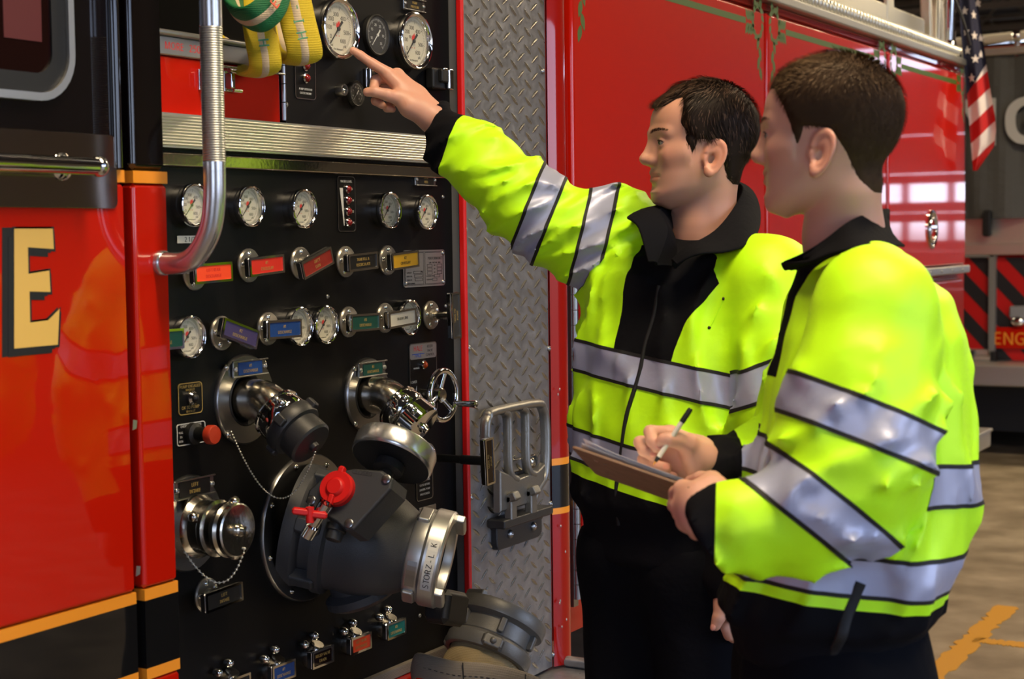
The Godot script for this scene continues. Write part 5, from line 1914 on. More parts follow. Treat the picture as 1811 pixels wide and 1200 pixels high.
	mb.box(T(lc + lx * 0.017 + Vector3(0, -0.002, 0), Basis(lx, Vector3.UP, lx.cross(Vector3.UP)).orthonormalized()), Vector3(0.030, 0.013, 0.016), 0.004)
	mb.tube([lc + Vector3(0, 0.01, 0), lc + Vector3(0, -0.018, 0)], 0.008, 10)
	obj("red_lever", mb, M["signal red"], o)

func ring_angle(t: Transform3D, dir: Vector3) -> float:
	var best := 0.0
	var top := -9.0
	for k in 360:
		var g := TAU * k / 360
		var s := (t.basis * Vector3(cos(g), 0, sin(g))).normalized().dot(dir.normalized())
		if s > top:
			top = s
			best = g
	return best

# ------------------------------------------------------------------ below the panel
func under() -> void:
	var mb := MB.new()
	slab(mb, 2.0, 3.17, 0.535, 0.56, -0.02, 0.012, 0.003)
	part("panel_foot", mb, "webbing", "worn strip under the pump panel")
	mb = MB.new()
	slab(mb, 2.0, 3.17, 0.40, 0.535, -0.02, 0.03, 0.004)
	part("red_sill", mb, "deep red paint", "red sill under the pump panel")
	mb = MB.new()
	slab(mb, 2.0, 3.63, 0.36, 0.392, 0.0, 0.40, 0.006)
	slab(mb, 2.0, 3.63, 0.392, 0.42, 0.37, 0.40, 0.01)
	slab(mb, 3.60, 3.63, 0.392, 0.42, 0.04, 0.40, 0.01)
	part("running_board", mb, "tread metal", "metal running board that the grey hose lies on")

# ------------------------------------------------------------------ surfaces from distance fields
static func smin(a: float, b: float, k: float) -> float:
	var h := maxf(k - absf(a - b), 0.0) / k
	return minf(a, b) - h * h * k * 0.25

static func smax(a: float, b: float, k: float) -> float:
	return -smin(-a, -b, k)

# a chain of tapered capsules with culling
class Bones:
	var a := PackedVector3Array()
	var ab := PackedVector3Array()
	var il := PackedFloat32Array()
	var ra := PackedFloat32Array()
	var dr := PackedFloat32Array()
	var k := 0.01
	func _init(blend: float) -> void:
		k = blend
	func seg(p: Vector3, q: Vector3, r0: float, r1: float) -> void:
		a.append(p)
		ab.append(q - p)
		il.append(1.0 / maxf((q - p).length_squared(), 1e-9))
		ra.append(r0)
		dr.append(r1 - r0)
	func chain(pts: Array, rs: Array) -> void:
		for i in pts.size() - 1:
			seg(pts[i], pts[i + 1], rs[i], rs[i + 1])
	func at(p: Vector3) -> float:
		var d := 9.0
		for i in a.size():
			var w := p - a[i]
			var t := clampf(w.dot(ab[i]) * il[i], 0.0, 1.0)
			var e := (w - ab[i] * t).length() - ra[i] - dr[i] * t
			var h := k - absf(d - e)
			d = minf(d, e)
			if h > 0.0:
				d -= h * h * 0.25 / k
		return d

# surface nets by flooding along the surface from seeds
func nets(f: Callable, lo: Vector3, hi: Vector3, cell: float, seeds: Array) -> Dictionary:
	var nx := int(ceil((hi.x - lo.x) / cell)) + 1
	var ny := int(ceil((hi.y - lo.y) / cell)) + 1
	var nz := int(ceil((hi.z - lo.z) / cell)) + 1
	var sx := 1
	var sy := nx
	var sz := nx * ny
	var val := PackedFloat32Array()
	val.resize(nx * ny * nz)
	val.fill(1e9)
	var vid := PackedInt32Array()
	vid.resize(nx * ny * nz)
	vid.fill(-1)
	var V := PackedVector3Array()
	var cells := PackedInt32Array()
	var todo := PackedInt32Array()
	var off := [0, sx, sy, sx + sy, sz, sx + sz, sy + sz, sx + sy + sz]
	for s in seeds:
		# walk from the seed along +x, +y, -x, -y, +z, -z to the surface
		for dir in [Vector3i(1, 0, 0), Vector3i(0, 1, 0), Vector3i(-1, 0, 0), Vector3i(0, 0, 1), Vector3i(0, -1, 0), Vector3i(0, 0, -1)]:
			var g := Vector3i(((s - lo) / cell).floor())
			var inside: bool = f.call(lo + Vector3(g) * cell) < 0.0
			if not inside:
				break
			while g.x > 0 and g.y > 0 and g.z > 0 and g.x < nx - 2 and g.y < ny - 2 and g.z < nz - 2:
				var h: Vector3i = g + dir
				if f.call(lo + Vector3(h) * cell) >= 0.0:
					var m := Vector3i(mini(g.x, h.x), mini(g.y, h.y), mini(g.z, h.z))
					todo.append(m.x + m.y * sy + m.z * sz)
					break
				g = h
	var corner := PackedFloat32Array()
	corner.resize(8)
	while todo.size():
		var id := todo[todo.size() - 1]
		todo.resize(todo.size() - 1)
		if vid[id] != -1:
			continue
		var cx := id % nx
		var cy := (id / nx) % ny
		var cz := id / sz
		if cx >= nx - 1 or cy >= ny - 1 or cz >= nz - 1:
			vid[id] = -2
			continue
		var mask := 0
		for q in 8:
			var ci: int = id + off[q]
			var e := val[ci]
			if e > 1e8:
				e = f.call(lo + Vector3(cx + (q & 1), cy + ((q >> 1) & 1), cz + (q >> 2)) * cell)
				val[ci] = e
			corner[q] = e
			if e < 0.0:
				mask |= 1 << q
		if mask == 0 or mask == 255:
			vid[id] = -2
			continue
		var acc := Vector3.ZERO
		var n := 0
		for q in 8:
			for ax in 3:
				var bit := 1 << ax
				if q & bit:
					continue
				var e0 := corner[q]
				var e1 := corner[q | bit]
				if (e0 < 0.0) != (e1 < 0.0):
					var t := e0 / (e0 - e1)
					var pp := Vector3(q & 1, (q >> 1) & 1, q >> 2)
					pp[ax] += t
					acc += pp
					n += 1
		vid[id] = V.size()
		V.append(lo + (Vector3(cx, cy, cz) + acc / n) * cell)
		cells.append(id)
		# neighbours across faces whose corners differ
		if cx > 0 and (mask & 0x55) != 0 and (mask & 0x55) != 0x55:
			todo.append(id - sx)
		if cx < nx - 2 and (mask & 0xAA) != 0 and (mask & 0xAA) != 0xAA:
			todo.append(id + sx)
		if cy > 0 and (mask & 0x33) != 0 and (mask & 0x33) != 0x33:
			todo.append(id - sy)
		if cy < ny - 2 and (mask & 0xCC) != 0 and (mask & 0xCC) != 0xCC:
			todo.append(id + sy)
		if cz > 0 and (mask & 0x0F) != 0 and (mask & 0x0F) != 0x0F:
			todo.append(id - sz)
		if cz < nz - 2 and (mask & 0xF0) != 0 and (mask & 0xF0) != 0xF0:
			todo.append(id + sz)
	var I := PackedInt32Array()
	var st := [sx, sy, sz]
	for id in cells:
		var e0 := val[id]
		for ax in 3:
			var e1 := val[id + st[ax]]
			if (e0 < 0.0) == (e1 < 0.0):
				continue
			var u: int = st[(ax + 1) % 3]
			var w: int = st[(ax + 2) % 3]
			if id - u - w < 0:
				continue
			var a := vid[id]
			var b := vid[id - u]
			var c := vid[id - u - w]
			var d := vid[id - w]
			if a < 0 or b < 0 or c < 0 or d < 0:
				continue
			if e0 < 0.0:
				I.append_array([a, c, b, a, d, c])
			else:
				I.append_array([a, b, c, a, c, d])
	return {"v": V, "t": I}

func smooth(m: Dictionary, times: int, amount := 0.5) -> void:
	var t: PackedInt32Array = m.t
	for it in times:
		var v: PackedVector3Array = m.v
		var acc := PackedVector3Array()
		var cnt := PackedFloat32Array()
		acc.resize(v.size())
		cnt.resize(v.size())
		for k in range(0, t.size(), 3):
			var a := t[k]
			var b := t[k + 1]
			var c := t[k + 2]
			acc[a] += v[b] + v[c]
			acc[b] += v[a] + v[c]
			acc[c] += v[a] + v[b]
			cnt[a] += 2.0
			cnt[b] += 2.0
			cnt[c] += 2.0
		for k in v.size():
			if cnt[k] > 0.0:
				v[k] = v[k].lerp(acc[k] / cnt[k], amount)
		m.v = v

func normals(m: Dictionary) -> void:
	var v: PackedVector3Array = m.v
	var t: PackedInt32Array = m.t
	var n := PackedVector3Array()
	n.resize(v.size())
	for k in range(0, t.size(), 3):
		var a := t[k]
		var b := t[k + 1]
		var c := t[k + 2]
		var g := (v[c] - v[a]).cross(v[b] - v[a])
		n[a] += g
		n[b] += g
		n[c] += g
	for k in n.size():
		n[k] = n[k].normalized()
	m.n = n

# cut a mesh along s = 0; returns [below, above]
func cut(m: Dictionary, s: PackedFloat32Array) -> Array:
	var out := []
	var v: PackedVector3Array = m.v
	var n: PackedVector3Array = m.n
	var t: PackedInt32Array = m.t
	for side in 2:
		var sg := -1.0 if side == 0 else 1.0
		var V := PackedVector3Array()
		var N := PackedVector3Array()
		var I := PackedInt32Array()
		var id := PackedInt32Array()
		id.resize(v.size())
		id.fill(-1)
		var edge := {}
		for k in range(0, t.size(), 3):
			var inn := 0
			for j in 3:
				if s[t[k + j]] * sg >= 0.0:
					inn += 1
			if inn == 0:
				continue
			var ring := []
			for j in 3:
				var a := t[k + j]
				var b := t[k + (j + 1) % 3]
				var ia := s[a] * sg >= 0.0
				var ib := s[b] * sg >= 0.0
				if ia:
					if id[a] < 0:
						id[a] = V.size()
						V.append(v[a])
						N.append(n[a])
					ring.append(id[a])
				if ia != ib:
					var key := mini(a, b) * 4194304 + maxi(a, b)
					if not edge.has(key):
						var w := s[a] / (s[a] - s[b])
						edge[key] = V.size()
						V.append(v[a].lerp(v[b], w))
						N.append(n[a].lerp(n[b], w).normalized())
					ring.append(edge[key])
			for j in range(1, ring.size() - 1):
				I.append_array([ring[0], ring[j], ring[j + 1]])
		out.append({"v": V, "n": N, "t": I})
	return out

func cut_by(m: Dictionary, f: Callable) -> Array:
	var s := PackedFloat32Array()
	s.resize(m.v.size())
	for k in m.v.size():
		s[k] = f.call(m.v[k])
	return cut(m, s)

func joined(ms: Array, lift := 0.0) -> ArrayMesh:
	var V := PackedVector3Array()
	var N := PackedVector3Array()
	var I := PackedInt32Array()
	for m in ms:
		var o := V.size()
		for k in m.v.size():
			V.append(m.v[k] + m.n[k] * lift)
		N.append_array(m.n)
		for i in m.t:
			I.append(o + i)
	var a := []
	a.resize(Mesh.ARRAY_MAX)
	a[Mesh.ARRAY_VERTEX] = V
	a[Mesh.ARRAY_NORMAL] = N
	a[Mesh.ARRAY_INDEX] = I
	var r := ArrayMesh.new()
	if I.size():
		r.add_surface_from_arrays(Mesh.PRIMITIVE_TRIANGLES, a)
	return r

# ------------------------------------------------------------------ heads
# tables by height above the chin (metres): front of the face without the nose, back of the skull, half width
const HY := [-0.004, 0.004, 0.012, 0.020, 0.030, 0.038, 0.046, 0.054, 0.062, 0.074, 0.090, 0.104, 0.118, 0.130, 0.142, 0.160, 0.178, 0.194, 0.206, 0.216, 0.223, 0.227]
const HF := [0.058, 0.079, 0.0845, 0.0855, 0.084, 0.083, 0.083, 0.083, 0.083, 0.0825, 0.082, 0.0822, 0.0832, 0.0855, 0.087, 0.0865, 0.081, 0.068, 0.052, 0.034, 0.012, -0.008]
const HB := [0.050, 0.030, 0.008, -0.012, -0.030, -0.042, -0.052, -0.060, -0.068, -0.078, -0.090, -0.098, -0.1025, -0.105, -0.106, -0.104, -0.098, -0.086, -0.073, -0.057, -0.038, -0.020]
const HW := [0.010, 0.024, 0.036, 0.045, 0.053, 0.057, 0.060, 0.0625, 0.0645, 0.067, 0.069, 0.0705, 0.0725, 0.0745, 0.076, 0.0765, 0.0735, 0.065, 0.055, 0.042, 0.026, 0.008]

class Head:
	var t: Transform3D
	var inv: Transform3D
	var k := 1.0
	var F := PackedFloat32Array()
	var B := PackedFloat32Array()
	var W := PackedFloat32Array()
	var nose_out := 0.0
	var smile := 0.0
	var ears := true
	func _init(at: Transform3D, scale_: float) -> void:
		t = at
		inv = at.affine_inverse()
		k = scale_
		for i in 241:
			var y := -0.004 + i * 0.001
			F.append(look(HF, y))
			B.append(look(HB, y))
			W.append(look(HW, y))
		W = soften(W, 6)
		B = soften(B, 6)
		F = soften(F, 2)
	func soften(a: PackedFloat32Array, n: int) -> PackedFloat32Array:
		var r := a.duplicate()
		for i in range(n, 215 - n):
			var s := 0.0
			for j in range(-n, n + 1):
				s += a[i + j]
			r[i] = s / (2 * n + 1)
		return r
	func look(tab: Array, y: float) -> float:
		var m := HY.size()
		for i in m - 1:
			if y <= HY[i + 1]:
				var u: float = clampf((y - HY[i]) / (HY[i + 1] - HY[i]), 0.0, 1.0)
				return cubic_interpolate_in_time(tab[i], tab[i + 1], tab[maxi(i - 1, 0)], tab[mini(i + 2, m - 1)], u, 1.0, -1.0, 2.0)
		return tab[m - 1]
	func skull(q: Vector3) -> float:
		var y := q.y
		var fi := clampf((y + 0.004) * 1000.0, 0.0, 230.99)
		var i := int(fi)
		var u := fi - i
		var xf := lerpf(F[i], F[i + 1], u)
		var xb := lerpf(B[i], B[i + 1], u)
		var w := lerpf(W[i], W[i + 1], u)
		var a := maxf((xf - xb) * 0.5, 0.001)
		var dx := (q.x - (xf + xb) * 0.5) / a
		var dz := q.z / w
		var e := 2.35 if dx > 0.0 else 2.1
		var g := pow(pow(absf(dx), e) + pow(absf(dz), e), 1.0 / e)
		var d := (g - 1.0) * minf(a, w)
		if y < -0.004:
			d = maxf(d, -0.004 - y)
		elif y > 0.227:
			d = maxf(d, y - 0.227)
		return d
	func cap(q: Vector3, a: Vector3, b: Vector3, ra: float, rb: float) -> float:
		var ab := b - a
		var s := clampf((q - a).dot(ab) / ab.length_squared(), 0.0, 1.0)
		return q.distance_to(a + ab * s) - lerpf(ra, rb, s)
	func sm(a: float, b: float, kk: float) -> float:
		var h := maxf(kk - absf(a - b), 0.0) / kk
		return minf(a, b) - h * h * kk * 0.25
	# in world metres
	func at(p: Vector3) -> float:
		return local(inv * p / k) * k
	func local(q: Vector3) -> float:
		var d := skull(q)
		if d > 0.05:
			return d
		var az := absf(q.z)
		var m := Vector3(q.x, q.y, az)
		if q.x > 0.03:
			if q.y > 0.06 and q.y < 0.165:
				# brow, cheekbone, socket
				d = sm(d, cap(m, Vector3(0.084, 0.134, 0.006), Vector3(0.066, 0.133, 0.044), 0.0075, 0.007), 0.014)
				d = sm(d, cap(m, Vector3(0.060, 0.094, 0.036), Vector3(0.038, 0.097, 0.052), 0.0125, 0.011), 0.025)
				var so := m.distance_to(Vector3(0.0935, 0.1155, 0.0365)) - 0.0150
				d = -sm(-d, so, 0.012)
				# lids round the eyeball
				var ey := Vector3(0.0685, 0.1155, 0.0315)
				var lid := m.distance_to(ey) - 0.0142
				var gap := absf(m.y - ey.y + 0.0005 + (m.z - ey.z) * 0.06) - 0.0048 + absf(m.z - ey.z) * 0.28
				if q.x > 0.07:
					lid = maxf(lid, -gap)
				d = sm(d, lid, 0.004)
				# nose
				var nz := cap(q, Vector3(0.0835, 0.123, 0), Vector3(0.0985 + nose_out, 0.0885, 0), 0.0078, 0.0080)
				nz = sm(nz, cap(m, Vector3(0.078, 0.121, 0.007), Vector3(0.084, 0.088, 0.012), 0.0085, 0.008), 0.010)
				nz = sm(nz, q.distance_to(Vector3(0.1003 + nose_out, 0.0865, 0)) - 0.0086, 0.008)
				nz = sm(nz, m.distance_to(Vector3(0.0895, 0.0828, 0.0115)) - 0.0085, 0.008)
				nz = sm(nz, cap(q, Vector3(0.084, 0.0775, 0), Vector3(0.097 + nose_out, 0.0820, 0), 0.006, 0.006), 0.006)
				d = sm(d, nz, 0.010)
			if q.y > 0.025 and q.y < 0.085:
				# lips and the line between them
				var sw := -0.018 * az * smile * 6.0
				d = sm(d, cap(m, Vector3(0.0845, 0.0610 - sw * 0.2, 0.0), Vector3(0.074, 0.0570 + smile * 0.006, 0.022), 0.0060, 0.003), 0.007)
				d = sm(d, cap(m, Vector3(0.0828, 0.0470, 0.0), Vector3(0.073, 0.0515 + smile * 0.006, 0.020), 0.0068, 0.003), 0.007)
				var mo := cap(m, Vector3(0.093, 0.0542, 0.0), Vector3(0.078, 0.0547 + smile * 0.007, 0.026), 0.0034, 0.0022)
				d = -sm(-d, mo, 0.003)
				# dent over the chin, then the chin
				d = -sm(-d, Vector3(q.x - 0.093, (q.y - 0.034) * 1.3, q.z * 0.55).length() - 0.0105, 0.010)
				d = sm(d, cap(m, Vector3(0.073, 0.013, 0.0), Vector3(0.070, 0.014, 0.012), 0.0145, 0.012), 0.016)
		if ears and az > 0.05 and q.x < 0.04 and q.x > -0.05 and q.y > 0.035 and q.y < 0.135:
			d = sm(d, ear(m), 0.005)
		return d
	func ear(m: Vector3) -> float:
		# tilted shell standing off the skull
		var o := m - Vector3(-0.010, 0.087, 0.078)
		var c := cos(0.24)
		var s := sin(0.24)
		var x := o.x * c + o.y * s
		var y := -o.x * s + o.y * c
		# stand-off: back edge further out
		var z := o.z + x * 0.42
		var w := 0.0175 + 0.0035 * clampf(y / 0.03, -1.0, 1.0)
		var e := sqrt((x / w) * (x / w) + (y / 0.0325) * (y / 0.0325))
		var plate := maxf((e - 1.0) * 0.017, absf(z) - 0.0035)
		var helix := sqrt(pow((e - 0.90) * 0.019, 2.0) + pow(z - 0.003, 2.0)) - 0.0037
		if x > 0.008 and y < 0.004 and y > -0.02:
			helix = maxf(helix, 0.002)
		var anti := sqrt(pow((e - 0.52) * 0.019, 2.0) + pow(z - 0.0015, 2.0)) - 0.003
		if x > 0.002:
			anti = 0.01
		var d := sm(plate, sm(helix, anti, 0.002), 0.003)
		# bowl
		var bo := Vector3(x - 0.004, (y + 0.004) * 0.75, z - 0.006).length() - 0.0092
		d = -sm(-d, bo, 0.003)
		# lobe and tragus
		d = sm(d, Vector3(x - 0.003, y + 0.029, z).length() - 0.0072, 0.005)
		d = sm(d, Vector3(x - 0.0155, (y + 0.004) * 0.7, z + 0.001).length() - 0.0042, 0.006)
		return d

# ------------------------------------------------------------------ people
const SIDE := Vector3(0.4983, 0.0, 0.8670)     # along the aisle towards the camera's right
const AWAY := Vector3(0.8670, 0.0, -0.4983)    # away from the camera

# a jacket trunk: rows of [height, centre, yaw, half width, half depth]
class Trunk:
	var ys := PackedFloat32Array()
	var cx := PackedFloat32Array()
	var cz := PackedFloat32Array()
	var co := PackedFloat32Array()
	var si := PackedFloat32Array()
	var wa := PackedFloat32Array()
	var wb := PackedFloat32Array()
	var y0 := 0.0
	var y1 := 0.0
	var n := 0
	func _init(rows: Array) -> void:
		y0 = rows[0][0]
		y1 = rows[rows.size() - 1][0]
		n = 200
		for i in n + 1:
			var y := lerpf(y0, y1, float(i) / n)
			var j := 0
			while j < rows.size() - 2 and rows[j + 1][0] < y:
				j += 1
			var a: Array = rows[j]
			var b: Array = rows[j + 1]
			var t: float = clampf((y - a[0]) / (b[0] - a[0]), 0.0, 1.0)
			t = t * t * (3.0 - 2.0 * t) * 0.6 + t * 0.4
			var c: Vector3 = a[1].lerp(b[1], t)
			var g: float = lerpf(a[2], b[2], t)
			cx.append(c.x)
			cz.append(c.z)
			co.append(cos(g))
			si.append(sin(g))
			wa.append(lerpf(a[3], b[3], t))
			wb.append(lerpf(a[4], b[4], t))
	# (to his left, up, to his front) and the row
	func frame(p: Vector3) -> Vector3:
		var i := int(clampf((p.y - y0) / (y1 - y0), 0.0, 1.0) * n)
		var dx := p.x - cx[i]
		var dz := p.z - cz[i]
		return Vector3(dx * co[i] - dz * si[i], p.y, dx * si[i] + dz * co[i])
	func at(p: Vector3) -> float:
		var i := int(clampf((p.y - y0) / (y1 - y0), 0.0, 1.0) * n)
		var dx := p.x - cx[i]
		var dz := p.z - cz[i]
		var l := (dx * co[i] - dz * si[i]) / wa[i]
		var d := (dx * si[i] + dz * co[i]) / wb[i]
		var g := pow(pow(absf(l), 2.4) + pow(absf(d), 2.4), 1.0 / 2.4)
		var e := (g - 1.0) * minf(wa[i], wb[i])
		if p.y > y1:
			return maxf(e, p.y - y1)
		if p.y < y0:
			return maxf(e, y0 - p.y)
		return e

# yaw such that the local +z of a row points along d, and local +x to the person's left
func yaw_of(d: Vector3) -> float:
	return atan2(d.x, d.z)

# narrow crests between broad hollows, as cloth folds
func crease(r: float) -> float:
	return r * r * 1.25 if r > 0.0 else r * 0.45

func skin_of(mb: MB, m: Dictionary, tint: Callable) -> void:
	var o := mb.v.size()
	mb.tinted = true
	for k in m.v.size():
		mb.tint = tint.call(m.v[k])
		mb.vert(m.v[k], m.n[k])
	for i in m.t:
		mb.ix.append(o + i)

func grid_mesh(f: Callable, lo: Vector3, hi: Vector3, cell: float, seeds: Array, sm := 1) -> Dictionary:
	var m := nets(f, lo, hi, cell, seeds)
	smooth(m, sm)
	normals(m)
	return m

func bounds(pts: Array, pad: float) -> Array:
	var lo := Vector3(1e9, 1e9, 1e9)
	var hi := -lo
	for p in pts:
		lo = lo.min(p)
		hi = hi.max(p)
	return [lo - Vector3.ONE * pad, hi + Vector3.ONE * pad]

# hand: palm chains and five digits, each [points, radii]
func hand(mb: MB, palm: Array, digits: Array, tint: Callable) -> void:
	var pb := Bones.new(0.014)
	var all := []
	for c in palm:
		pb.chain(c[0], c[1])
		all.append_array(c[0])
	var fs := []
	for c in digits:
		var b := Bones.new(0.004)
		b.chain(c[0], c[1])
		fs.append(b)
		all.append_array(c[0])
	var bd := bounds(all, 0.03)
	var f := func(p: Vector3) -> float:
		var d := pb.at(p)
		for b in fs:
			d = smin(d, b.at(p), 0.0055)
		return d
	var m := grid_mesh(f, bd[0], bd[1], 0.0028, [palm[0][0][1].lerp(palm[0][0][0], 0.3)], 1)
	skin_of(mb, m, tint)

func nail(parent: Node3D, tip: Vector3, prev: Vector3, out: Vector3, r: float) -> void:
	var d := (tip - prev).normalized()
	var o := (out - d * out.dot(d)).normalized()
	var mb := MB.new()
	mb.ball(tip + o * r * 0.74 + d * r * 0.25, Vector3(r * 0.62, r * 0.30, r * 0.85), 10, Basis(d.cross(o), o, d).orthonormalized())
	obj("fingernail", mb, M["nail"], parent)

# hair: a shell over the skull where mask < 0, with fine strands
func hair(person: Node3D, h: Head, nk: Bones, thick: Callable, mask: Callable, shell: String, tips: String, tip_at: Callable, seed_: int, count: int, len_: float, lie: float) -> void:
	var f := func(p: Vector3) -> float:
		var q: Vector3 = h.inv * p / h.k
		var mk: float = mask.call(q)
		if mk > 0.02:
			return mk
		var th: float = thick.call(q) * clampf(-mk / 0.012, 0.0, 1.0) - 0.0008
		var ctr := Vector3(-0.008, 0.128, 0.0)
		var d: float = h.skull(ctr + (q - ctr) / (1.0 + th / 0.092))
		if q.y < 0.10 and q.x < 0.0:
			d = smin(d, nk.at(p) / h.k - th, 0.018)
		return smax(d, mk, 0.003)
	var c := h.t * (Vector3(-0.01, 0.15, 0) * h.k)
	var bd := [c - Vector3.ONE * 0.15, c + Vector3.ONE * 0.15]
	var m := grid_mesh(f, bd[0], bd[1], 0.0036, [h.t * (Vector3(-0.03, 0.19, 0) * h.k)], 1)
	var o := obj("hair", joined([m]), M[shell], person)
	# strands, combed away from the crown and down
	var rg := RandomNumberGenerator.new()
	rg.seed = seed_
	var a := MB.new()
	var b := MB.new()
	var crown: Vector3 = h.t * (Vector3(-0.055, 0.215, 0.01) * h.k)
	var upv := h.t.basis.y.normalized()
	var fw := h.t.basis.x.normalized()
	var nt: int = m.t.size() / 3
	var wn := noise(14.0, seed_, 2)
	for k in count:
		var e := rg.randi_range(0, nt - 1) * 3
		var u := rg.randf()
		var w := rg.randf() * (1.0 - u)
		var p: Vector3 = m.v[m.t[e]] * (1.0 - u - w) + m.v[m.t[e + 1]] * u + m.v[m.t[e + 2]] * w
		var nn: Vector3 = m.n[m.t[e]]
		var q: Vector3 = h.inv * p / h.k
		if h.skull(q) < 0.0012 or (q.y < 0.1 and nk.at(p) < 0.0012):
			continue
		var away := (p - crown)
		away = (away - nn * away.dot(nn)).normalized()
		var down := (-upv - fw * 0.35)
		down = (down - nn * down.dot(nn)).normalized()
		var side := clampf((0.2 - q.y) / 0.05, 0.0, 1.0)
		var dir := (away.lerp(down, side * 0.8) + Vector3(wn.get_noise_3dv(p), wn.get_noise_3dv(p + Vector3(7, 0, 0)), wn.get_noise_3dv(p + Vector3(0, 9, 0))) * 0.5).normalized()
		dir = (dir * (1.0 - lie) + nn * lie).normalized()
		var L := len_ * rg.randf_range(0.6, 1.15) * clampf(thick.call(q) / 0.010, 0.35, 1.2)
		var s := dir.cross(nn).normalized() * 0.0005
		var p1 := p + dir * L * 0.5 + nn * L * 0.08
		var p2 := p + dir * L
		p -= nn * 0.001
		var mb := b if tip_at.call(q) > rg.randf() else a
		mb.quadn(p - s, p + s, p1 + s * 0.8, p1 - s * 0.8, nn, nn, nn, nn)
		mb.quadn(p1 - s * 0.8, p1 + s * 0.8, p2 + s * 0.15, p2 - s * 0.15, nn, nn, nn, nn)
	for e in [[a, shell], [b, tips]]:
		if e[0].v.size():
			obj("hair_strands", e[0], M[e[1]], o).set_meta("kind", "stuff")

func face_parts(person: Node3D, h: Head, sides: Array, brow: String, look: Vector3) -> void:
	for s in sides:
		var c := h.t * (Vector3(0.0685, 0.1155, 0.0315 * s) * h.k)
		var mb := MB.new()
		mb.ball(c, Vector3.ONE * 0.0122 * h.k, 16)
		var e := obj("eye", mb, M["eye white"], person)
		mb = MB.new()
		mb.ball(c + look * 0.0068 * h.k, Vector3.ONE * 0.0066 * h.k, 14)
		obj("iris", mb, M["iris"], e)
		mb = MB.new()
		mb.ball(c + look * 0.0104 * h.k, Vector3.ONE * 0.0034 * h.k, 10)
		obj("pupil", mb, M["print black"], e)
		# dark lashes along the upper lid
		mb = MB.new()
		var la := []
		for i in 9:
			var a := lerpf(-0.95, 0.95, i / 8.0)
			la.append(h.t * (Vector3(0.0685 + 0.0146 * cos(a) * 0.96, 0.1155 + 0.0044 - 0.0034 * a * a, (0.0315 + 0.0146 * sin(a)) * s) * h.k))
		mb.tube(la, 0.0009, 5)
		obj("eyelashes", mb, M["hair dark"], person)
		# brow: short hairs along the ridge
		mb = MB.new()
		var rg := RandomNumberGenerator.new()
		rg.seed = 5
		for k in 330:
			var t := rg.randf()
			var q := Vector3(lerpf(0.0925, 0.064, t * t * 0.6 + t * 0.4), 0.1345 + 0.005 * sin(PI * t * 0.8) + rg.randf_range(-0.0036, 0.0034) * (1.0 - 0.5 * t), lerpf(0.010, 0.052, t))
			for it in 3:
				var d: float = h.local(q)
				q.x -= d * 0.8
			var a: Vector3 = h.t * (Vector3(q.x, q.y, q.z * s) * h.k)
			var dir: Vector3 = h.t.basis * Vector3(-0.25, 0.35 - 0.5 * t, s * 0.8)
			var b := a + dir.normalized() * 0.006 + h.t.basis.x * 0.0012
			var w := h.t.basis.y * 0.0003
			var nn: Vector3 = (h.t.basis * Vector3(0.8, 0.2, 0.3 * s)).normalized()
			mb.quadn(a - w, a + w, b + w * 0.3, b - w * 0.3, nn, nn, nn, nn)
		obj("eyebrow", mb, M[brow], person).set_meta("kind", "stuff")

# splits one jacket mesh into cloth, tape and edging
class Outfit:
	var cloth := []
	var dark := []
	var silver := []     # one array of meshes per band
	var edges := []

func band(o: Outfit, pieces: Array, c: Vector3, n: Vector3, half: float, reach: float, into: Array) -> Array:
	var rest := []
	n = n.normalized()
	for m in pieces:
		var near := func(p: Vector3) -> float:
			return (p - c).dot(n)
		# far pieces stay whole
		var any := false
		for k in range(0, m.v.size(), 7):
			if absf((m.v[k] - c).dot(n)) < half + 0.02 and m.v[k].distance_to(c) < reach:
				any = true
				break
		if not any:
			rest.append(m)
			continue
		var far := cut_by(m, func(p): return p.distance_to(c) - reach)
		if far[1].t.size():
			rest.append(far[1])
		var w := 0.0045
		var x := cut_by(far[0], func(p): return near.call(p) + half + w)
		rest.append(x[0])
		var y := cut_by(x[1], func(p): return near.call(p) - half - w)
		rest.append(y[1])
		var e0 := cut_by(y[0], func(p): return near.call(p) + half - w * 0.4)
		o.edges.append(e0[0])
		var e1 := cut_by(e0[1], func(p): return near.call(p) - half + w * 0.4)
		o.edges.append(e1[1])
		into.append(e1[0])
	var keep := []
	for m in rest:
		if m.t.size():
			keep.append(m)
	return keep

func dress(person: Node3D, o: Outfit) -> MeshInstance3D:
	var j := obj("jacket", joined(o.cloth), M["hi-vis"], person)
	for s in o.silver:
		var q := joined(s, 0.0012)
		if q.get_surface_count():
			obj("reflective_band", q, M["silver tape"], j)
	obj("band_edging", joined(o.edges, 0.0016), M["edge tape"], j)
	for d in o.dark:
		if d.t.size():
			obj("black_panel", joined([d], 0.0005), M["navy cloth"], j)
	return j

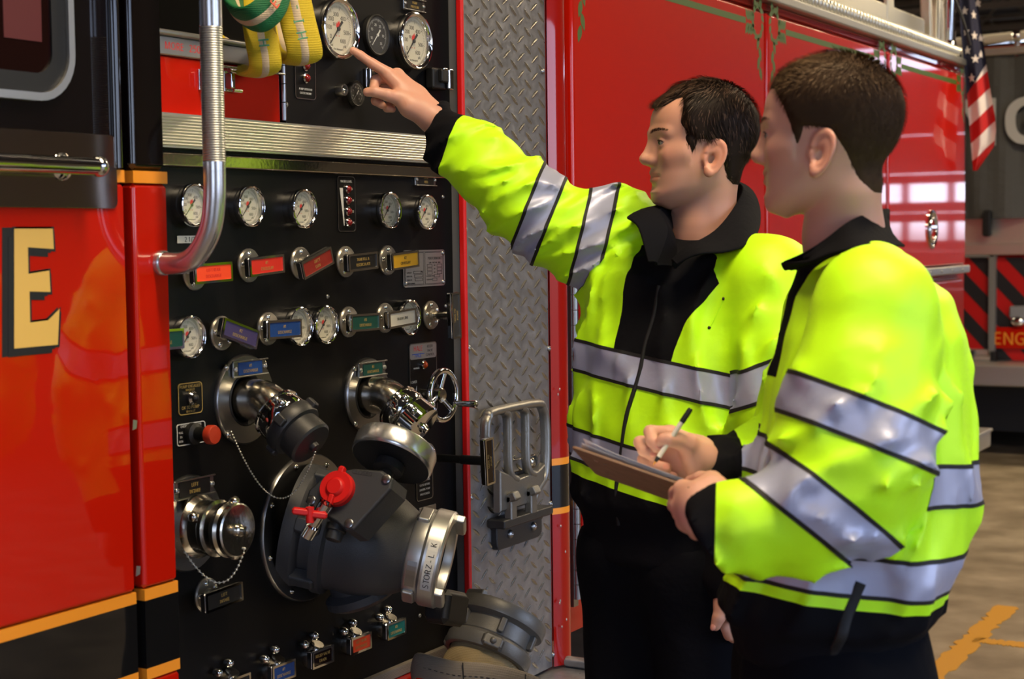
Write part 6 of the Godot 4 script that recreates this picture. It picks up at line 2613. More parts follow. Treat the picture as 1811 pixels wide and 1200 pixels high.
# a strip of cloth between two edges with thickness
func strip(mb: MB, U: Array, O: Array, thick: float, bulge: float, rows := 5) -> void:
	var n := U.size()
	var P := []
	for i in n:
		var row := []
		for j in rows + 1:
			row.append(U[i].lerp(O[i], float(j) / rows))
		P.append(row)
	var N := []
	for i in n:
		var row := []
		for j in rows + 1:
			var a: Vector3 = P[mini(i + 1, n - 1)][j] - P[maxi(i - 1, 0)][j]
			var b: Vector3 = P[i][mini(j + 1, rows)] - P[i][maxi(j - 1, 0)]
			var nn := a.cross(b)
			row.append(nn.normalized() if nn.length() > 1e-9 else Vector3.UP)
		N.append(row)
	for i in n:
		for j in rows + 1:
			var t := float(j) / rows
			P[i][j] += N[i][j] * bulge * 4.0 * t * (1.0 - t)
	for sg in [1.0, -1.0]:
		for i in n - 1:
			for j in rows:
				var q := []
				var m := []
				for e in [[i, j], [i + 1, j], [i + 1, j + 1], [i, j + 1]]:
					q.append(P[e[0]][e[1]] + N[e[0]][e[1]] * thick * 0.5 * sg)
					m.append(N[e[0]][e[1]] * sg)
				mb.quadn(q[0], q[1], q[2], q[3], m[0], m[1], m[2], m[3])
	for j in [0, rows]:
		var row := []
		for i in n:
			row.append(P[i][j])
		mb.tube(row, thick * 0.5, 6, true)
	for i in [0, n - 1]:
		var row := []
		for j in rows + 1:
			row.append(P[i][j])
		mb.tube(row, thick * 0.5, 6, true)

func lower_body(person: Node3D, hip: Vector3, left: Vector3, front: Vector3, top: float, hw: float, hd: float, stance: float) -> void:
	# trousers
	var b := Bones.new(0.05)
	var y := top
	b.seg(hip + left * (hw - hd * 0.95) + Vector3(0, y - hip.y, 0), hip - left * (hw - hd * 0.95) + Vector3(0, y - hip.y, 0), hd, hd)
	b.seg(hip + left * (hw - hd * 0.9) + Vector3(0, -0.06, 0), hip - left * (hw - hd * 0.9) + Vector3(0, -0.06, 0), hd, hd)
	for s in [-1.0, 1.0]:
		var a: Vector3 = hip + left * 0.085 * s + Vector3(0, -0.06, 0)
		var kn: Vector3 = Vector3(hip.x, 0.50, hip.z) + left * (0.085 + stance * 0.5) * s + front * 0.015
		var an: Vector3 = Vector3(hip.x, 0.09, hip.z) + left * (0.085 + stance) * s
		b.chain([a, kn, an], [hd * 0.95, 0.090, 0.082])
	var fold := noise(6.0, 31, 3)
	var f := func(p: Vector3) -> float:
		return maxf(b.at(p) - 0.008 * fold.get_noise_3d(p.x * 1.4, p.y * 0.55, p.z * 1.4), p.y - top - 0.02)
	var c := Vector3(hip.x, 0.5, hip.z)
	var m := grid_mesh(f, Vector3(c.x - 0.4, 0.0, c.z - 0.4), Vector3(c.x + 0.4, top + 0.06, c.z + 0.4), 0.013, [hip], 2)
	var tr := obj("trousers", joined([m]), M["trouser cloth"], person)
	# boots
	for s in [-1.0, 1.0]:
		var an: Vector3 = Vector3(hip.x, 0.0, hip.z) + left * (0.085 + stance) * s
		var mb := MB.new()
		var toe: Vector3 = (front + left * 0.25 * s).normalized()
		var bb := Bones.new(0.04)
		bb.seg(an + Vector3(0, 0.05, 0) - toe * 0.05, an + Vector3(0, 0.045, 0) + toe * 0.16, 0.046, 0.046)
		bb.seg(an + Vector3(0, 0.06, 0) - toe * 0.02, an + Vector3(0, 0.19, 0) - toe * 0.02, 0.055, 0.058)
		var g := func(p: Vector3) -> float: return maxf(bb.at(p), 0.003 - p.y)
		var bm := grid_mesh(g, an - Vector3(0.28, 0.02, 0.28), an + Vector3(0.28, 0.28, 0.28), 0.012, [an + Vector3(0, 0.07, 0)], 1)
		obj("boot", joined([bm]), M["rubber"], person)

func skin_tint(h: Head, base: Color, stubble: Color, amount: float) -> Callable:
	return func(p: Vector3) -> Color:
		var q: Vector3 = h.inv * p / h.k
		var c := base
		if q.y < -0.02 or q.distance_to(Vector3(0, 0.1, 0)) > 0.2:
			return c
		var az := absf(q.z)
		# lips, cheeks, beard shadow as pigment
		var lip := smoothstep(0.011, 0.006, absf(q.y - 0.054)) * smoothstep(0.026, 0.020, az) * smoothstep(0.068, 0.074, q.x)
		c = c.lerp(Color(base.r * 0.88, base.g * 0.60, base.b * 0.60), lip * 0.8)
		var ck := smoothstep(0.03, 0.01, Vector3(q.x - 0.066, (q.y - 0.088), az - 0.045).length())
		c = c.lerp(Color(base.r * 1.0, base.g * 0.80, base.b * 0.78), ck * 0.35)
		var er := smoothstep(0.070, 0.078, az) * smoothstep(0.05, 0.06, q.y)
		c = c.lerp(Color(base.r * 1.0, base.g * 0.78, base.b * 0.74), er * 0.5)
		var bd := smoothstep(0.080, 0.055, q.y) * smoothstep(-0.02, 0.03, q.x) * (1.0 - lip)
		c = c.lerp(stubble, bd * amount)
		return c

func body_mesh(person: Node3D, h: Head, nk: Bones, tint: Callable, inner: Bones, seed_in: Vector3, hands: Array) -> MeshInstance3D:
	var mb := MB.new()
	var f := func(p: Vector3) -> float:
		return smin(h.at(p), nk.at(p), 0.018)
	var c := h.t * (Vector3(-0.005, 0.10, 0) * h.k)
	var lo := c - Vector3(0.16, 0.22, 0.16)
	var hi := c + Vector3(0.16, 0.16, 0.16)
	var m := grid_mesh(f, lo, hi, 0.0023, [c], 1)
	skin_of(mb, m, tint)
	for e in hands:
		hand(mb, e[0], e[1], tint)
	# trunk and limbs under the clothes
	var bd := bounds(Array(inner.a), 0.35)
	var g := func(p: Vector3) -> float: return inner.at(p)
	m = grid_mesh(g, bd[0], bd[1], 0.018, [seed_in], 1)
	skin_of(mb, m, tint)
	return obj("body", mb, M["skin"], person)

# the point of a garment's front at a height, so far to the wearer's left
func on_front(tk: Trunk, f: Callable, y: float, left: float) -> Vector3:
	var i := int(clampf((y - tk.y0) / (tk.y1 - tk.y0), 0.0, 1.0) * tk.n)
	var l := Vector3(tk.co[i], 0, -tk.si[i])
	var d := Vector3(tk.si[i], 0, tk.co[i])
	var p := Vector3(tk.cx[i], y, tk.cz[i]) + l * left + d * 0.35
	for k in 80:
		var e: float = f.call(p)
		if e < 0.0005:
			break
		p -= d * clampf(e * 0.7, 0.001, 0.05)
	return p

# the man who points: bareheaded, dark hair, arm raised to the gauge
func man_pointing() -> void:
	var o := thing("person", "dark-haired man in a black-collared hi-vis jacket pointing at a large gauge", "person", Vector3(2.79, 0, 0.72))
	var hc := Vector3(2.8565, 1.6416, 0.7481)
	var fwd := (-SIDE * cos(0.15) - AWAY * sin(0.15) + Vector3(0, 0.02, 0)).normalized()
	var up := Vector3(0, 1, 0)
	var rt := fwd.cross(up).normalized()
	up = rt.cross(fwd).normalized()
	var k := 1.03
	var h := Head.new(Transform3D(Basis(fwd, up, rt), hc - up * 0.086 * k), k)
	var nk := Bones.new(0.03)
	var nb := Vector3(2.8846, 1.4558, 0.7502)
	nk.seg(hc - up * 0.035 - fwd * 0.022, Vector3(2.8779, 1.5156, 0.7510), 0.058, 0.057)
	nk.seg(Vector3(2.8779, 1.5156, 0.7510), nb, 0.057, 0.066)
	var skin := Color(0.56, 0.28, 0.19)
	var tint := skin_tint(h, skin, Color(0.40, 0.23, 0.17), 0.35)
	# arms
	var rs := Vector3(2.8880, 1.5015, 0.5696)
	var re := Vector3(2.8271, 1.5747, 0.4144)
	var rw := Vector3(2.8344, 1.7435, 0.1745)
	var ls := Vector3(2.8121, 1.4094, 0.9113)
	var le := Vector3(2.7460, 1.1674, 0.9679)
	var lw := Vector3(2.7079, 0.8677, 0.8797)
	var ct := Vector3(2.8743, 1.2975, 0.7324)
	var wt := Vector3(2.8344, 0.9702, 0.7049)
	var inn := Bones.new(0.05)
	inn.seg(nb, ct, 0.06, 0.10)
	inn.seg(ct, wt, 0.11, 0.10)
	inn.chain([nb.lerp(rs, 0.6), rs, re, rw], [0.05, 0.05, 0.04, 0.026])
	inn.chain([nb.lerp(ls, 0.6), ls, le, lw], [0.05, 0.05, 0.04, 0.026])
	var hip := Vector3(wt.x, 0.93, wt.z)
	# right hand: index out, thumb and the rest curled
	var Z := 3.325
	var idx := [Vector3(2.7819, 1.8407, 0.0910), Vector3(2.7646, 1.8600, 0.0645), Vector3(2.7498, 1.8774, 0.0448), Vector3(2.7399, 1.8870, 0.0343)]
	var palm := [
		[[Vector3(2.8343, 1.7424, 0.1746), Vector3(2.8176, 1.7669, 0.1525), Vector3(2.7827, 1.8349, 0.0931)], [0.025, 0.0245, 0.0145]],
		[[Vector3(2.8343, 1.7424, 0.1746), Vector3(2.8241, 1.7917, 0.1305), Vector3(2.8077, 1.8379, 0.0960)], [0.025, 0.024, 0.0145]],
		[[Vector3(2.8343, 1.7424, 0.1746), Vector3(2.8362, 1.7836, 0.1224), Vector3(2.8294, 1.8244, 0.0953)], [0.025, 0.022, 0.014]],
		[[Vector3(2.8343, 1.7424, 0.1746), Vector3(2.8397, 1.7722, 0.1199), Vector3(2.8386, 1.7993, 0.0943)], [0.024, 0.02, 0.013]],
		[[Vector3(2.8192, 1.7476, 0.1677), Vector3(2.7919, 1.7706, 0.1374), Vector3(2.7795, 1.7892, 0.1196)], [0.024, 0.021, 0.016]],
		[[Vector3(2.8497, 1.7006, 0.2166), Vector3(2.8411, 1.7293, 0.1880), Vector3(2.8322, 1.7459, 0.1704)], [0.029, 0.027, 0.026]]]
	var digits := [
		[idx, [0.0125, 0.0105, 0.009, 0.0078]],
		[[Vector3(2.8084, 1.8402, 0.0970), Vector3(2.7806, 1.8274, 0.0604), Vector3(2.7645, 1.8051, 0.0654), Vector3(2.7734, 1.7978, 0.0818)], [0.0125, 0.0108, 0.0095, 0.0085]],
		[[Vector3(2.8300, 1.8244, 0.0963), Vector3(2.8060, 1.8085, 0.0567), Vector3(2.7822, 1.7857, 0.0584), Vector3(2.7845, 1.7758, 0.0737)], [0.012, 0.0105, 0.0092, 0.0082]],
		[[Vector3(2.8391, 1.7993, 0.0954), Vector3(2.8234, 1.7831, 0.0700), Vector3(2.8013, 1.7710, 0.0734), Vector3(2.8028, 1.7681, 0.0865)], [0.011, 0.0092, 0.0082, 0.0075]],
		[[Vector3(2.7805, 1.7869, 0.1216), Vector3(2.7582, 1.7931, 0.1061), Vector3(2.7437, 1.8002, 0.0841), Vector3(2.7375, 1.8000, 0.0694)], [0.0155, 0.0125, 0.0108, 0.0095]]]
	# left hand, only the thumb side shows past the other man
	var lp := [
		[[lw, Vector3(2.7050, 0.8370, 0.8786), Vector3(2.7042, 0.7907, 0.8831)], [0.027, 0.028, 0.018]],
		[[lw, Vector3(2.7303, 0.8271, 0.8837), Vector3(2.7410, 0.7801, 0.8881)], [0.026, 0.026, 0.017]],
		[[lw, Vector3(2.6849, 0.8385, 0.8736), Vector3(2.6759, 0.8265, 0.8696)], [0.024, 0.019, 0.014]]]
	var ld := [
		[[Vector3(2.6765, 0.8275, 0.8704), Vector3(2.6672, 0.8104, 0.8665), Vector3(2.6638, 0.7962, 0.8624)], [0.0135, 0.0115, 0.0095]],
		[[Vector3(2.7043, 0.7918, 0.8830), Vector3(2.6934, 0.7747, 0.8764), Vector3(2.6860, 0.7883, 0.8718)], [0.012, 0.0105, 0.0095]],
		[[Vector3(2.7216, 0.7860, 0.8837), Vector3(2.7111, 0.7667, 0.8780), Vector3(2.7031, 0.7804, 0.8725)], [0.012, 0.0105, 0.0095]],
		[[Vector3(2.7344, 0.7824, 0.8863), Vector3(2.7244, 0.7641, 0.8814), Vector3(2.7163, 0.7758, 0.8759)], [0.0115, 0.010, 0.009]],
		[[Vector3(2.7468, 0.7810, 0.8880), Vector3(2.7375, 0.7657, 0.8839), Vector3(2.7298, 0.7753, 0.8793)], [0.011, 0.0095, 0.0085]]]
	body_mesh(o, h, nk, tint, inn, ct, [[palm, digits], [lp, ld]])
	nail(o, Vector3(2.6638, 0.7962, 0.8624), Vector3(2.6672, 0.8104, 0.8665), -SIDE - AWAY, 0.0095)
	face_parts(o, h, [-1.0, 1.0], "hair dark", (fwd * 0.98 + rt * 0.18).normalized())
	# hair
	var mask := func(q: Vector3) -> float:
		var az := absf(q.z)
		var xl := 0.0
		if q.y < 0.05:
			xl = lerpf(-0.058, -0.040, clampf((q.y - 0.035) / 0.015, 0, 1))
		elif q.y < 0.088:
			xl = lerpf(-0.040, -0.026, (q.y - 0.05) / 0.038)
		elif q.y < 0.116:
			xl = lerpf(-0.026, -0.016, (q.y - 0.088) / 0.028)
		elif q.y < 0.124:
			xl = lerpf(-0.016, 0.034, (q.y - 0.116) / 0.008)
		elif q.y < 0.150:
			xl = lerpf(0.034, 0.052, (q.y - 0.124) / 0.026)
		else:
			xl = lerpf(0.052, 0.042, clampf((q.y - 0.150) / 0.05, 0, 1))
		if q.y > 0.17:
			xl += 0.062 * smoothstep(0.052, 0.026, az) * smoothstep(0.17, 0.19, q.y)
		var d := q.x - xl
		var burn := maxf(absf(q.x - 0.030) - 0.013 * clampf((q.y - 0.082) / 0.03, 0.0, 1.0), maxf(0.088 - q.y, q.y - 0.13))
		d = minf(d, burn)
		d = maxf(d, 0.036 - q.y)
		return d * 0.8
	var thick := func(q: Vector3) -> float:
		return lerpf(0.006, 0.0105, smoothstep(0.06, 0.14, q.y)) * (0.75 if q.x > 0.05 else 1.0) * lerpf(0.5, 1.0, smoothstep(0.03, 0.08, q.y))
	hair(o, h, nk, thick, mask, "hair dark", "hair brown", func(q): return 0.12 + 0.6 * smoothstep(0.195, 0.222, q.y) + 0.7 * smoothstep(0.04, 0.06, q.x), 11, 12000, 0.020, 0.14)
	# ---- jacket
	var yw := func(deg: float) -> float:
		var a := deg_to_rad(deg)
		return yaw_of(-SIDE * sin(a) - AWAY * cos(a))
	var Y := func(py: float) -> float:
		return Vector3(2.8834, 1.5161, 0.7203).y + (400.0 - py) * 3.12 / 2850.0
	var rows := [
		[Y.call(985), Vector3(2.8265, 0.8774, 0.7030), yw.call(50), 0.180, 0.135],
		[Y.call(925), Vector3(2.8317, 0.9430, 0.7035), yw.call(50), 0.188, 0.140],
		[Y.call(880), Vector3(2.8358, 0.9921, 0.7044), yw.call(50), 0.208, 0.158],
		[Y.call(780), Vector3(2.8469, 1.1012, 0.7098), yw.call(46), 0.212, 0.160],
		[Y.call(620), Vector3(2.8669, 1.2758, 0.7224), yw.call(38), 0.216, 0.158],
		[Y.call(520), Vector3(2.8797, 1.3849, 0.7306), yw.call(33), 0.212, 0.150],
		[Y.call(455), Vector3(2.8884, 1.4558, 0.7367), yw.call(30), 0.178, 0.128],
		[Y.call(438), Vector3(2.8917, 1.4743, 0.7401), yw.call(30), 0.116, 0.094],
		[Y.call(424), Vector3(2.8932, 1.4895, 0.7408), yw.call(30), 0.082, 0.076]]
	var tk := Trunk.new(rows)
	var ra := Bones.new(0.03)
	ra.chain([Vector3(2.8883, 1.4763, 0.6335), rs, Vector3(2.8672, 1.4922, 0.5045), Vector3(2.8163, 1.5637, 0.3970), Vector3(2.8155, 1.6317, 0.3065), Vector3(2.8259, 1.6826, 0.2378), Vector3(2.8318, 1.7202, 0.1730)], [0.070, 0.083, 0.087, 0.073, 0.066, 0.056, 0.050])
	var la := Bones.new(0.05)
	la.chain([Vector3(2.8376, 1.4317, 0.8524), ls, Vector3(2.7799, 1.2871, 0.9514), le, Vector3(2.7377, 1.0443, 0.9492), lw], [0.068, 0.078, 0.083, 0.080, 0.070, 0.05])
	var cuff_end := Vector3(2.8300, 1.7203, 0.1700)
	var cuff_dir := Vector3(-0.3359, 0.3621, -0.8695)
	var fold := noise(7.0, 17, 3)
	var ridge := noise(5.0, 18, 2)
	ridge.fractal_type = FastNoiseLite.FRACTAL_RIDGED
	var ad := (rw - rs).normalized()
	var body := func(p: Vector3) -> float:
		var a := tk.at(p)
		var b := maxf(ra.at(p), (p - cuff_end).dot(cuff_dir))
		var c := la.at(p)
		var d := smin(smin(a, b, 0.05), c, 0.035)
		if absf(d) > 0.03:
			return d
		if b < a and b < c:
			var s := (p - rs).dot(ad)
			var w := p - rs - ad * s
			d -= 0.019 * crease(ridge.get_noise_3d(s * 2.0 + w.y * 1.8, w.y * 0.8, w.z * 0.9 + w.x * 0.4)) + 0.006 * fold.get_noise_3dv(p * 1.3)
		else:
			var low := smoothstep(Y.call(900), Y.call(860), p.y) * (1.0 - smoothstep(Y.call(500), Y.call(440), p.y))
			d -= (0.017 * crease(ridge.get_noise_3d(p.x * 1.6 + p.y * 0.4, p.y * 0.5, p.z * 1.6)) + 0.006 * fold.get_noise_3d(p.x * 1.2, p.y * 0.6, p.z * 1.2)) * low
		return d
	var bd := bounds([Vector3(2.9032, 0.8264, 0.4811), Vector3(2.6376, 1.5116, 1.0370), Vector3(2.8849, 1.7866, 0.1262), rs, lw], 0.14)
	var m := grid_mesh(body, bd[0], bd[1], 0.0075, [ct], 3)
	var out := Outfit.new()
	var sp := cut_by(m, func(p): return ra.at(p) - tk.at(p))
	var arm_r: Array = [sp[0]]
	sp = cut_by(sp[1], func(p): return la.at(p) - tk.at(p))
	var arm_l: Array = [sp[0]]
	var trunk: Dictionary = sp[1]
	# cuffs
	var cu := cut_by(arm_r[0], func(p): return (p - Vector3(2.8295, 1.6960, 0.2222)).dot(cuff_dir))
	arm_r = [cu[0]]
	out.dark.append(cu[1])
	cu = cut_by(arm_l[0], func(p): return (p - Vector3(2.7159, 0.9138, 0.8877)).dot(lw - Vector3(2.7264, 0.9716, 0.9187)))
	arm_l = [cu[0]]
	out.dark.append(cu[1])
	# waistband under the slanting hem
	var hem := func(p: Vector3) -> float:
		return p.y + 0.20 * (p - Vector3(2.6791, 1.0234, 0.6693)).dot(SIDE) - Vector3(2.6791, 1.0234, 0.6693).y
	cu = cut_by(trunk, hem)
	out.dark.append(cu[0])
	trunk = cu[1]
	# black yoke either side of the zip
	var front := func(p: Vector3) -> bool:
		return tk.frame(p).z > 0.0
	var zipx := func(y: float) -> float: return 0.0
	var n1 := Vector3.UP + SIDE * 0.20
	var band_at := Vector3(2.7068, 1.2371, 0.7504)
	var yoke := func(p: Vector3) -> float:
		var q := tk.frame(p)
		if q.z < 0.0:
			return 0.5
		var u := clampf((p.y - Y.call(640)) / (Y.call(440) - Y.call(640)), 0.0, 1.25)
		var l0 := lerpf(-0.062, -0.085, u)
		var l1 := lerpf(0.060, 0.072, minf(u, 0.4) / 0.4) if u < 0.4 else lerpf(0.072, 0.150, (u - 0.4) / 0.6)
		var d := maxf(l0 - q.x, q.x - l1)
		return maxf(d, (band_at - p).dot(n1))
	# reflective bands
	var s1 := []
	arm_r = band(out, arm_r, Vector3(2.8265, 1.5453, 0.4169), Vector3(2.8150, 1.5603, 0.3951) - Vector3(2.8380, 1.5405, 0.4376), 0.0235, 0.17, s1)
	var s2 := []
	arm_r = band(out, arm_r, Vector3(2.8672, 1.4910, 0.5146), Vector3(2.8476, 1.5016, 0.4793) - Vector3(2.8748, 1.4874, 0.5284), 0.0240, 0.17, s2)
	var s3 := []
	var tr: Array = band(out, [trunk], Vector3(2.7068, 1.2371, 0.7504), n1, 0.0275, 0.5, s3)
	var s5 := []
	tr = band(out, tr, Vector3(2.6658, 1.0778, 0.6995), n1, 0.0275, 0.5, s5)
	var s4 := []
	var above := []
	for e in tr:
		cu = cut_by(e, yoke)
		if cu[0].t.size():
			out.dark.append(cu[0])
		above.append(cu[1])
	tr = above
	arm_l = band(out, arm_l, Vector3(2.6913, 1.2406, 0.9439), Vector3.UP - SIDE * 0.45, 0.0275, 0.20, s4)
	out.silver = [s1, s2, s3, s4, s5]
	out.cloth = arm_r + arm_l + tr
	var j := dress(o, out)
	# zip
	var zp := []
	for e in [500, 550, 600, 650, 720, 790, 850, 910]:
		zp.append(on_front(tk, body, Y.call(e), 0.0))
	var mb := MB.new()
	mb.tube(curve(zp, 6), 0.0045, 8)
	obj("zip", mb, M["edge tape"], j)
	# pocket seam and snaps on the chest
	mb = MB.new()
	var pk := []
	for e in [[522, 0.128], [545, 0.120], [570, 0.114]]:
		pk.append(on_front(tk, body, Y.call(e[0]), e[1]))
	mb.tube(curve(pk, 4), 0.0022, 6)
	obj("pocket_seam", mb, M["hi-vis"], j)
	mb = MB.new()
	mb.ball(pk[0], Vector3.ONE * 0.0035, 8)
	mb.ball(pk[2], Vector3.ONE * 0.0035, 8)
	obj("snaps", mb, M["edge tape"], j)
	# collar
	var U := [Vector3(2.6910, 1.4458, 0.7365), Vector3(2.7418, 1.5076, 0.7366), Vector3(2.7824, 1.5441, 0.7021), Vector3(2.9103, 1.5697, 0.6800), Vector3(3.0051, 1.6084, 0.7192), Vector3(2.9792, 1.6017, 0.7755), Vector3(2.9295, 1.5844, 0.8119), Vector3(2.8522, 1.5444, 0.8232), Vector3(2.7809, 1.5043, 0.8150), Vector3(2.7264, 1.4760, 0.7841), Vector3(2.7079, 1.4515, 0.7651)]
	var V := [Vector3(2.6761, 1.4523, 0.7299), Vector3(2.6984, 1.5144, 0.7005), Vector3(2.7344, 1.5340, 0.6602), Vector3(2.9369, 1.5266, 0.6112), Vector3(3.0795, 1.5713, 0.7126), Vector3(3.0056, 1.5704, 0.8052), Vector3(2.8941, 1.5205, 0.8589), Vector3(2.7839, 1.4858, 0.8828), Vector3(2.7305, 1.4702, 0.8624), Vector3(2.6969, 1.4648, 0.8147), Vector3(2.6923, 1.4477, 0.7788)]
	mb = MB.new()
	strip(mb, curve(U, 5), curve(V, 5), 0.005, 0.008)
	# inner stand against the neck
	var L := [Vector3(2.7318, 1.4428, 0.7475), Vector3(2.7665, 1.4737, 0.7436), Vector3(2.8105, 1.5108, 0.7149), Vector3(2.9124, 1.5220, 0.6896), Vector3(2.9690, 1.5383, 0.7256), Vector3(2.9440, 1.5316, 0.7835), Vector3(2.8906, 1.5147, 0.8133), Vector3(2.8349, 1.4934, 0.8198), Vector3(2.7793, 1.4709, 0.8064), Vector3(2.7391, 1.4571, 0.7784), Vector3(2.7265, 1.4387, 0.7590)]
	strip(mb, curve(U, 5), curve(L, 5), 0.004, -0.004)
	obj("collar", mb, M["navy cloth"], o)
	# black tee under it
	mb = MB.new()
	var ring := []
	var nd := (nb - Vector3(2.8779, 1.5156, 0.7510)).normalized()
	for i in 25:
		var a := TAU * i / 24
		var q := Vector3(2.8535, 1.4855, 0.7426)
		ring.append(q + SIDE * cos(a) * 0.066 + AWAY * sin(a) * 0.062 + Vector3(0, 0.022 * cos(a) + 0.02 * sin(a), 0))
	mb.tube(ring, 0.009, 10, false)
	obj("shirt_neck", mb, M["flat black"], o)
	lower_body(o, hip, (SIDE * cos(0.8) - AWAY * sin(0.8)), (-SIDE * sin(0.8) - AWAY * cos(0.8)), Y.call(950), 0.175, 0.125, 0.04)

# the man who writes: crew cut, seen from behind his left shoulder
func man_writing() -> void:
	var o := thing("person", "crew-cut man in a hi-vis jacket seen from behind, writing on a clipboard", "person", Vector3(2.33, 0, 1.22))
	var hc := Vector3(2.3437, 1.6157, 1.1760)
	var fwd := (-SIDE * cos(0.37) + AWAY * sin(0.37) + Vector3(0, 0.02, 0)).normalized()
	var up := Vector3(0, 1, 0)
	var rt := fwd.cross(up).normalized()
	up = rt.cross(fwd).normalized()
	var k := 1.03
	var h := Head.new(Transform3D(Basis(fwd, up, rt), hc - up * 0.086 * k), k)
	h.smile = 1.0
	h.nose_out = -0.001
	var nk := Bones.new(0.03)
	var nb := Vector3(2.3993, 1.4404, 1.1945)
	nk.seg(hc - up * 0.045 - fwd * 0.030, Vector3(2.3796, 1.4924, 1.1939), 0.056, 0.055)
	nk.seg(Vector3(2.3796, 1.4924, 1.1939), nb, 0.055, 0.068)
	var skin := Color(0.58, 0.31, 0.23)
	var tint := skin_tint(h, skin, Color(0.46, 0.27, 0.21), 0.25)
	var ls := Vector3(2.2160, 1.3933, 1.2938)
	var le := Vector3(2.1349, 1.1589, 1.2731)
	var lw := Vector3(2.0369, 1.1209, 1.1179)
	var rs := Vector3(2.5507, 1.3626, 1.1259)
	var re := Vector3(2.5266, 1.1108, 1.0760)
	var rw := Vector3(2.3056, 1.1360, 1.0102)
	var ct := Vector3(2.3864, 1.3032, 1.2298)
	var wt := Vector3(2.3204, 0.9992, 1.1941)
	var inn := Bones.new(0.05)
	inn.seg(nb, ct, 0.06, 0.10)
	inn.seg(ct, wt, 0.10, 0.09)
	inn.chain([nb.lerp(ls, 0.6), ls, le, lw], [0.05, 0.05, 0.04, 0.026])
	inn.chain([nb.lerp(rs, 0.6), rs, re, rw], [0.05, 0.05, 0.04, 0.026])
	var hip := Vector3(wt.x, 0.86, wt.z)
	# left hand grips the near corner of the board
	var lp := [
		[[lw, Vector3(2.0407, 1.1334, 1.1029), Vector3(2.0615, 1.1430, 1.0675)], [0.0285, 0.026, 0.0155]],
		[[lw, Vector3(2.0347, 1.1226, 1.1038), Vector3(2.0493, 1.1202, 1.0693)], [0.0285, 0.026, 0.0155]],
		[[lw, Vector3(2.0394, 1.1124, 1.1033), Vector3(2.0608, 1.0986, 1.0718)], [0.0285, 0.025, 0.0150]],
		[[lw, Vector3(2.0513, 1.1027, 1.1050), Vector3(2.0816, 1.0830, 1.0799)], [0.026, 0.022, 0.0140]],
		[[lw, Vector3(2.0593, 1.1448, 1.1136), Vector3(2.0815, 1.1528, 1.1010)], [0.026, 0.021, 0.016]],
		[[Vector3(2.0472, 1.1136, 1.1668), lw], [0.031, 0.028]]]
	var ld := [
		[[Vector3(2.0629, 1.1411, 1.0660), Vector3(2.0879, 1.1328, 1.0444), Vector3(2.1167, 1.1247, 1.0350), Vector3(2.1354, 1.1254, 1.0374)], [0.0130, 0.0108, 0.0095, 0.0085]],
		[[Vector3(2.0511, 1.1191, 1.0685), Vector3(2.0861, 1.1167, 1.0433), Vector3(2.1198, 1.1141, 1.0318), Vector3(2.1396, 1.1180, 1.0355)], [0.0135, 0.0110, 0.0098, 0.0086]],
		[[Vector3(2.0626, 1.0991, 1.0710), Vector3(2.0981, 1.1021, 1.0458), Vector3(2.1270, 1.1034, 1.0356), Vector3(2.1453, 1.1090, 1.0366)], [0.0130, 0.0108, 0.0095, 0.0085]],
		[[Vector3(2.0831, 1.0835, 1.0784), Vector3(2.1133, 1.0888, 1.0540), Vector3(2.1367, 1.0926, 1.0438), Vector3(2.1534, 1.0981, 1.0419)], [0.0118, 0.0096, 0.0085, 0.0076]],
		[[Vector3(2.0838, 1.1533, 1.1009), Vector3(2.0976, 1.1531, 1.0786), Vector3(2.1085, 1.1471, 1.0582)], [0.0155, 0.0120, 0.0100]]]
	# right hand with the pen between thumb and two fingers
	var rp := [
		[[rw, Vector3(2.2739, 1.1555, 1.0031), Vector3(2.2471, 1.1817, 0.9933)], [0.026, 0.026, 0.017]],
		[[rw, Vector3(2.2954, 1.1626, 0.9892), Vector3(2.2620, 1.1930, 0.9575)], [0.026, 0.024, 0.014]],
		[[rw, Vector3(2.2980, 1.1514, 0.9851), Vector3(2.2732, 1.1789, 0.9486)], [0.026, 0.024, 0.014]],
		[[rw, Vector3(2.2964, 1.1400, 0.9838), Vector3(2.2826, 1.1618, 0.9470)], [0.026, 0.023, 0.014]],
		[[rw, Vector3(2.2904, 1.1311, 0.9845), Vector3(2.2816, 1.1413, 0.9579)], [0.025, 0.020, 0.014]],
		[[Vector3(2.3541, 1.1258, 1.0357), rw], [0.029, 0.026]]]
	var rd := [
		[[Vector3(2.2443, 1.1813, 0.9945), Vector3(2.2275, 1.1896, 0.9843), Vector3(2.2148, 1.1915, 0.9760), Vector3(2.2110, 1.1915, 0.9675)], [0.0150, 0.0122, 0.0108, 0.0095]],
		[[Vector3(2.2621, 1.1947, 0.9575), Vector3(2.2331, 1.1996, 0.9366), Vector3(2.2176, 1.1871, 0.9474), Vector3(2.2131, 1.1779, 0.9589)], [0.0122, 0.0100, 0.0092, 0.0084]],
		[[Vector3(2.2732, 1.1789, 0.9486), Vector3(2.2423, 1.1808, 0.9148), Vector3(2.2266, 1.1712, 0.9289), Vector3(2.2203, 1.1642, 0.9470)], [0.0122, 0.0100, 0.0092, 0.0084]],
		[[Vector3(2.2826, 1.1618, 0.9470), Vector3(2.2528, 1.1532, 0.9164), Vector3(2.2403, 1.1471, 0.9356), Vector3(2.2400, 1.1442, 0.9595)], [0.0122, 0.0100, 0.0094, 0.0086]],
		[[Vector3(2.2817, 1.1430, 0.9579), Vector3(2.2615, 1.1319, 0.9343), Vector3(2.2528, 1.1279, 0.9498), Vector3(2.2507, 1.1300, 0.9659)], [0.0110, 0.0090, 0.0083, 0.0076]]]
	body_mesh(o, h, nk, tint, inn, ct, [[lp, ld], [rp, rd]])
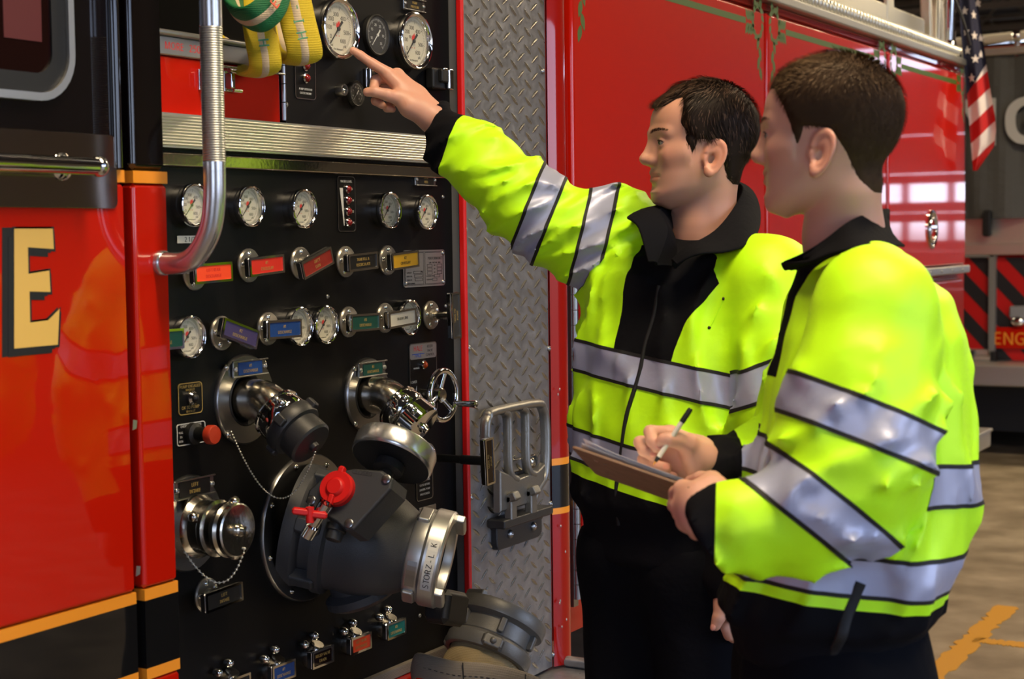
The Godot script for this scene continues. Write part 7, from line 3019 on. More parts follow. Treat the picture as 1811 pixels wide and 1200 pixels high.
	var see := (-AWAY + Vector3(0, 0.3, 0) + SIDE * 0.25).normalized()
	nail(o, Vector3(2.2131, 1.1779, 0.9589), Vector3(2.2176, 1.1871, 0.9474), see, 0.0084)
	nail(o, Vector3(2.2203, 1.1642, 0.9470), Vector3(2.2266, 1.1712, 0.9289), see, 0.0084)
	nail(o, Vector3(2.2400, 1.1442, 0.9595), Vector3(2.2403, 1.1471, 0.9356), see, 0.0086)
	face_parts(o, h, [-1.0, 1.0], "hair brown", (fwd * 0.98 - rt * 0.1 - up * 0.12).normalized())
	var mask := func(q: Vector3) -> float:
		var az := absf(q.z)
		var xl := 0.0
		if q.y < 0.050:
			xl = lerpf(-0.075, -0.052, clampf((q.y - 0.025) / 0.025, 0, 1))
		elif q.y < 0.088:
			xl = lerpf(-0.052, -0.038, (q.y - 0.050) / 0.038)
		elif q.y < 0.120:
			xl = lerpf(-0.038, -0.020, (q.y - 0.088) / 0.032)
		elif q.y < 0.130:
			xl = lerpf(-0.020, 0.040, (q.y - 0.120) / 0.010)
		elif q.y < 0.155:
			xl = lerpf(0.040, 0.050, (q.y - 0.130) / 0.025)
		else:
			xl = lerpf(0.050, 0.070, clampf((q.y - 0.155) / 0.03, 0, 1)) + 0.012 * smoothstep(0.05, 0.02, az)
		var d := q.x - xl
		var burn := maxf(absf(q.x - 0.027) - 0.012 * clampf((q.y - 0.088) / 0.03, 0.0, 1.0), maxf(0.096 - q.y, q.y - 0.135))
		d = minf(d, burn)
		return maxf(d, 0.024 - q.y) * 0.8
	var thick := func(q: Vector3) -> float:
		return lerpf(0.0016, 0.0095, smoothstep(0.02, 0.19, q.y))
	hair(o, h, nk, thick, mask, "hair cropped", "hair sandy", func(q): return smoothstep(0.16, 0.225, q.y) * 0.55 + 0.9 * smoothstep(0.02, 0.06, q.x) * smoothstep(0.15, 0.2, q.y), 12, 17000, 0.011, 0.40)
	# ---- jacket
	var Y := func(py: float) -> float:
		return Vector3(2.3820, 1.4752, 1.2002).y + (440.0 - py) * 2.45 / 2850.0
	var yw := func(deg: float) -> float:
		var a := deg_to_rad(deg)
		return yaw_of(-SIDE * sin(a) - AWAY * cos(a))
	var rows := [
		[Y.call(1140), Vector3(2.3097, 0.8802, 1.1906), yw.call(97), 0.165, 0.136],
		[Y.call(1100), Vector3(2.3110, 0.9143, 1.1884), yw.call(97), 0.170, 0.142],
		[Y.call(1060), Vector3(2.3156, 0.9482, 1.1922), yw.call(97), 0.186, 0.158],
		[Y.call(950), Vector3(2.3358, 1.0414, 1.2154), yw.call(98), 0.200, 0.170],
		[Y.call(850), Vector3(2.3609, 1.1247, 1.2283), yw.call(98), 0.205, 0.160],
		[Y.call(720), Vector3(2.3809, 1.2346, 1.2289), yw.call(98), 0.208, 0.150],
		[Y.call(600), Vector3(2.4004, 1.3368, 1.2298), yw.call(98), 0.200, 0.138],
		[Y.call(530), Vector3(2.4131, 1.3967, 1.2240), yw.call(98), 0.178, 0.122],
		[Y.call(485), Vector3(2.4077, 1.4358, 1.2097), yw.call(98), 0.116, 0.094],
		[Y.call(458), Vector3(2.4031, 1.4593, 1.1987), yw.call(98), 0.080, 0.074],
		[Y.call(444), Vector3(2.4012, 1.4715, 1.1939), yw.call(98), 0.066, 0.064]]
	var tk := Trunk.new(rows)
	var la := Bones.new(0.035)
	la.chain([Vector3(2.2902, 1.4225, 1.2683), ls, Vector3(2.1700, 1.2893, 1.2874), Vector3(2.1447, 1.2054, 1.2843), Vector3(2.1200, 1.1513, 1.2685), Vector3(2.0776, 1.1074, 1.2204), Vector3(2.0525, 1.1065, 1.1769), Vector3(2.0446, 1.1083, 1.1529), Vector3(2.0406, 1.1135, 1.1413)], [0.066, 0.080, 0.088, 0.092, 0.082, 0.058, 0.051, 0.049, 0.041])
	la.seg(Vector3(2.1644, 1.2272, 1.2957), Vector3(2.1751, 1.1278, 1.3069), 0.075, 0.050)
	var ra := Bones.new(0.05)
	ra.chain([Vector3(2.5039, 1.4016, 1.1603), rs, Vector3(2.5564, 1.2118, 1.0949), re, Vector3(2.4422, 1.1184, 1.0490), Vector3(2.3764, 1.1245, 1.0344), rw], [0.066, 0.078, 0.083, 0.076, 0.056, 0.043, 0.034])
	var fold := noise(6.0, 27, 3)
	var ridge := noise(4.6, 28, 2)
	ridge.fractal_type = FastNoiseLite.FRACTAL_RIDGED
	var body := func(p: Vector3) -> float:
		var a := tk.at(p)
		var b := la.at(p)
		var c := ra.at(p)
		var d := smin(smin(a, b, 0.04), c, 0.035)
		if absf(d) > 0.03:
			return d
		if b < a and b < c:
			var w := p - ls
			d -= 0.019 * crease(ridge.get_noise_3d(w.dot(SIDE) * 1.1 + w.y * 0.9, w.y * 1.5 - w.dot(SIDE) * 0.6, w.dot(AWAY))) * smoothstep(0.0, 0.14, -w.y) + 0.006 * fold.get_noise_3dv(p * 1.2)
		else:
			var low := smoothstep(Y.call(1086), Y.call(1056), p.y)
			d -= (0.017 * crease(ridge.get_noise_3d(p.x * 1.5, p.y * 0.6, p.z * 1.5)) * smoothstep(Y.call(560), Y.call(700), p.y) + 0.006 * fold.get_noise_3d(p.x * 1.2, p.y * 0.7, p.z * 1.2)) * low
			if low < 0.5:
				d += 0.0022 * sin((p.x + p.z * 0.6) * 420.0) * smoothstep(Y.call(1078), Y.call(1100), p.y)
		return d
	var bd := bounds([Vector3(2.0249, 0.9406, 1.1502), Vector3(2.6284, 1.4801, 1.3263), Vector3(2.5702, 1.0730, 0.8755), ls, rw, Vector3(2.2937, 1.1041, 1.3954)], 0.13)
	var m := grid_mesh(body, bd[0], bd[1], 0.0075, [ct], 3)
	var out := Outfit.new()
	var sp := cut_by(m, func(p): return la.at(p) - tk.at(p))
	var arm_l: Array = [sp[0]]
	sp = cut_by(sp[1], func(p): return ra.at(p) - tk.at(p))
	var arm_r: Array = [sp[0]]
	var trunk: Dictionary = sp[1]
	var cu := cut_by(arm_l[0], func(p): return (p - Vector3(2.0265, 1.1165, 1.1306)).dot(lw - Vector3(2.0783, 1.1182, 1.2202)))
	arm_l = [cu[0]]
	out.dark.append(cu[1])
	cu = cut_by(arm_r[0], func(p): return (p - Vector3(2.3573, 1.1304, 1.0306)).dot(-SIDE))
	arm_r = [cu[0]]
	out.dark.append(cu[1])
	# waistband
	var hem := func(p: Vector3) -> float:
		return p.y + 0.10 * (p - Vector3(2.1565, 0.9800, 1.2331)).dot(SIDE) - Vector3(2.1565, 0.9800, 1.2331).y
	cu = cut_by(trunk, hem)
	out.dark.append(cu[0])
	trunk = cu[1]
	# black front yoke
	cu = cut_by(trunk, func(p): return maxf(maxf(absf(tk.frame(p).x) - 0.075, 0.02 - tk.frame(p).z), Y.call(660) - p.y))
	out.dark.append(cu[0])
	trunk = cu[1]
	# bands
	var s1 := []
	arm_l = band(out, arm_l, Vector3(2.0700, 1.2572, 1.3086), Vector3(2.0641, 1.2348, 1.3012) - Vector3(2.0758, 1.2795, 1.3159), 0.0265, 0.24, s1)
	var s2 := []
	arm_l = band(out, arm_l, Vector3(2.0311, 1.1358, 1.2766), Vector3(2.0234, 1.1189, 1.2653) - Vector3(2.0389, 1.1528, 1.2880), 0.0290, 0.22, s2)
	var nn := Vector3.UP
	var s3 := []
	var tr: Array = band(out, [trunk], Vector3(2.4078, 1.1401, 1.3279), nn + SIDE * 0.11, 0.0270, 0.6, s3)
	var s4 := []
	tr = band(out, tr, Vector3(2.1594, 1.0276, 1.2321), nn + SIDE * 0.09, 0.0265, 0.6, s4)
	out.silver = [s1, s2, s3, s4]
	out.cloth = arm_l + arm_r + tr
	var j := dress(o, out)
	# stitched seams: yoke across the shoulder and down the back of the sleeve
	# side zip from the lower band to the waist
	var side := func(y: float, fr: float) -> Vector3:
		var i := int(clampf((y - tk.y0) / (tk.y1 - tk.y0), 0.0, 1.0) * tk.n)
		var l := Vector3(tk.co[i], 0, -tk.si[i])
		var d := Vector3(tk.si[i], 0, tk.co[i])
		var p := Vector3(tk.cx[i], y, tk.cz[i]) + d * fr + l * 0.4
		for q in 80:
			var e: float = body.call(p)
			if e < 0.0005:
				break
			p -= l * clampf(e * 0.7, 0.001, 0.05)
		return p
	var zp := []
	for e in [975, 1000, 1030, 1060, 1090, 1120, 1130]:
		zp.append(side.call(Y.call(e), -0.010 + 0.012 * (e - 975) / 155.0))
	var mb := MB.new()
	mb.tube(curve(zp, 4), 0.0085, 8, true, 0.5, SIDE)
	obj("side_zip", mb, M["edge tape"], j)
	mb = MB.new()
	var zq: Vector3 = zp[6]
	mb.box(T(zq + Vector3(0, -0.012, 0)), Vector3(0.016, 0.036, 0.008), 0.003)
	obj("zip_pull", mb, M["rubber"], j)
	# collar, standing and folded
	var U := [Vector3(2.3423, 1.4557, 1.1136), Vector3(2.2837, 1.4717, 1.1705), Vector3(2.2796, 1.4897, 1.2013), Vector3(2.2990, 1.5157, 1.2316), Vector3(2.3783, 1.5308, 1.2469), Vector3(2.4657, 1.5334, 1.2378), Vector3(2.5254, 1.5273, 1.2016), Vector3(2.5078, 1.5010, 1.1543), Vector3(2.4525, 1.4749, 1.1218), Vector3(2.3875, 1.4565, 1.1117)]
	var V := [Vector3(2.3309, 1.4542, 1.1142), Vector3(2.2509, 1.4589, 1.1855), Vector3(2.2334, 1.4704, 1.2238), Vector3(2.2325, 1.4782, 1.2615), Vector3(2.3049, 1.4812, 1.2863), Vector3(2.4441, 1.4790, 1.2674), Vector3(2.5624, 1.4800, 1.2116), Vector3(2.5764, 1.4731, 1.1365), Vector3(2.5048, 1.4607, 1.0940), Vector3(2.4036, 1.4509, 1.1002)]
	var L := [Vector3(2.3468, 1.4452, 1.1228), Vector3(2.3069, 1.4545, 1.1728), Vector3(2.3000, 1.4662, 1.1995), Vector3(2.3181, 1.4758, 1.2297), Vector3(2.3831, 1.4782, 1.2420), Vector3(2.4570, 1.4775, 1.2298), Vector3(2.4993, 1.4736, 1.2033), Vector3(2.4884, 1.4651, 1.1654), Vector3(2.4346, 1.4537, 1.1336), Vector3(2.3798, 1.4444, 1.1199)]
	mb = MB.new()
	strip(mb, curve(U, 5), curve(V, 5), 0.005, 0.010)
	strip(mb, curve(U, 5), curve(L, 5), 0.004, -0.003)
	obj("collar", mb, M["navy cloth"], o)
	lower_body(o, hip, -AWAY, -SIDE, Y.call(1105), 0.168, 0.135, 0.04)

# ------------------------------------------------------------------ what he holds
func desk_things() -> void:
	var a := Vector3(2.1279, 1.1877, 0.8557)
	var b := Vector3(2.1614, 1.1329, 1.0314)
	var c := Vector3(2.3413, 1.1172, 0.7635)
	var x := (b - a).normalized()
	var d := (c - a)
	d = (d - x * d.dot(x)).normalized()
	var n := d.cross(x).normalized()      # which side is the paper's
	if n.dot(Vector3(0.8649, -0.0634, -0.4980)) < 0.0:
		n = -n
	var L := (b - a).length()
	var Wd := 0.225
	var bs := Basis(x, d, x.cross(d))
	var s := 1.0 if x.cross(d).dot(n) > 0.0 else -1.0
	var t := T(a, bs)
	var mb := MB.new()
	var pg := PackedVector2Array()
	for q in rrect(L, Wd, 0.012):
		pg.append(q + Vector2(L / 2, Wd / 2))
	var cb := thing("clipboard", "brown hardboard clipboard held by the crew-cut man", "clipboard", a.lerp(c, 0.5))
	mb.prism(pg, 0.0035, t * T(Vector3(0, 0, -0.0035 if s > 0.0 else 0.0)), 0.001)
	obj("board", mb, M["hardboard"], cb)
	mb = MB.new()
	mb.box(t * T(Vector3(L / 2, Wd - 0.014, 0.006 * s)), Vector3(0.11, 0.026, 0.010), 0.003)
	mb.tube([t * Vector3(L / 2 - 0.05, Wd - 0.004, 0.008 * s), t * Vector3(L / 2 + 0.05, Wd - 0.004, 0.008 * s)], 0.005, 8)
	obj("clip", mb, M["chrome"], cb)
	mb = MB.new()
	for e in [[0.03, 0.06], [0.03, 0.165], [0.045, 0.06]]:
		mb.prism(disc(0.0035, 10), 0.0006, t * T(Vector3(e[0], e[1], -0.0036 * s if s > 0.0 else 0.0036)))
	obj("rivets", mb, M["brass"], cb)
	# paper: a few sheets, their near edge curling up
	var sheet := func(lift: float, curl: float) -> MB:
		var m := MB.new()
		var nx := 14
		var ny := 6
		var P := func(i: int, j: int) -> Vector3:
			var u := float(i) / nx
			var v := float(j) / ny
			var e := pow(1.0 - v, 2.0)
			return t * Vector3(0.012 + u * (L - 0.02), 0.002 + v * (Wd - 0.012), s * (lift + curl * e * (0.35 + 0.65 * pow(1.0 - u, 3.0))))
		for i in nx:
			for j in ny:
				var q := [P.call(i, j), P.call(i + 1, j), P.call(i + 1, j + 1), P.call(i, j + 1)]
				var g: Vector3 = (q[1] - q[0]).cross(q[3] - q[0]).normalized()
				m.quadn(q[0], q[1], q[2], q[3], g, g, g, g)
		return m
	var pa := thing("paper", "white paper sheets on the clipboard, edges curling", "paper", a.lerp(c, 0.5) + n * 0.002)
	obj("sheet", sheet.call(0.0012, 0.003), M["paper"], pa)
	obj("sheet", sheet.call(0.0022, 0.006), M["paper"], pa)
	obj("sheet", sheet.call(0.0032, 0.012), M["paper"], pa)
	# pen
	var p0 := Vector3(2.1975, 1.1531, 0.9570)
	var p1 := Vector3(2.2278, 1.2387, 1.0068)
	var pd := (p1 - p0)
	var pl := pd.length()
	var pt := T(p0, along(pd))
	var pen := thing("pen", "white ballpoint pen with a dark cap held over the paper", "pen", p0)
	mb = MB.new()
	mb.lathe(pt, [Vector2(0.0022, 0.009), Vector2(0.0038, 0.018), Vector2(0.0038, pl * 0.84)], 14)
	obj("barrel", mb, M["pen barrel"], pen)
	mb = MB.new()
	mb.lathe(pt, [Vector2(0.0005, 0.0), Vector2(0.0012, 0.004), Vector2(0.0022, 0.009)], 12)
	obj("nib", mb, M["brass"], pen)
	mb = MB.new()
	mb.lathe(pt, [Vector2(0.0023, 0.0075), Vector2(0.0033, 0.0125), Vector2(0.0035, 0.016)], 12)
	mb.lathe(pt, [Vector2(0.0041, pl * 0.76), Vector2(0.0044, pl * 0.77), Vector2(0.0042, pl * 0.97), Vector2(0.003, pl), Vector2(0.0, pl)], 14)
	mb.box(pt * T(Vector3(0.0052, pl * 0.86, 0)), Vector3(0.0016, pl * 0.24, 0.0035), 0.0005)
	obj("pen_cap", mb, M["print black"], pen)

# ------------------------------------------------------------------ hoses and other loose things
# flat hose: oval section swept along points; side gives the width direction
func flat_hose(mb: MB, pts: Array, w: float, th: float, side: Vector3) -> void:
	mb.tube(curve(pts, 6), w * 0.5, 20, true, th / w, side)

func hoses() -> void:
	var sd := Vector3(0.6654, 0.0748, 0.7427)
	# yellow hose: hangs out of the tray and doubles back under itself
	var path := [Vector3(2.4161, 2.0781, 0.1183), Vector3(2.4053, 1.9825, 0.1319), Vector3(2.4035, 1.9088, 0.1482), Vector3(2.4068, 1.8515, 0.1611), Vector3(2.4167, 1.8346, 0.1505), Vector3(2.4498, 1.8393, 0.1069), Vector3(2.4819, 1.8581, 0.0598), Vector3(2.5280, 1.9004, 0.0140), Vector3(2.5908, 1.9671, -0.0460), Vector3(2.6544, 2.0597, -0.1080)]
	hose_thing("yellow flat hose folded beside the large gauge", path, 0.066, 0.022, sd, "hose yellow", "HI-C", "hose print", [525, 20, 2.955], [[Vector3(2.3924, 1.9593, 0.1426), Vector3(2.3956, 1.8573, 0.1671)]])
	path = [Vector3(2.4475, 2.0194, 0.0196), Vector3(2.3959, 1.9251, 0.0625), Vector3(2.3643, 1.8675, 0.0954), Vector3(2.3535, 1.8264, 0.1121), Vector3(2.3698, 1.8115, 0.0920), Vector3(2.4209, 1.8213, 0.0189), Vector3(2.4822, 1.8443, -0.0583), Vector3(2.5235, 1.8870, -0.1126), Vector3(2.5557, 1.9486, -0.1449)]
	hose_thing("yellow flat hose folded over the metal lip of the tray", path, 0.060, 0.022, sd, "hose yellow", "H", "hose print", [468, 88, 2.93], [[Vector3(2.3573, 1.8818, 0.1015), Vector3(2.3461, 1.8253, 0.1193)]])
	path = [Vector3(2.3670, 1.9967, 0.1439), Vector3(2.3356, 1.9409, 0.1567), Vector3(2.3137, 1.9106, 0.1526), Vector3(2.2996, 1.8948, 0.1302), Vector3(2.3161, 1.9060, 0.0872), Vector3(2.3426, 1.9356, 0.0490), Vector3(2.3757, 1.9993, 0.0181)]
	hose_thing("green-edged hose looped over the yellow hoses", path, 0.062, 0.020, Vector3(0.7477, -0.6368, 0.1881), "hose green", "E", "hose print red", [476, 14, 2.87], [[Vector3(2.3277, 1.9414, 0.1629), Vector3(2.3013, 1.9032, 0.1521)]])

func hose_thing(label: String, path: Array, w: float, th: float, side: Vector3, m: String, word: String, ink: String, _at: Array, spans: Array) -> void:
	var o := thing("fire_hose", label, "fire hose", path[path.size() / 2])
	var mb := MB.new()
	flat_hose(mb, path, w, th, side)
	var body := obj("hose_jacket", mb, M[m], o)
	mb = MB.new()
	# woven stripe down the middle, a little proud
	var c := curve(path, 6)
	mb.tube(c, w * 0.235, 20, true, (th * 1.10) / (w * 0.47), side)
	obj("woven_stripe", mb, M["hose white"], body)
	mb = MB.new()
	for s in spans:
		var d: Vector3 = (s[1] - s[0])
		var n := word.length()
		for k in n:
			var p: Vector3 = s[0] + d * (k + 0.5) / n
			var best: Vector3 = c[0]
			for q in c:
				if q.distance_to(p) < best.distance_to(p):
					best = q
			var dn := d.normalized()
			var x := (side - dn * side.dot(dn)).normalized()
			var z := x.cross(dn).normalized()
			if z.dot(-AWAY + SIDE * 0.2) < 0.0:
				z = -z
			# letters read along the hose, tops to its right edge
			var b := Basis(-dn, dn.cross(z) * -1.0, z)
			if b.determinant() < 0.0:
				b = Basis(-dn, dn.cross(z), z)
			lettering(word[n - 1 - k], 0.020, T(p + z * (th * 0.5 + 0.004), b.orthonormalized()), mb, 0.002)
	obj("hose_lettering", mb, M[ink], body)

func supply_hose() -> void:
	var ax := Vector3(0.60, 0.79, 0.08).normalized()
	var top := Vector3(3.1010, 0.6250, 0.1500)
	var o := thing("supply_hose", "tan supply hose with a dark metal coupling leaning on the tread plate", "fire hose", Vector3(top.x - 0.1, 0.42, 0.2))
	var t := T(top - ax * 0.075, along(ax).scaled_local(Vector3(1, 0.88, 1)))
	var mb := MB.new()
	mb.lathe(t, [Vector2(0.086, -0.012), Vector2(0.096, -0.010), Vector2(0.100, -0.002), Vector2(0.100, 0.022), Vector2(0.094, 0.030), Vector2(0.086, 0.033)], 48, 30.0)
	var cl := obj("clamp_ring", mb, M["worn coupling"], o)
	mb = MB.new()
	for k in 3:
		var a := ring_angle(t, Vector3(-0.5884, -0.1470, 0.7951)) + TAU * k / 3 + 0.55
		var q := t * Vector3(cos(a) * 0.098, 0.008, sin(a) * 0.098)
		mb = MB.new()
		mb.box(T(q, along(ax) * Basis(Vector3.UP, -a)), Vector3(0.02, 0.032, 0.05), 0.008)
		mb.ball(t * Vector3(cos(a) * 0.107, 0.008, sin(a) * 0.107), Vector3.ONE * 0.008, 10)
		obj("clamp_bolt", mb, M["worn coupling"], cl)
	mb = MB.new()
	mb.lathe(t, [Vector2(0.086, 0.033), Vector2(0.088, 0.036), Vector2(0.088, 0.074), Vector2(0.094, 0.078), Vector2(0.104, 0.082), Vector2(0.106, 0.088), Vector2(0.106, 0.110), Vector2(0.103, 0.116), Vector2(0.078, 0.116), Vector2(0.074, 0.10), Vector2(0.0, 0.10)], 52, 30.0)
	var sw := obj("swivel_ring", mb, M["worn coupling"], o)
	mb = MB.new()
	for k in 6:
		var a := ring_angle(t, Vector3(-0.8576, -0.1545, 0.4905)) + TAU * k / 6 + 0.1
		var q := t * Vector3(cos(a) * 0.092, 0.058, sin(a) * 0.092)
		mb = MB.new()
		mb.box(T(q, along(ax) * Basis(Vector3.UP, -a)), Vector3(0.016, 0.036, 0.016), 0.004)
		obj("swivel_lug", mb, M["worn coupling"], sw)
	for k in 2:
		var a := ring_angle(t, Vector3(-0.8576, -0.1545, 0.4905)) + 1.1 + PI * k
		var q := t * Vector3(cos(a) * 0.09, 0.120, sin(a) * 0.09)
		mb = MB.new()
		mb.box(T(q, along(ax) * Basis(Vector3.UP, -a)), Vector3(0.018, 0.02, 0.06), 0.004)
		obj("swivel_lug", mb, M["worn coupling"], sw)
	# hose leaves the clamp round and goes flat on the board
	var P := [t * Vector3(0, 0.0, 0), t * Vector3(0, -0.05, 0), t * Vector3(0, -0.10, 0), t * Vector3(-0.005, -0.15, 0) + Vector3(0, 0.01, 0.0), t * Vector3(0, -0.2, 0) + Vector3(-0.02, 0.03, 0.02), t * Vector3(0, -0.26, 0) + Vector3(-0.08, 0.085, 0.03)]
	P = curve(P, 5)
	mb = MB.new()
	var n := P.size()
	var seg := 28
	var nz := noise(9.0, 41, 2)
	var rows := []
	for k in n:
		var u := float(k) / (n - 1)
		var tg: Vector3 = (P[mini(k + 1, n - 1)] - P[maxi(k - 1, 0)]).normalized()
		var s: Vector3 = (Vector3(0, 0, 1) - tg * tg.z).normalized()
		var y := tg.cross(s)
		var row := []
		for i in seg + 1:
			var a := TAU * i / seg
			var rx := lerpf(0.082, 0.098, u)
			var ry := lerpf(0.082, 0.022, smoothstep(0.1, 1.0, u))
			var q: Vector3 = P[k] + s * cos(a) * rx + y * sin(a) * ry
			q += (q - P[k]).normalized() * 0.012 * nz.get_noise_3d(cos(a) * 0.16 + u * 0.05, sin(a) * 0.16, u * 0.25) * smoothstep(0.05, 0.3, u)
			row.append(q)
		rows.append(row)
	for k in n - 1:
		for i in seg:
			var q := [rows[k][i], rows[k + 1][i], rows[k + 1][i + 1], rows[k][i + 1]]
			var m := []
			for e in [[k, i, 0], [k + 1, i, 1], [k + 1, i + 1, 1], [k, i + 1, 0]]:
				var kk: int = e[0]
				var ii: int = e[1]
				var g: Vector3 = (rows[mini(kk + 1, n - 1)][ii] - rows[maxi(kk - 1, 0)][ii]).cross(rows[kk][(ii + 1) % seg] - rows[kk][(ii + seg - 1) % seg])
				var outw: Vector3 = rows[kk][ii] - P[kk]
				m.append(g.normalized() * (1.0 if g.dot(outw) > 0.0 else -1.0))
			mb.quadn(q[0], q[1], q[2], q[3], m[0], m[1], m[2], m[3])
	obj("hose_fabric", mb, M["hose tan"], o)
	# folded strap lying across it
	var st := thing("hose_strap", "grey webbing strap with stitched seams folded across the tan hose", "strap", Vector3(2.8775, 0.5973, 0.2500))
	var W := [Vector3(2.8117, 0.5888, 0.1116), Vector3(2.7681, 0.6117, 0.1535), Vector3(2.7762, 0.6024, 0.2289), Vector3(2.8108, 0.5957, 0.2898), Vector3(2.8760, 0.5665, 0.3465), Vector3(2.9664, 0.5032, 0.3911)]
	mb = MB.new()
	mb.tube(curve(W, 6), 0.026, 16, true, 0.32, Vector3(0.1959, 0.9805, 0.0164))
	obj("webbing", mb, M["webbing"], st)
	mb = MB.new()
	var c := curve(W, 6)
	for k in [14, 24]:
		var q: Vector3 = c[k]
		var u := Vector3(0.0796, 0.9929, -0.0884)
		mb.tube([q - u * 0.026 - AWAY * 0.0088, q - AWAY * 0.0092, q + u * 0.026 - AWAY * 0.0088], 0.0012, 5)
	for k in range(3, c.size() - 3):
		var q: Vector3 = c[k]
		var nx: Vector3 = c[k + 1]
		mb.tube([q - AWAY * 0.0092 - Vector3(0, 0.001, 0), q.lerp(nx, 0.55) - AWAY * 0.0092 - Vector3(0, 0.001, 0)], 0.0009, 4)
	obj("stitching", mb, M["flat black"], st)

# ------------------------------------------------------------------ flag
func flag() -> void:
	var pole := Vector3(7.5365, 2.3315, 0.0000)
	var o := thing("flag", "small American flag hanging in folds from the pole at the rear corner", "flag", Vector3(pole.x, 2.9, 0.0))
	# cloth plane: a across (along the truck), b down; folds push it in and out
	var a0 := Vector3(pole.x + 0.03, 2.62, 0.03)
	var across := Vector3(0.36, 0, 0.93).normalized()
	var left := [[-0.12, -0.01], [0.0, 0.0], [0.2, 0.01], [0.42, 0.035], [0.6, 0.05], [0.74, 0.062], [0.84, 0.07]]
	var right := [[-0.12, 0.05], [0.0, 0.075], [0.2, 0.105], [0.42, 0.135], [0.6, 0.165], [0.66, 0.170], [0.73, 0.16], [0.84, 0.085]]
	var lk := func(tab: Array, b: float) -> float:
		for i in tab.size() - 1:
			if b <= tab[i + 1][0]:
				return lerpf(tab[i][1], tab[i + 1][1], clampf((b - tab[i][0]) / (tab[i + 1][0] - tab[i][0]), 0, 1))
		return tab[tab.size() - 1][1]
	var nu := 22
	var nv := 90
	var V := PackedVector3Array()
	var S := PackedFloat32Array()
	var B := PackedFloat32Array()
	var I := PackedInt32Array()
	for j in nv + 1:
		var b := lerpf(-0.12, 0.84, float(j) / nv)
		for i in nu + 1:
			var u := float(i) / nu
			var a := lerpf(lk.call(left, b), lk.call(right, b), u)
			var fz := 0.022 * sin(u * TAU * 1.35 + b * 2.0) * (0.5 + 0.5 * b)
			V.append(a0 + across * a + Vector3(0, -b, 0) + Vector3(0.93, 0, -0.36) * fz)
			S.append(b + 0.95 * (a - 0.02) + 0.02 * sin(u * 9.0))
			B.append(b + 1.6 * (a - 0.02))
	for j in nv:
		for i in nu:
			var q := j * (nu + 1) + i
			I.append_array([q, q + 1, q + nu + 1, q + 1, q + nu + 2, q + nu + 1])
	var m := {"v": V, "t": I}
	normals(m)
	# cut by stripe coordinate
	var pieces := []
	var canton := cut(m, shifted(B, 0.52))
	var ca: Dictionary = canton[0]
	var rest: Dictionary = canton[1]
	var coord := func(p: Vector3) -> float:
		var w := p - a0
		return -w.y + 0.95 * (w.dot(across) - 0.02)
	var k := 0
	var s := 0.40
	while s < 1.25:
		var c := cut_by(rest, func(p): return coord.call(p) - s - 0.088)
		if c[0].t.size():
			obj("stripe", thick(c[0]), M["flag white" if k % 2 == 0 else "flag red"], o)
		rest = c[1]
		s += 0.088
		k += 1
	var cn := obj("canton", thick(ca), M["flag blue"], o)
	for e in [[0.03, -0.05], [0.055, 0.03], [0.03, 0.10], [0.065, 0.13], [0.035, 0.20], [0.07, 0.22], [0.10, 0.23], [0.04, 0.29], [0.075, 0.33], [0.06, 0.41], [0.02, 0.02], [0.085, 0.07], [0.10, 0.31]]:
		var best := 0
		var bd := 9.0
		for i in ca.v.size():
			var w: Vector3 = ca.v[i] - a0
			var dd := Vector2(w.dot(across) - e[0], -w.y - e[1]).length()
			if dd < bd:
				bd = dd
				best = i
		var pg := PackedVector2Array()
		for i in 10:
			pg.append(Vector2.from_angle(TAU * i / 10 + PI / 2) * (0.022 if i % 2 == 0 else 0.0088))
		var mb := MB.new()
		var nn: Vector3 = ca.n[best]
		if nn.dot(-AWAY) < 0.0:
			nn = -nn
		mb.prism(pg, 0.0016, T(ca.v[best] + nn * 0.001, facing(nn)))
		obj("star", mb, M["flag white"], cn)

func shifted(a: PackedFloat32Array, by: float) -> PackedFloat32Array:
	var r := PackedFloat32Array()
	for x in a:
		r.append(x - by)
	return r

func thick(m: Dictionary) -> ArrayMesh:
	var back := {"v": PackedVector3Array(), "n": PackedVector3Array(), "t": m.t}
	for k in m.v.size():
		back.v.append(m.v[k] - m.n[k] * 0.0012)
		back.n.append(-m.n[k])
	return joined([m, back])

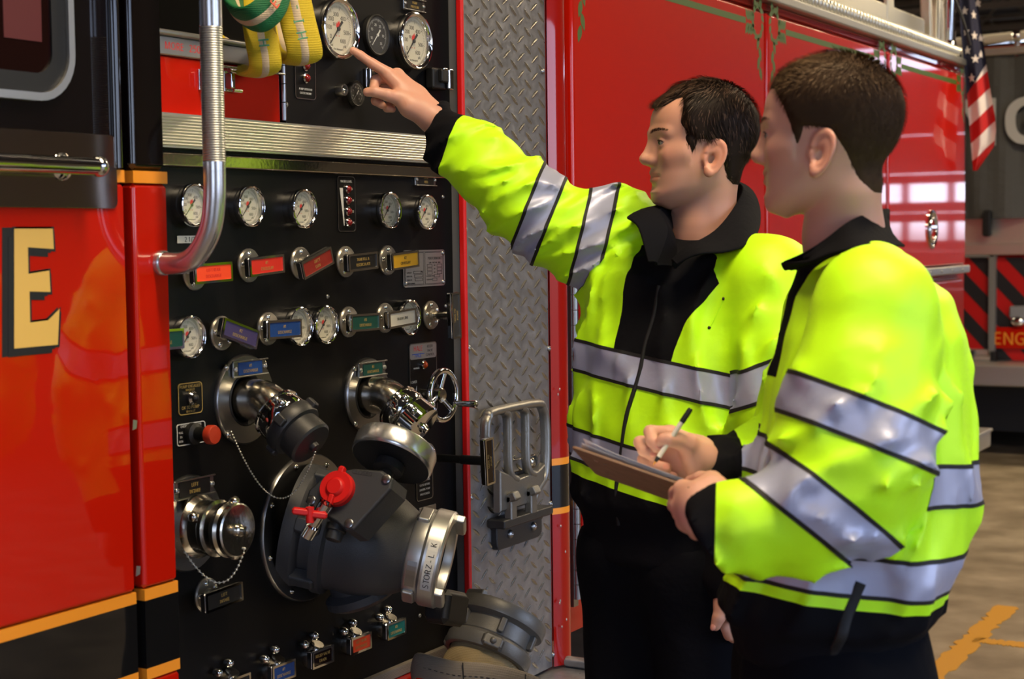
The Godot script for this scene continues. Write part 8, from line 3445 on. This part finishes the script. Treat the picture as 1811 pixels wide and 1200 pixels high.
# ------------------------------------------------------------------ the engine parked behind
func second_engine() -> void:
	var X := 11.0
	var z1 := 0.35
	var z0 := -2.15
	var o := thing("fire_engine", "second fire engine parked behind, its striped rear under a grey cover", "fire engine", Vector3(12.5, 0, -0.9))
	var add := func(called: String, mb: MB, m: String, label := "") -> MeshInstance3D:
		var e := obj(called, mb, M[m], o)
		if label:
			e.set_meta("label", label)
		return e
	var at := func(px: float, py: float) -> Vector3:
		return Vector3(X, py, px)
	var mb := MB.new()
	slab(mb, X + 0.03, 15.5, 0.55, 1.42, z0, z1)
	slab(mb, X + 0.25, 15.5, 1.40, 2.75, z0, z1)
	add.call("body_shell", mb, "deep red paint")
	# chevrons: slanting bands cut from the rear panel between posts
	var yb := Vector3(11.0000, 0.6322, -0.6010).y
	var yt := Vector3(11.0000, 1.3208, -0.6051).y
	var cols := [[Vector3(11.0000, 1.1493, -0.8612).z - 0.25, Vector3(11.0000, 1.1500, -0.6340).z], [Vector3(11.0000, 1.1501, -0.5929).z, Vector3(11.0000, 1.1501, -0.5929).z + 0.55]]
	for c in cols:
		var per := 0.250
		var k := -8
		while k < 12:
			var poly := PackedVector2Array([Vector2(-5, k * per - 5.0 * -1.05), Vector2(5, k * per + 5.0 * -1.05), Vector2(5, k * per + per * 0.5 - 5.25), Vector2(-5, k * per + per * 0.5 + 5.25)])
			var rect := PackedVector2Array([Vector2(c[0], yb), Vector2(c[1], yb), Vector2(c[1], yt), Vector2(c[0], yt)])
			for q in Geometry2D.intersect_polygons(poly, rect):
				mb = MB.new()
				# prism x = z axis of the world, depth towards -x
				mb.prism(q, 0.02, T(Vector3(X + 0.02, 0, 0), Basis(Vector3(0, 0, 1), Vector3(0, 1, 0), Vector3(-1, 0, 0))))
				add.call("chevron_band", mb, "chevron black")
			k += 1
		mb = MB.new()
		slab(mb, X + 0.004, X + 0.03, yb, yt, c[0], c[1])
		add.call("rear_panel", mb, "chevron red", "red and black chevron panel")
	var zp := Vector3(11.0000, 1.1500, -0.6153).z
	mb = MB.new()
	slab(mb, X - 0.05, X + 0.05, yb - 0.05, yt + 0.05, zp - 0.022, zp + 0.022, 0.006)
	slab(mb, X - 0.05, X + 0.02, yt, yt + 0.05, zp - 0.6, zp + 0.02, 0.006)
	add.call("door_frame", mb, "door white", "pale upright frame of the rear door")
	# deck of pale metal above the chevrons
	var y1 := Vector3(11.0000, 1.3391, -0.4938).y
	var y2 := Vector3(11.0000, 1.5724, -0.4953).y
	mb = MB.new()
	slab(mb, X - 0.06, X + 0.4, y1, y1 + 0.075, z0, z1, 0.006)
	slab(mb, X + 0.02, X + 0.5, y1 + 0.075, y2 + 0.1, z0, z1)
	add.call("hose_bed_sill", mb, "bright aluminium")
	# cover with its straps and letters
	var tt := Vector3(11.0000, 2.6784, -0.5025).y
	var tb := Vector3(11.0000, 1.5800, -0.4954).y
	mb = MB.new()
	var n := 60
	for i in n:
		var za := lerpf(z0, z1, float(i) / n)
		var zb := lerpf(z0, z1, float(i + 1) / n)
		var rows := 10
		for j in rows:
			var ya := lerpf(tb, tt, float(j) / rows)
			var yc := lerpf(tb, tt, float(j + 1) / rows)
			var fx := func(z: float, y: float) -> float:
				return X - 0.045 - 0.035 * sin(z * 11.0 + y) * (1.0 - (y - tb) / (tt - tb)) - 0.012 * sin(z * 31.0 + y * 3.0) + 0.02 * (y - tb)
			var q := [Vector3(fx.call(za, ya), ya, za), Vector3(fx.call(zb, ya), ya, zb), Vector3(fx.call(zb, yc), yc, zb), Vector3(fx.call(za, yc), yc, za)]
			var g: Vector3 = (q[1] - q[0]).cross(q[3] - q[0]).normalized()
			mb.quadn(q[0], q[1], q[2], q[3], g, g, g, g)
			var r := []
			for e in q:
				r.append(e + Vector3(0.01, 0, 0))
			mb.quadn(r[0], r[1], r[2], r[3], -g, -g, -g, -g)
	var cv: MeshInstance3D = add.call("hose_bed_cover", mb, "tarp", "grey hose bed cover with white letters")
	mb = MB.new()
	var gb := Basis(Vector3(0, 0, 1), Vector3(0, 1, 0), Vector3(-1, 0, 0))
	var gz := Vector3(11.0000, 2.4018, -0.4093).z
	var m := TextMesh.new()
	var bf := SystemFont.new()
	bf.font_names = PackedStringArray(["Droid Sans"])
	bf.font_weight = 700
	m.font = bf
	m.text = "NG"
	m.font_size = 24
	m.pixel_size = 0.32 / 17.5
	m.depth = 0.01
	mb.add(m, T(Vector3(X - 0.09, 2.22, gz - 0.15), gb))
	obj("cover_lettering", mb, M["tarp letter"], cv)
	mb = MB.new()
	for z in [Vector3(11.0000, 1.5294, -0.6362).z, Vector3(11.0000, 1.5294, -0.6362).z + 0.6]:
		mb = MB.new()
		slab(mb, X - 0.12, X - 0.06, tb - 0.12, tb + 0.06, z - 0.03, z + 0.03, 0.015)
		obj("cover_strap", mb, M["rubber"], cv)
	# rail over the cover
	var ry := Vector3(11.0000, 2.7701, -0.5398).y
	mb = MB.new()
	mb.tube([Vector3(X - 0.02, ry - 0.03, -1.6), Vector3(X - 0.02, ry + 0.035, 0.3)], 0.032, 14)
	var rl: MeshInstance3D = add.call("rear_rail", mb, "pale rail", "pale grab rail over the cover")
	mb = MB.new()
	for z in [Vector3(11.0000, 2.7204, -0.4662).z, -1.3]:
		mb = MB.new()
		mb.tube([Vector3(X - 0.02, ry + 0.01, z), Vector3(X, ry - 0.13, z)], 0.02, 10)
		mb.ball(Vector3(X - 0.02, ry + 0.01, z), Vector3.ONE * 0.042, 12)
		obj("rail_bracket", mb, M["chrome"], rl)
	mb = MB.new()
	slab(mb, X - 0.07, X + 0.2, tt - 0.02, tt + 0.03, z0, z1, 0.008)
	obj("cover_rod", mb, M["bright aluminium"], cv)
	# sign, lamp, latch bar, bumper
	var sp := Vector3(11.0000, 0.7802, -0.4531)
	mb = MB.new()
	slab(mb, X - 0.03, X + 0.0, Vector3(11.0000, 0.7111, -0.4897).y, Vector3(11.0000, 0.8553, -0.4906).y, Vector3(11.0000, 0.7774, -0.5907).z, Vector3(11.0000, 0.7774, -0.5907).z + 0.40, 0.004)
	var sg: MeshInstance3D = add.call("rear_sign", mb, "red paint", "red sign lettered ENGINE")
	mb = MB.new()
	lettering("ENGINE", 0.085, T(Vector3(X - 0.034, sp.y, Vector3(11.0000, 0.7778, -0.5720).z + 0.165), gb), mb, 0.004)
	obj("sign_lettering", mb, M["stripe yellow"], sg)
	mb = MB.new()
	slab(mb, X - 0.05, X, Vector3(11.0000, 0.9164, -0.4541).y, Vector3(11.0000, 0.9995, -0.4546).y, Vector3(11.0000, 0.9612, -0.4987).z, Vector3(11.0000, 0.9612, -0.4987).z + 0.25, 0.01)
	var lb: MeshInstance3D = add.call("lamp_box", mb, "truss steel")
	mb = MB.new()
	mb.ball(Vector3(10.9500, 0.8965, -0.4392), Vector3(0.03, 0.035, 0.05), 14)
	obj("rear_lamp", mb, M["chrome"], lb)
	mb = MB.new()
	var by := Vector3(11.0000, 0.6445, -0.7141)
	mb.tube([Vector3(X - 0.06, by.y, -1.3), Vector3(X - 0.06, by.y, Vector3(11.0000, 0.6475, -0.6011).z)], 0.022, 12)
	slab(mb, X - 0.03, X + 0.02, by.y - 0.05, by.y + 0.06, -1.3, Vector3(11.0000, 0.6472, -0.6124).z, 0.01)
	add.call("latch_bar", mb, "bright aluminium")
	mb = MB.new()
	for z in [Vector3(11.0000, 0.6591, -0.7445).z, Vector3(11.0000, 0.6400, -0.5936).z]:
		slab(mb, X - 0.09, X - 0.02, by.y - 0.04, by.y + 0.05, z - 0.02, z + 0.02, 0.006)
	add.call("bar_clamp", mb, "rubber")
	mb = MB.new()
	slab(mb, X - 0.45, X + 0.05, Vector3(10.6000, 0.4943, -0.5062).y, Vector3(10.6000, 0.6306, -0.5070).y, z0, z1, 0.012)
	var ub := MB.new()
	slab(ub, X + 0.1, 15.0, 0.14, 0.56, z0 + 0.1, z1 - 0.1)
	add.call("underbody_shade", ub, "flat black")  # black box added to keep the gap under the engine dark
	add.call("rear_bumper", mb, "brushed aluminium", "pale metal rear step of the second engine")
	for z in [-1.75, 0.0]:
		mb = MB.new()
		mb.lathe(T(Vector3(13.2, 0.5, z - 0.16), OUT), [Vector2(0.28, 0), Vector2(0.45, 0.0), Vector2(0.5, 0.05), Vector2(0.5, 0.26), Vector2(0.45, 0.30), Vector2(0.28, 0.30), Vector2(0.26, 0.22), Vector2(0, 0.22)], 28)
		add.call("tyre", mb, "rubber")
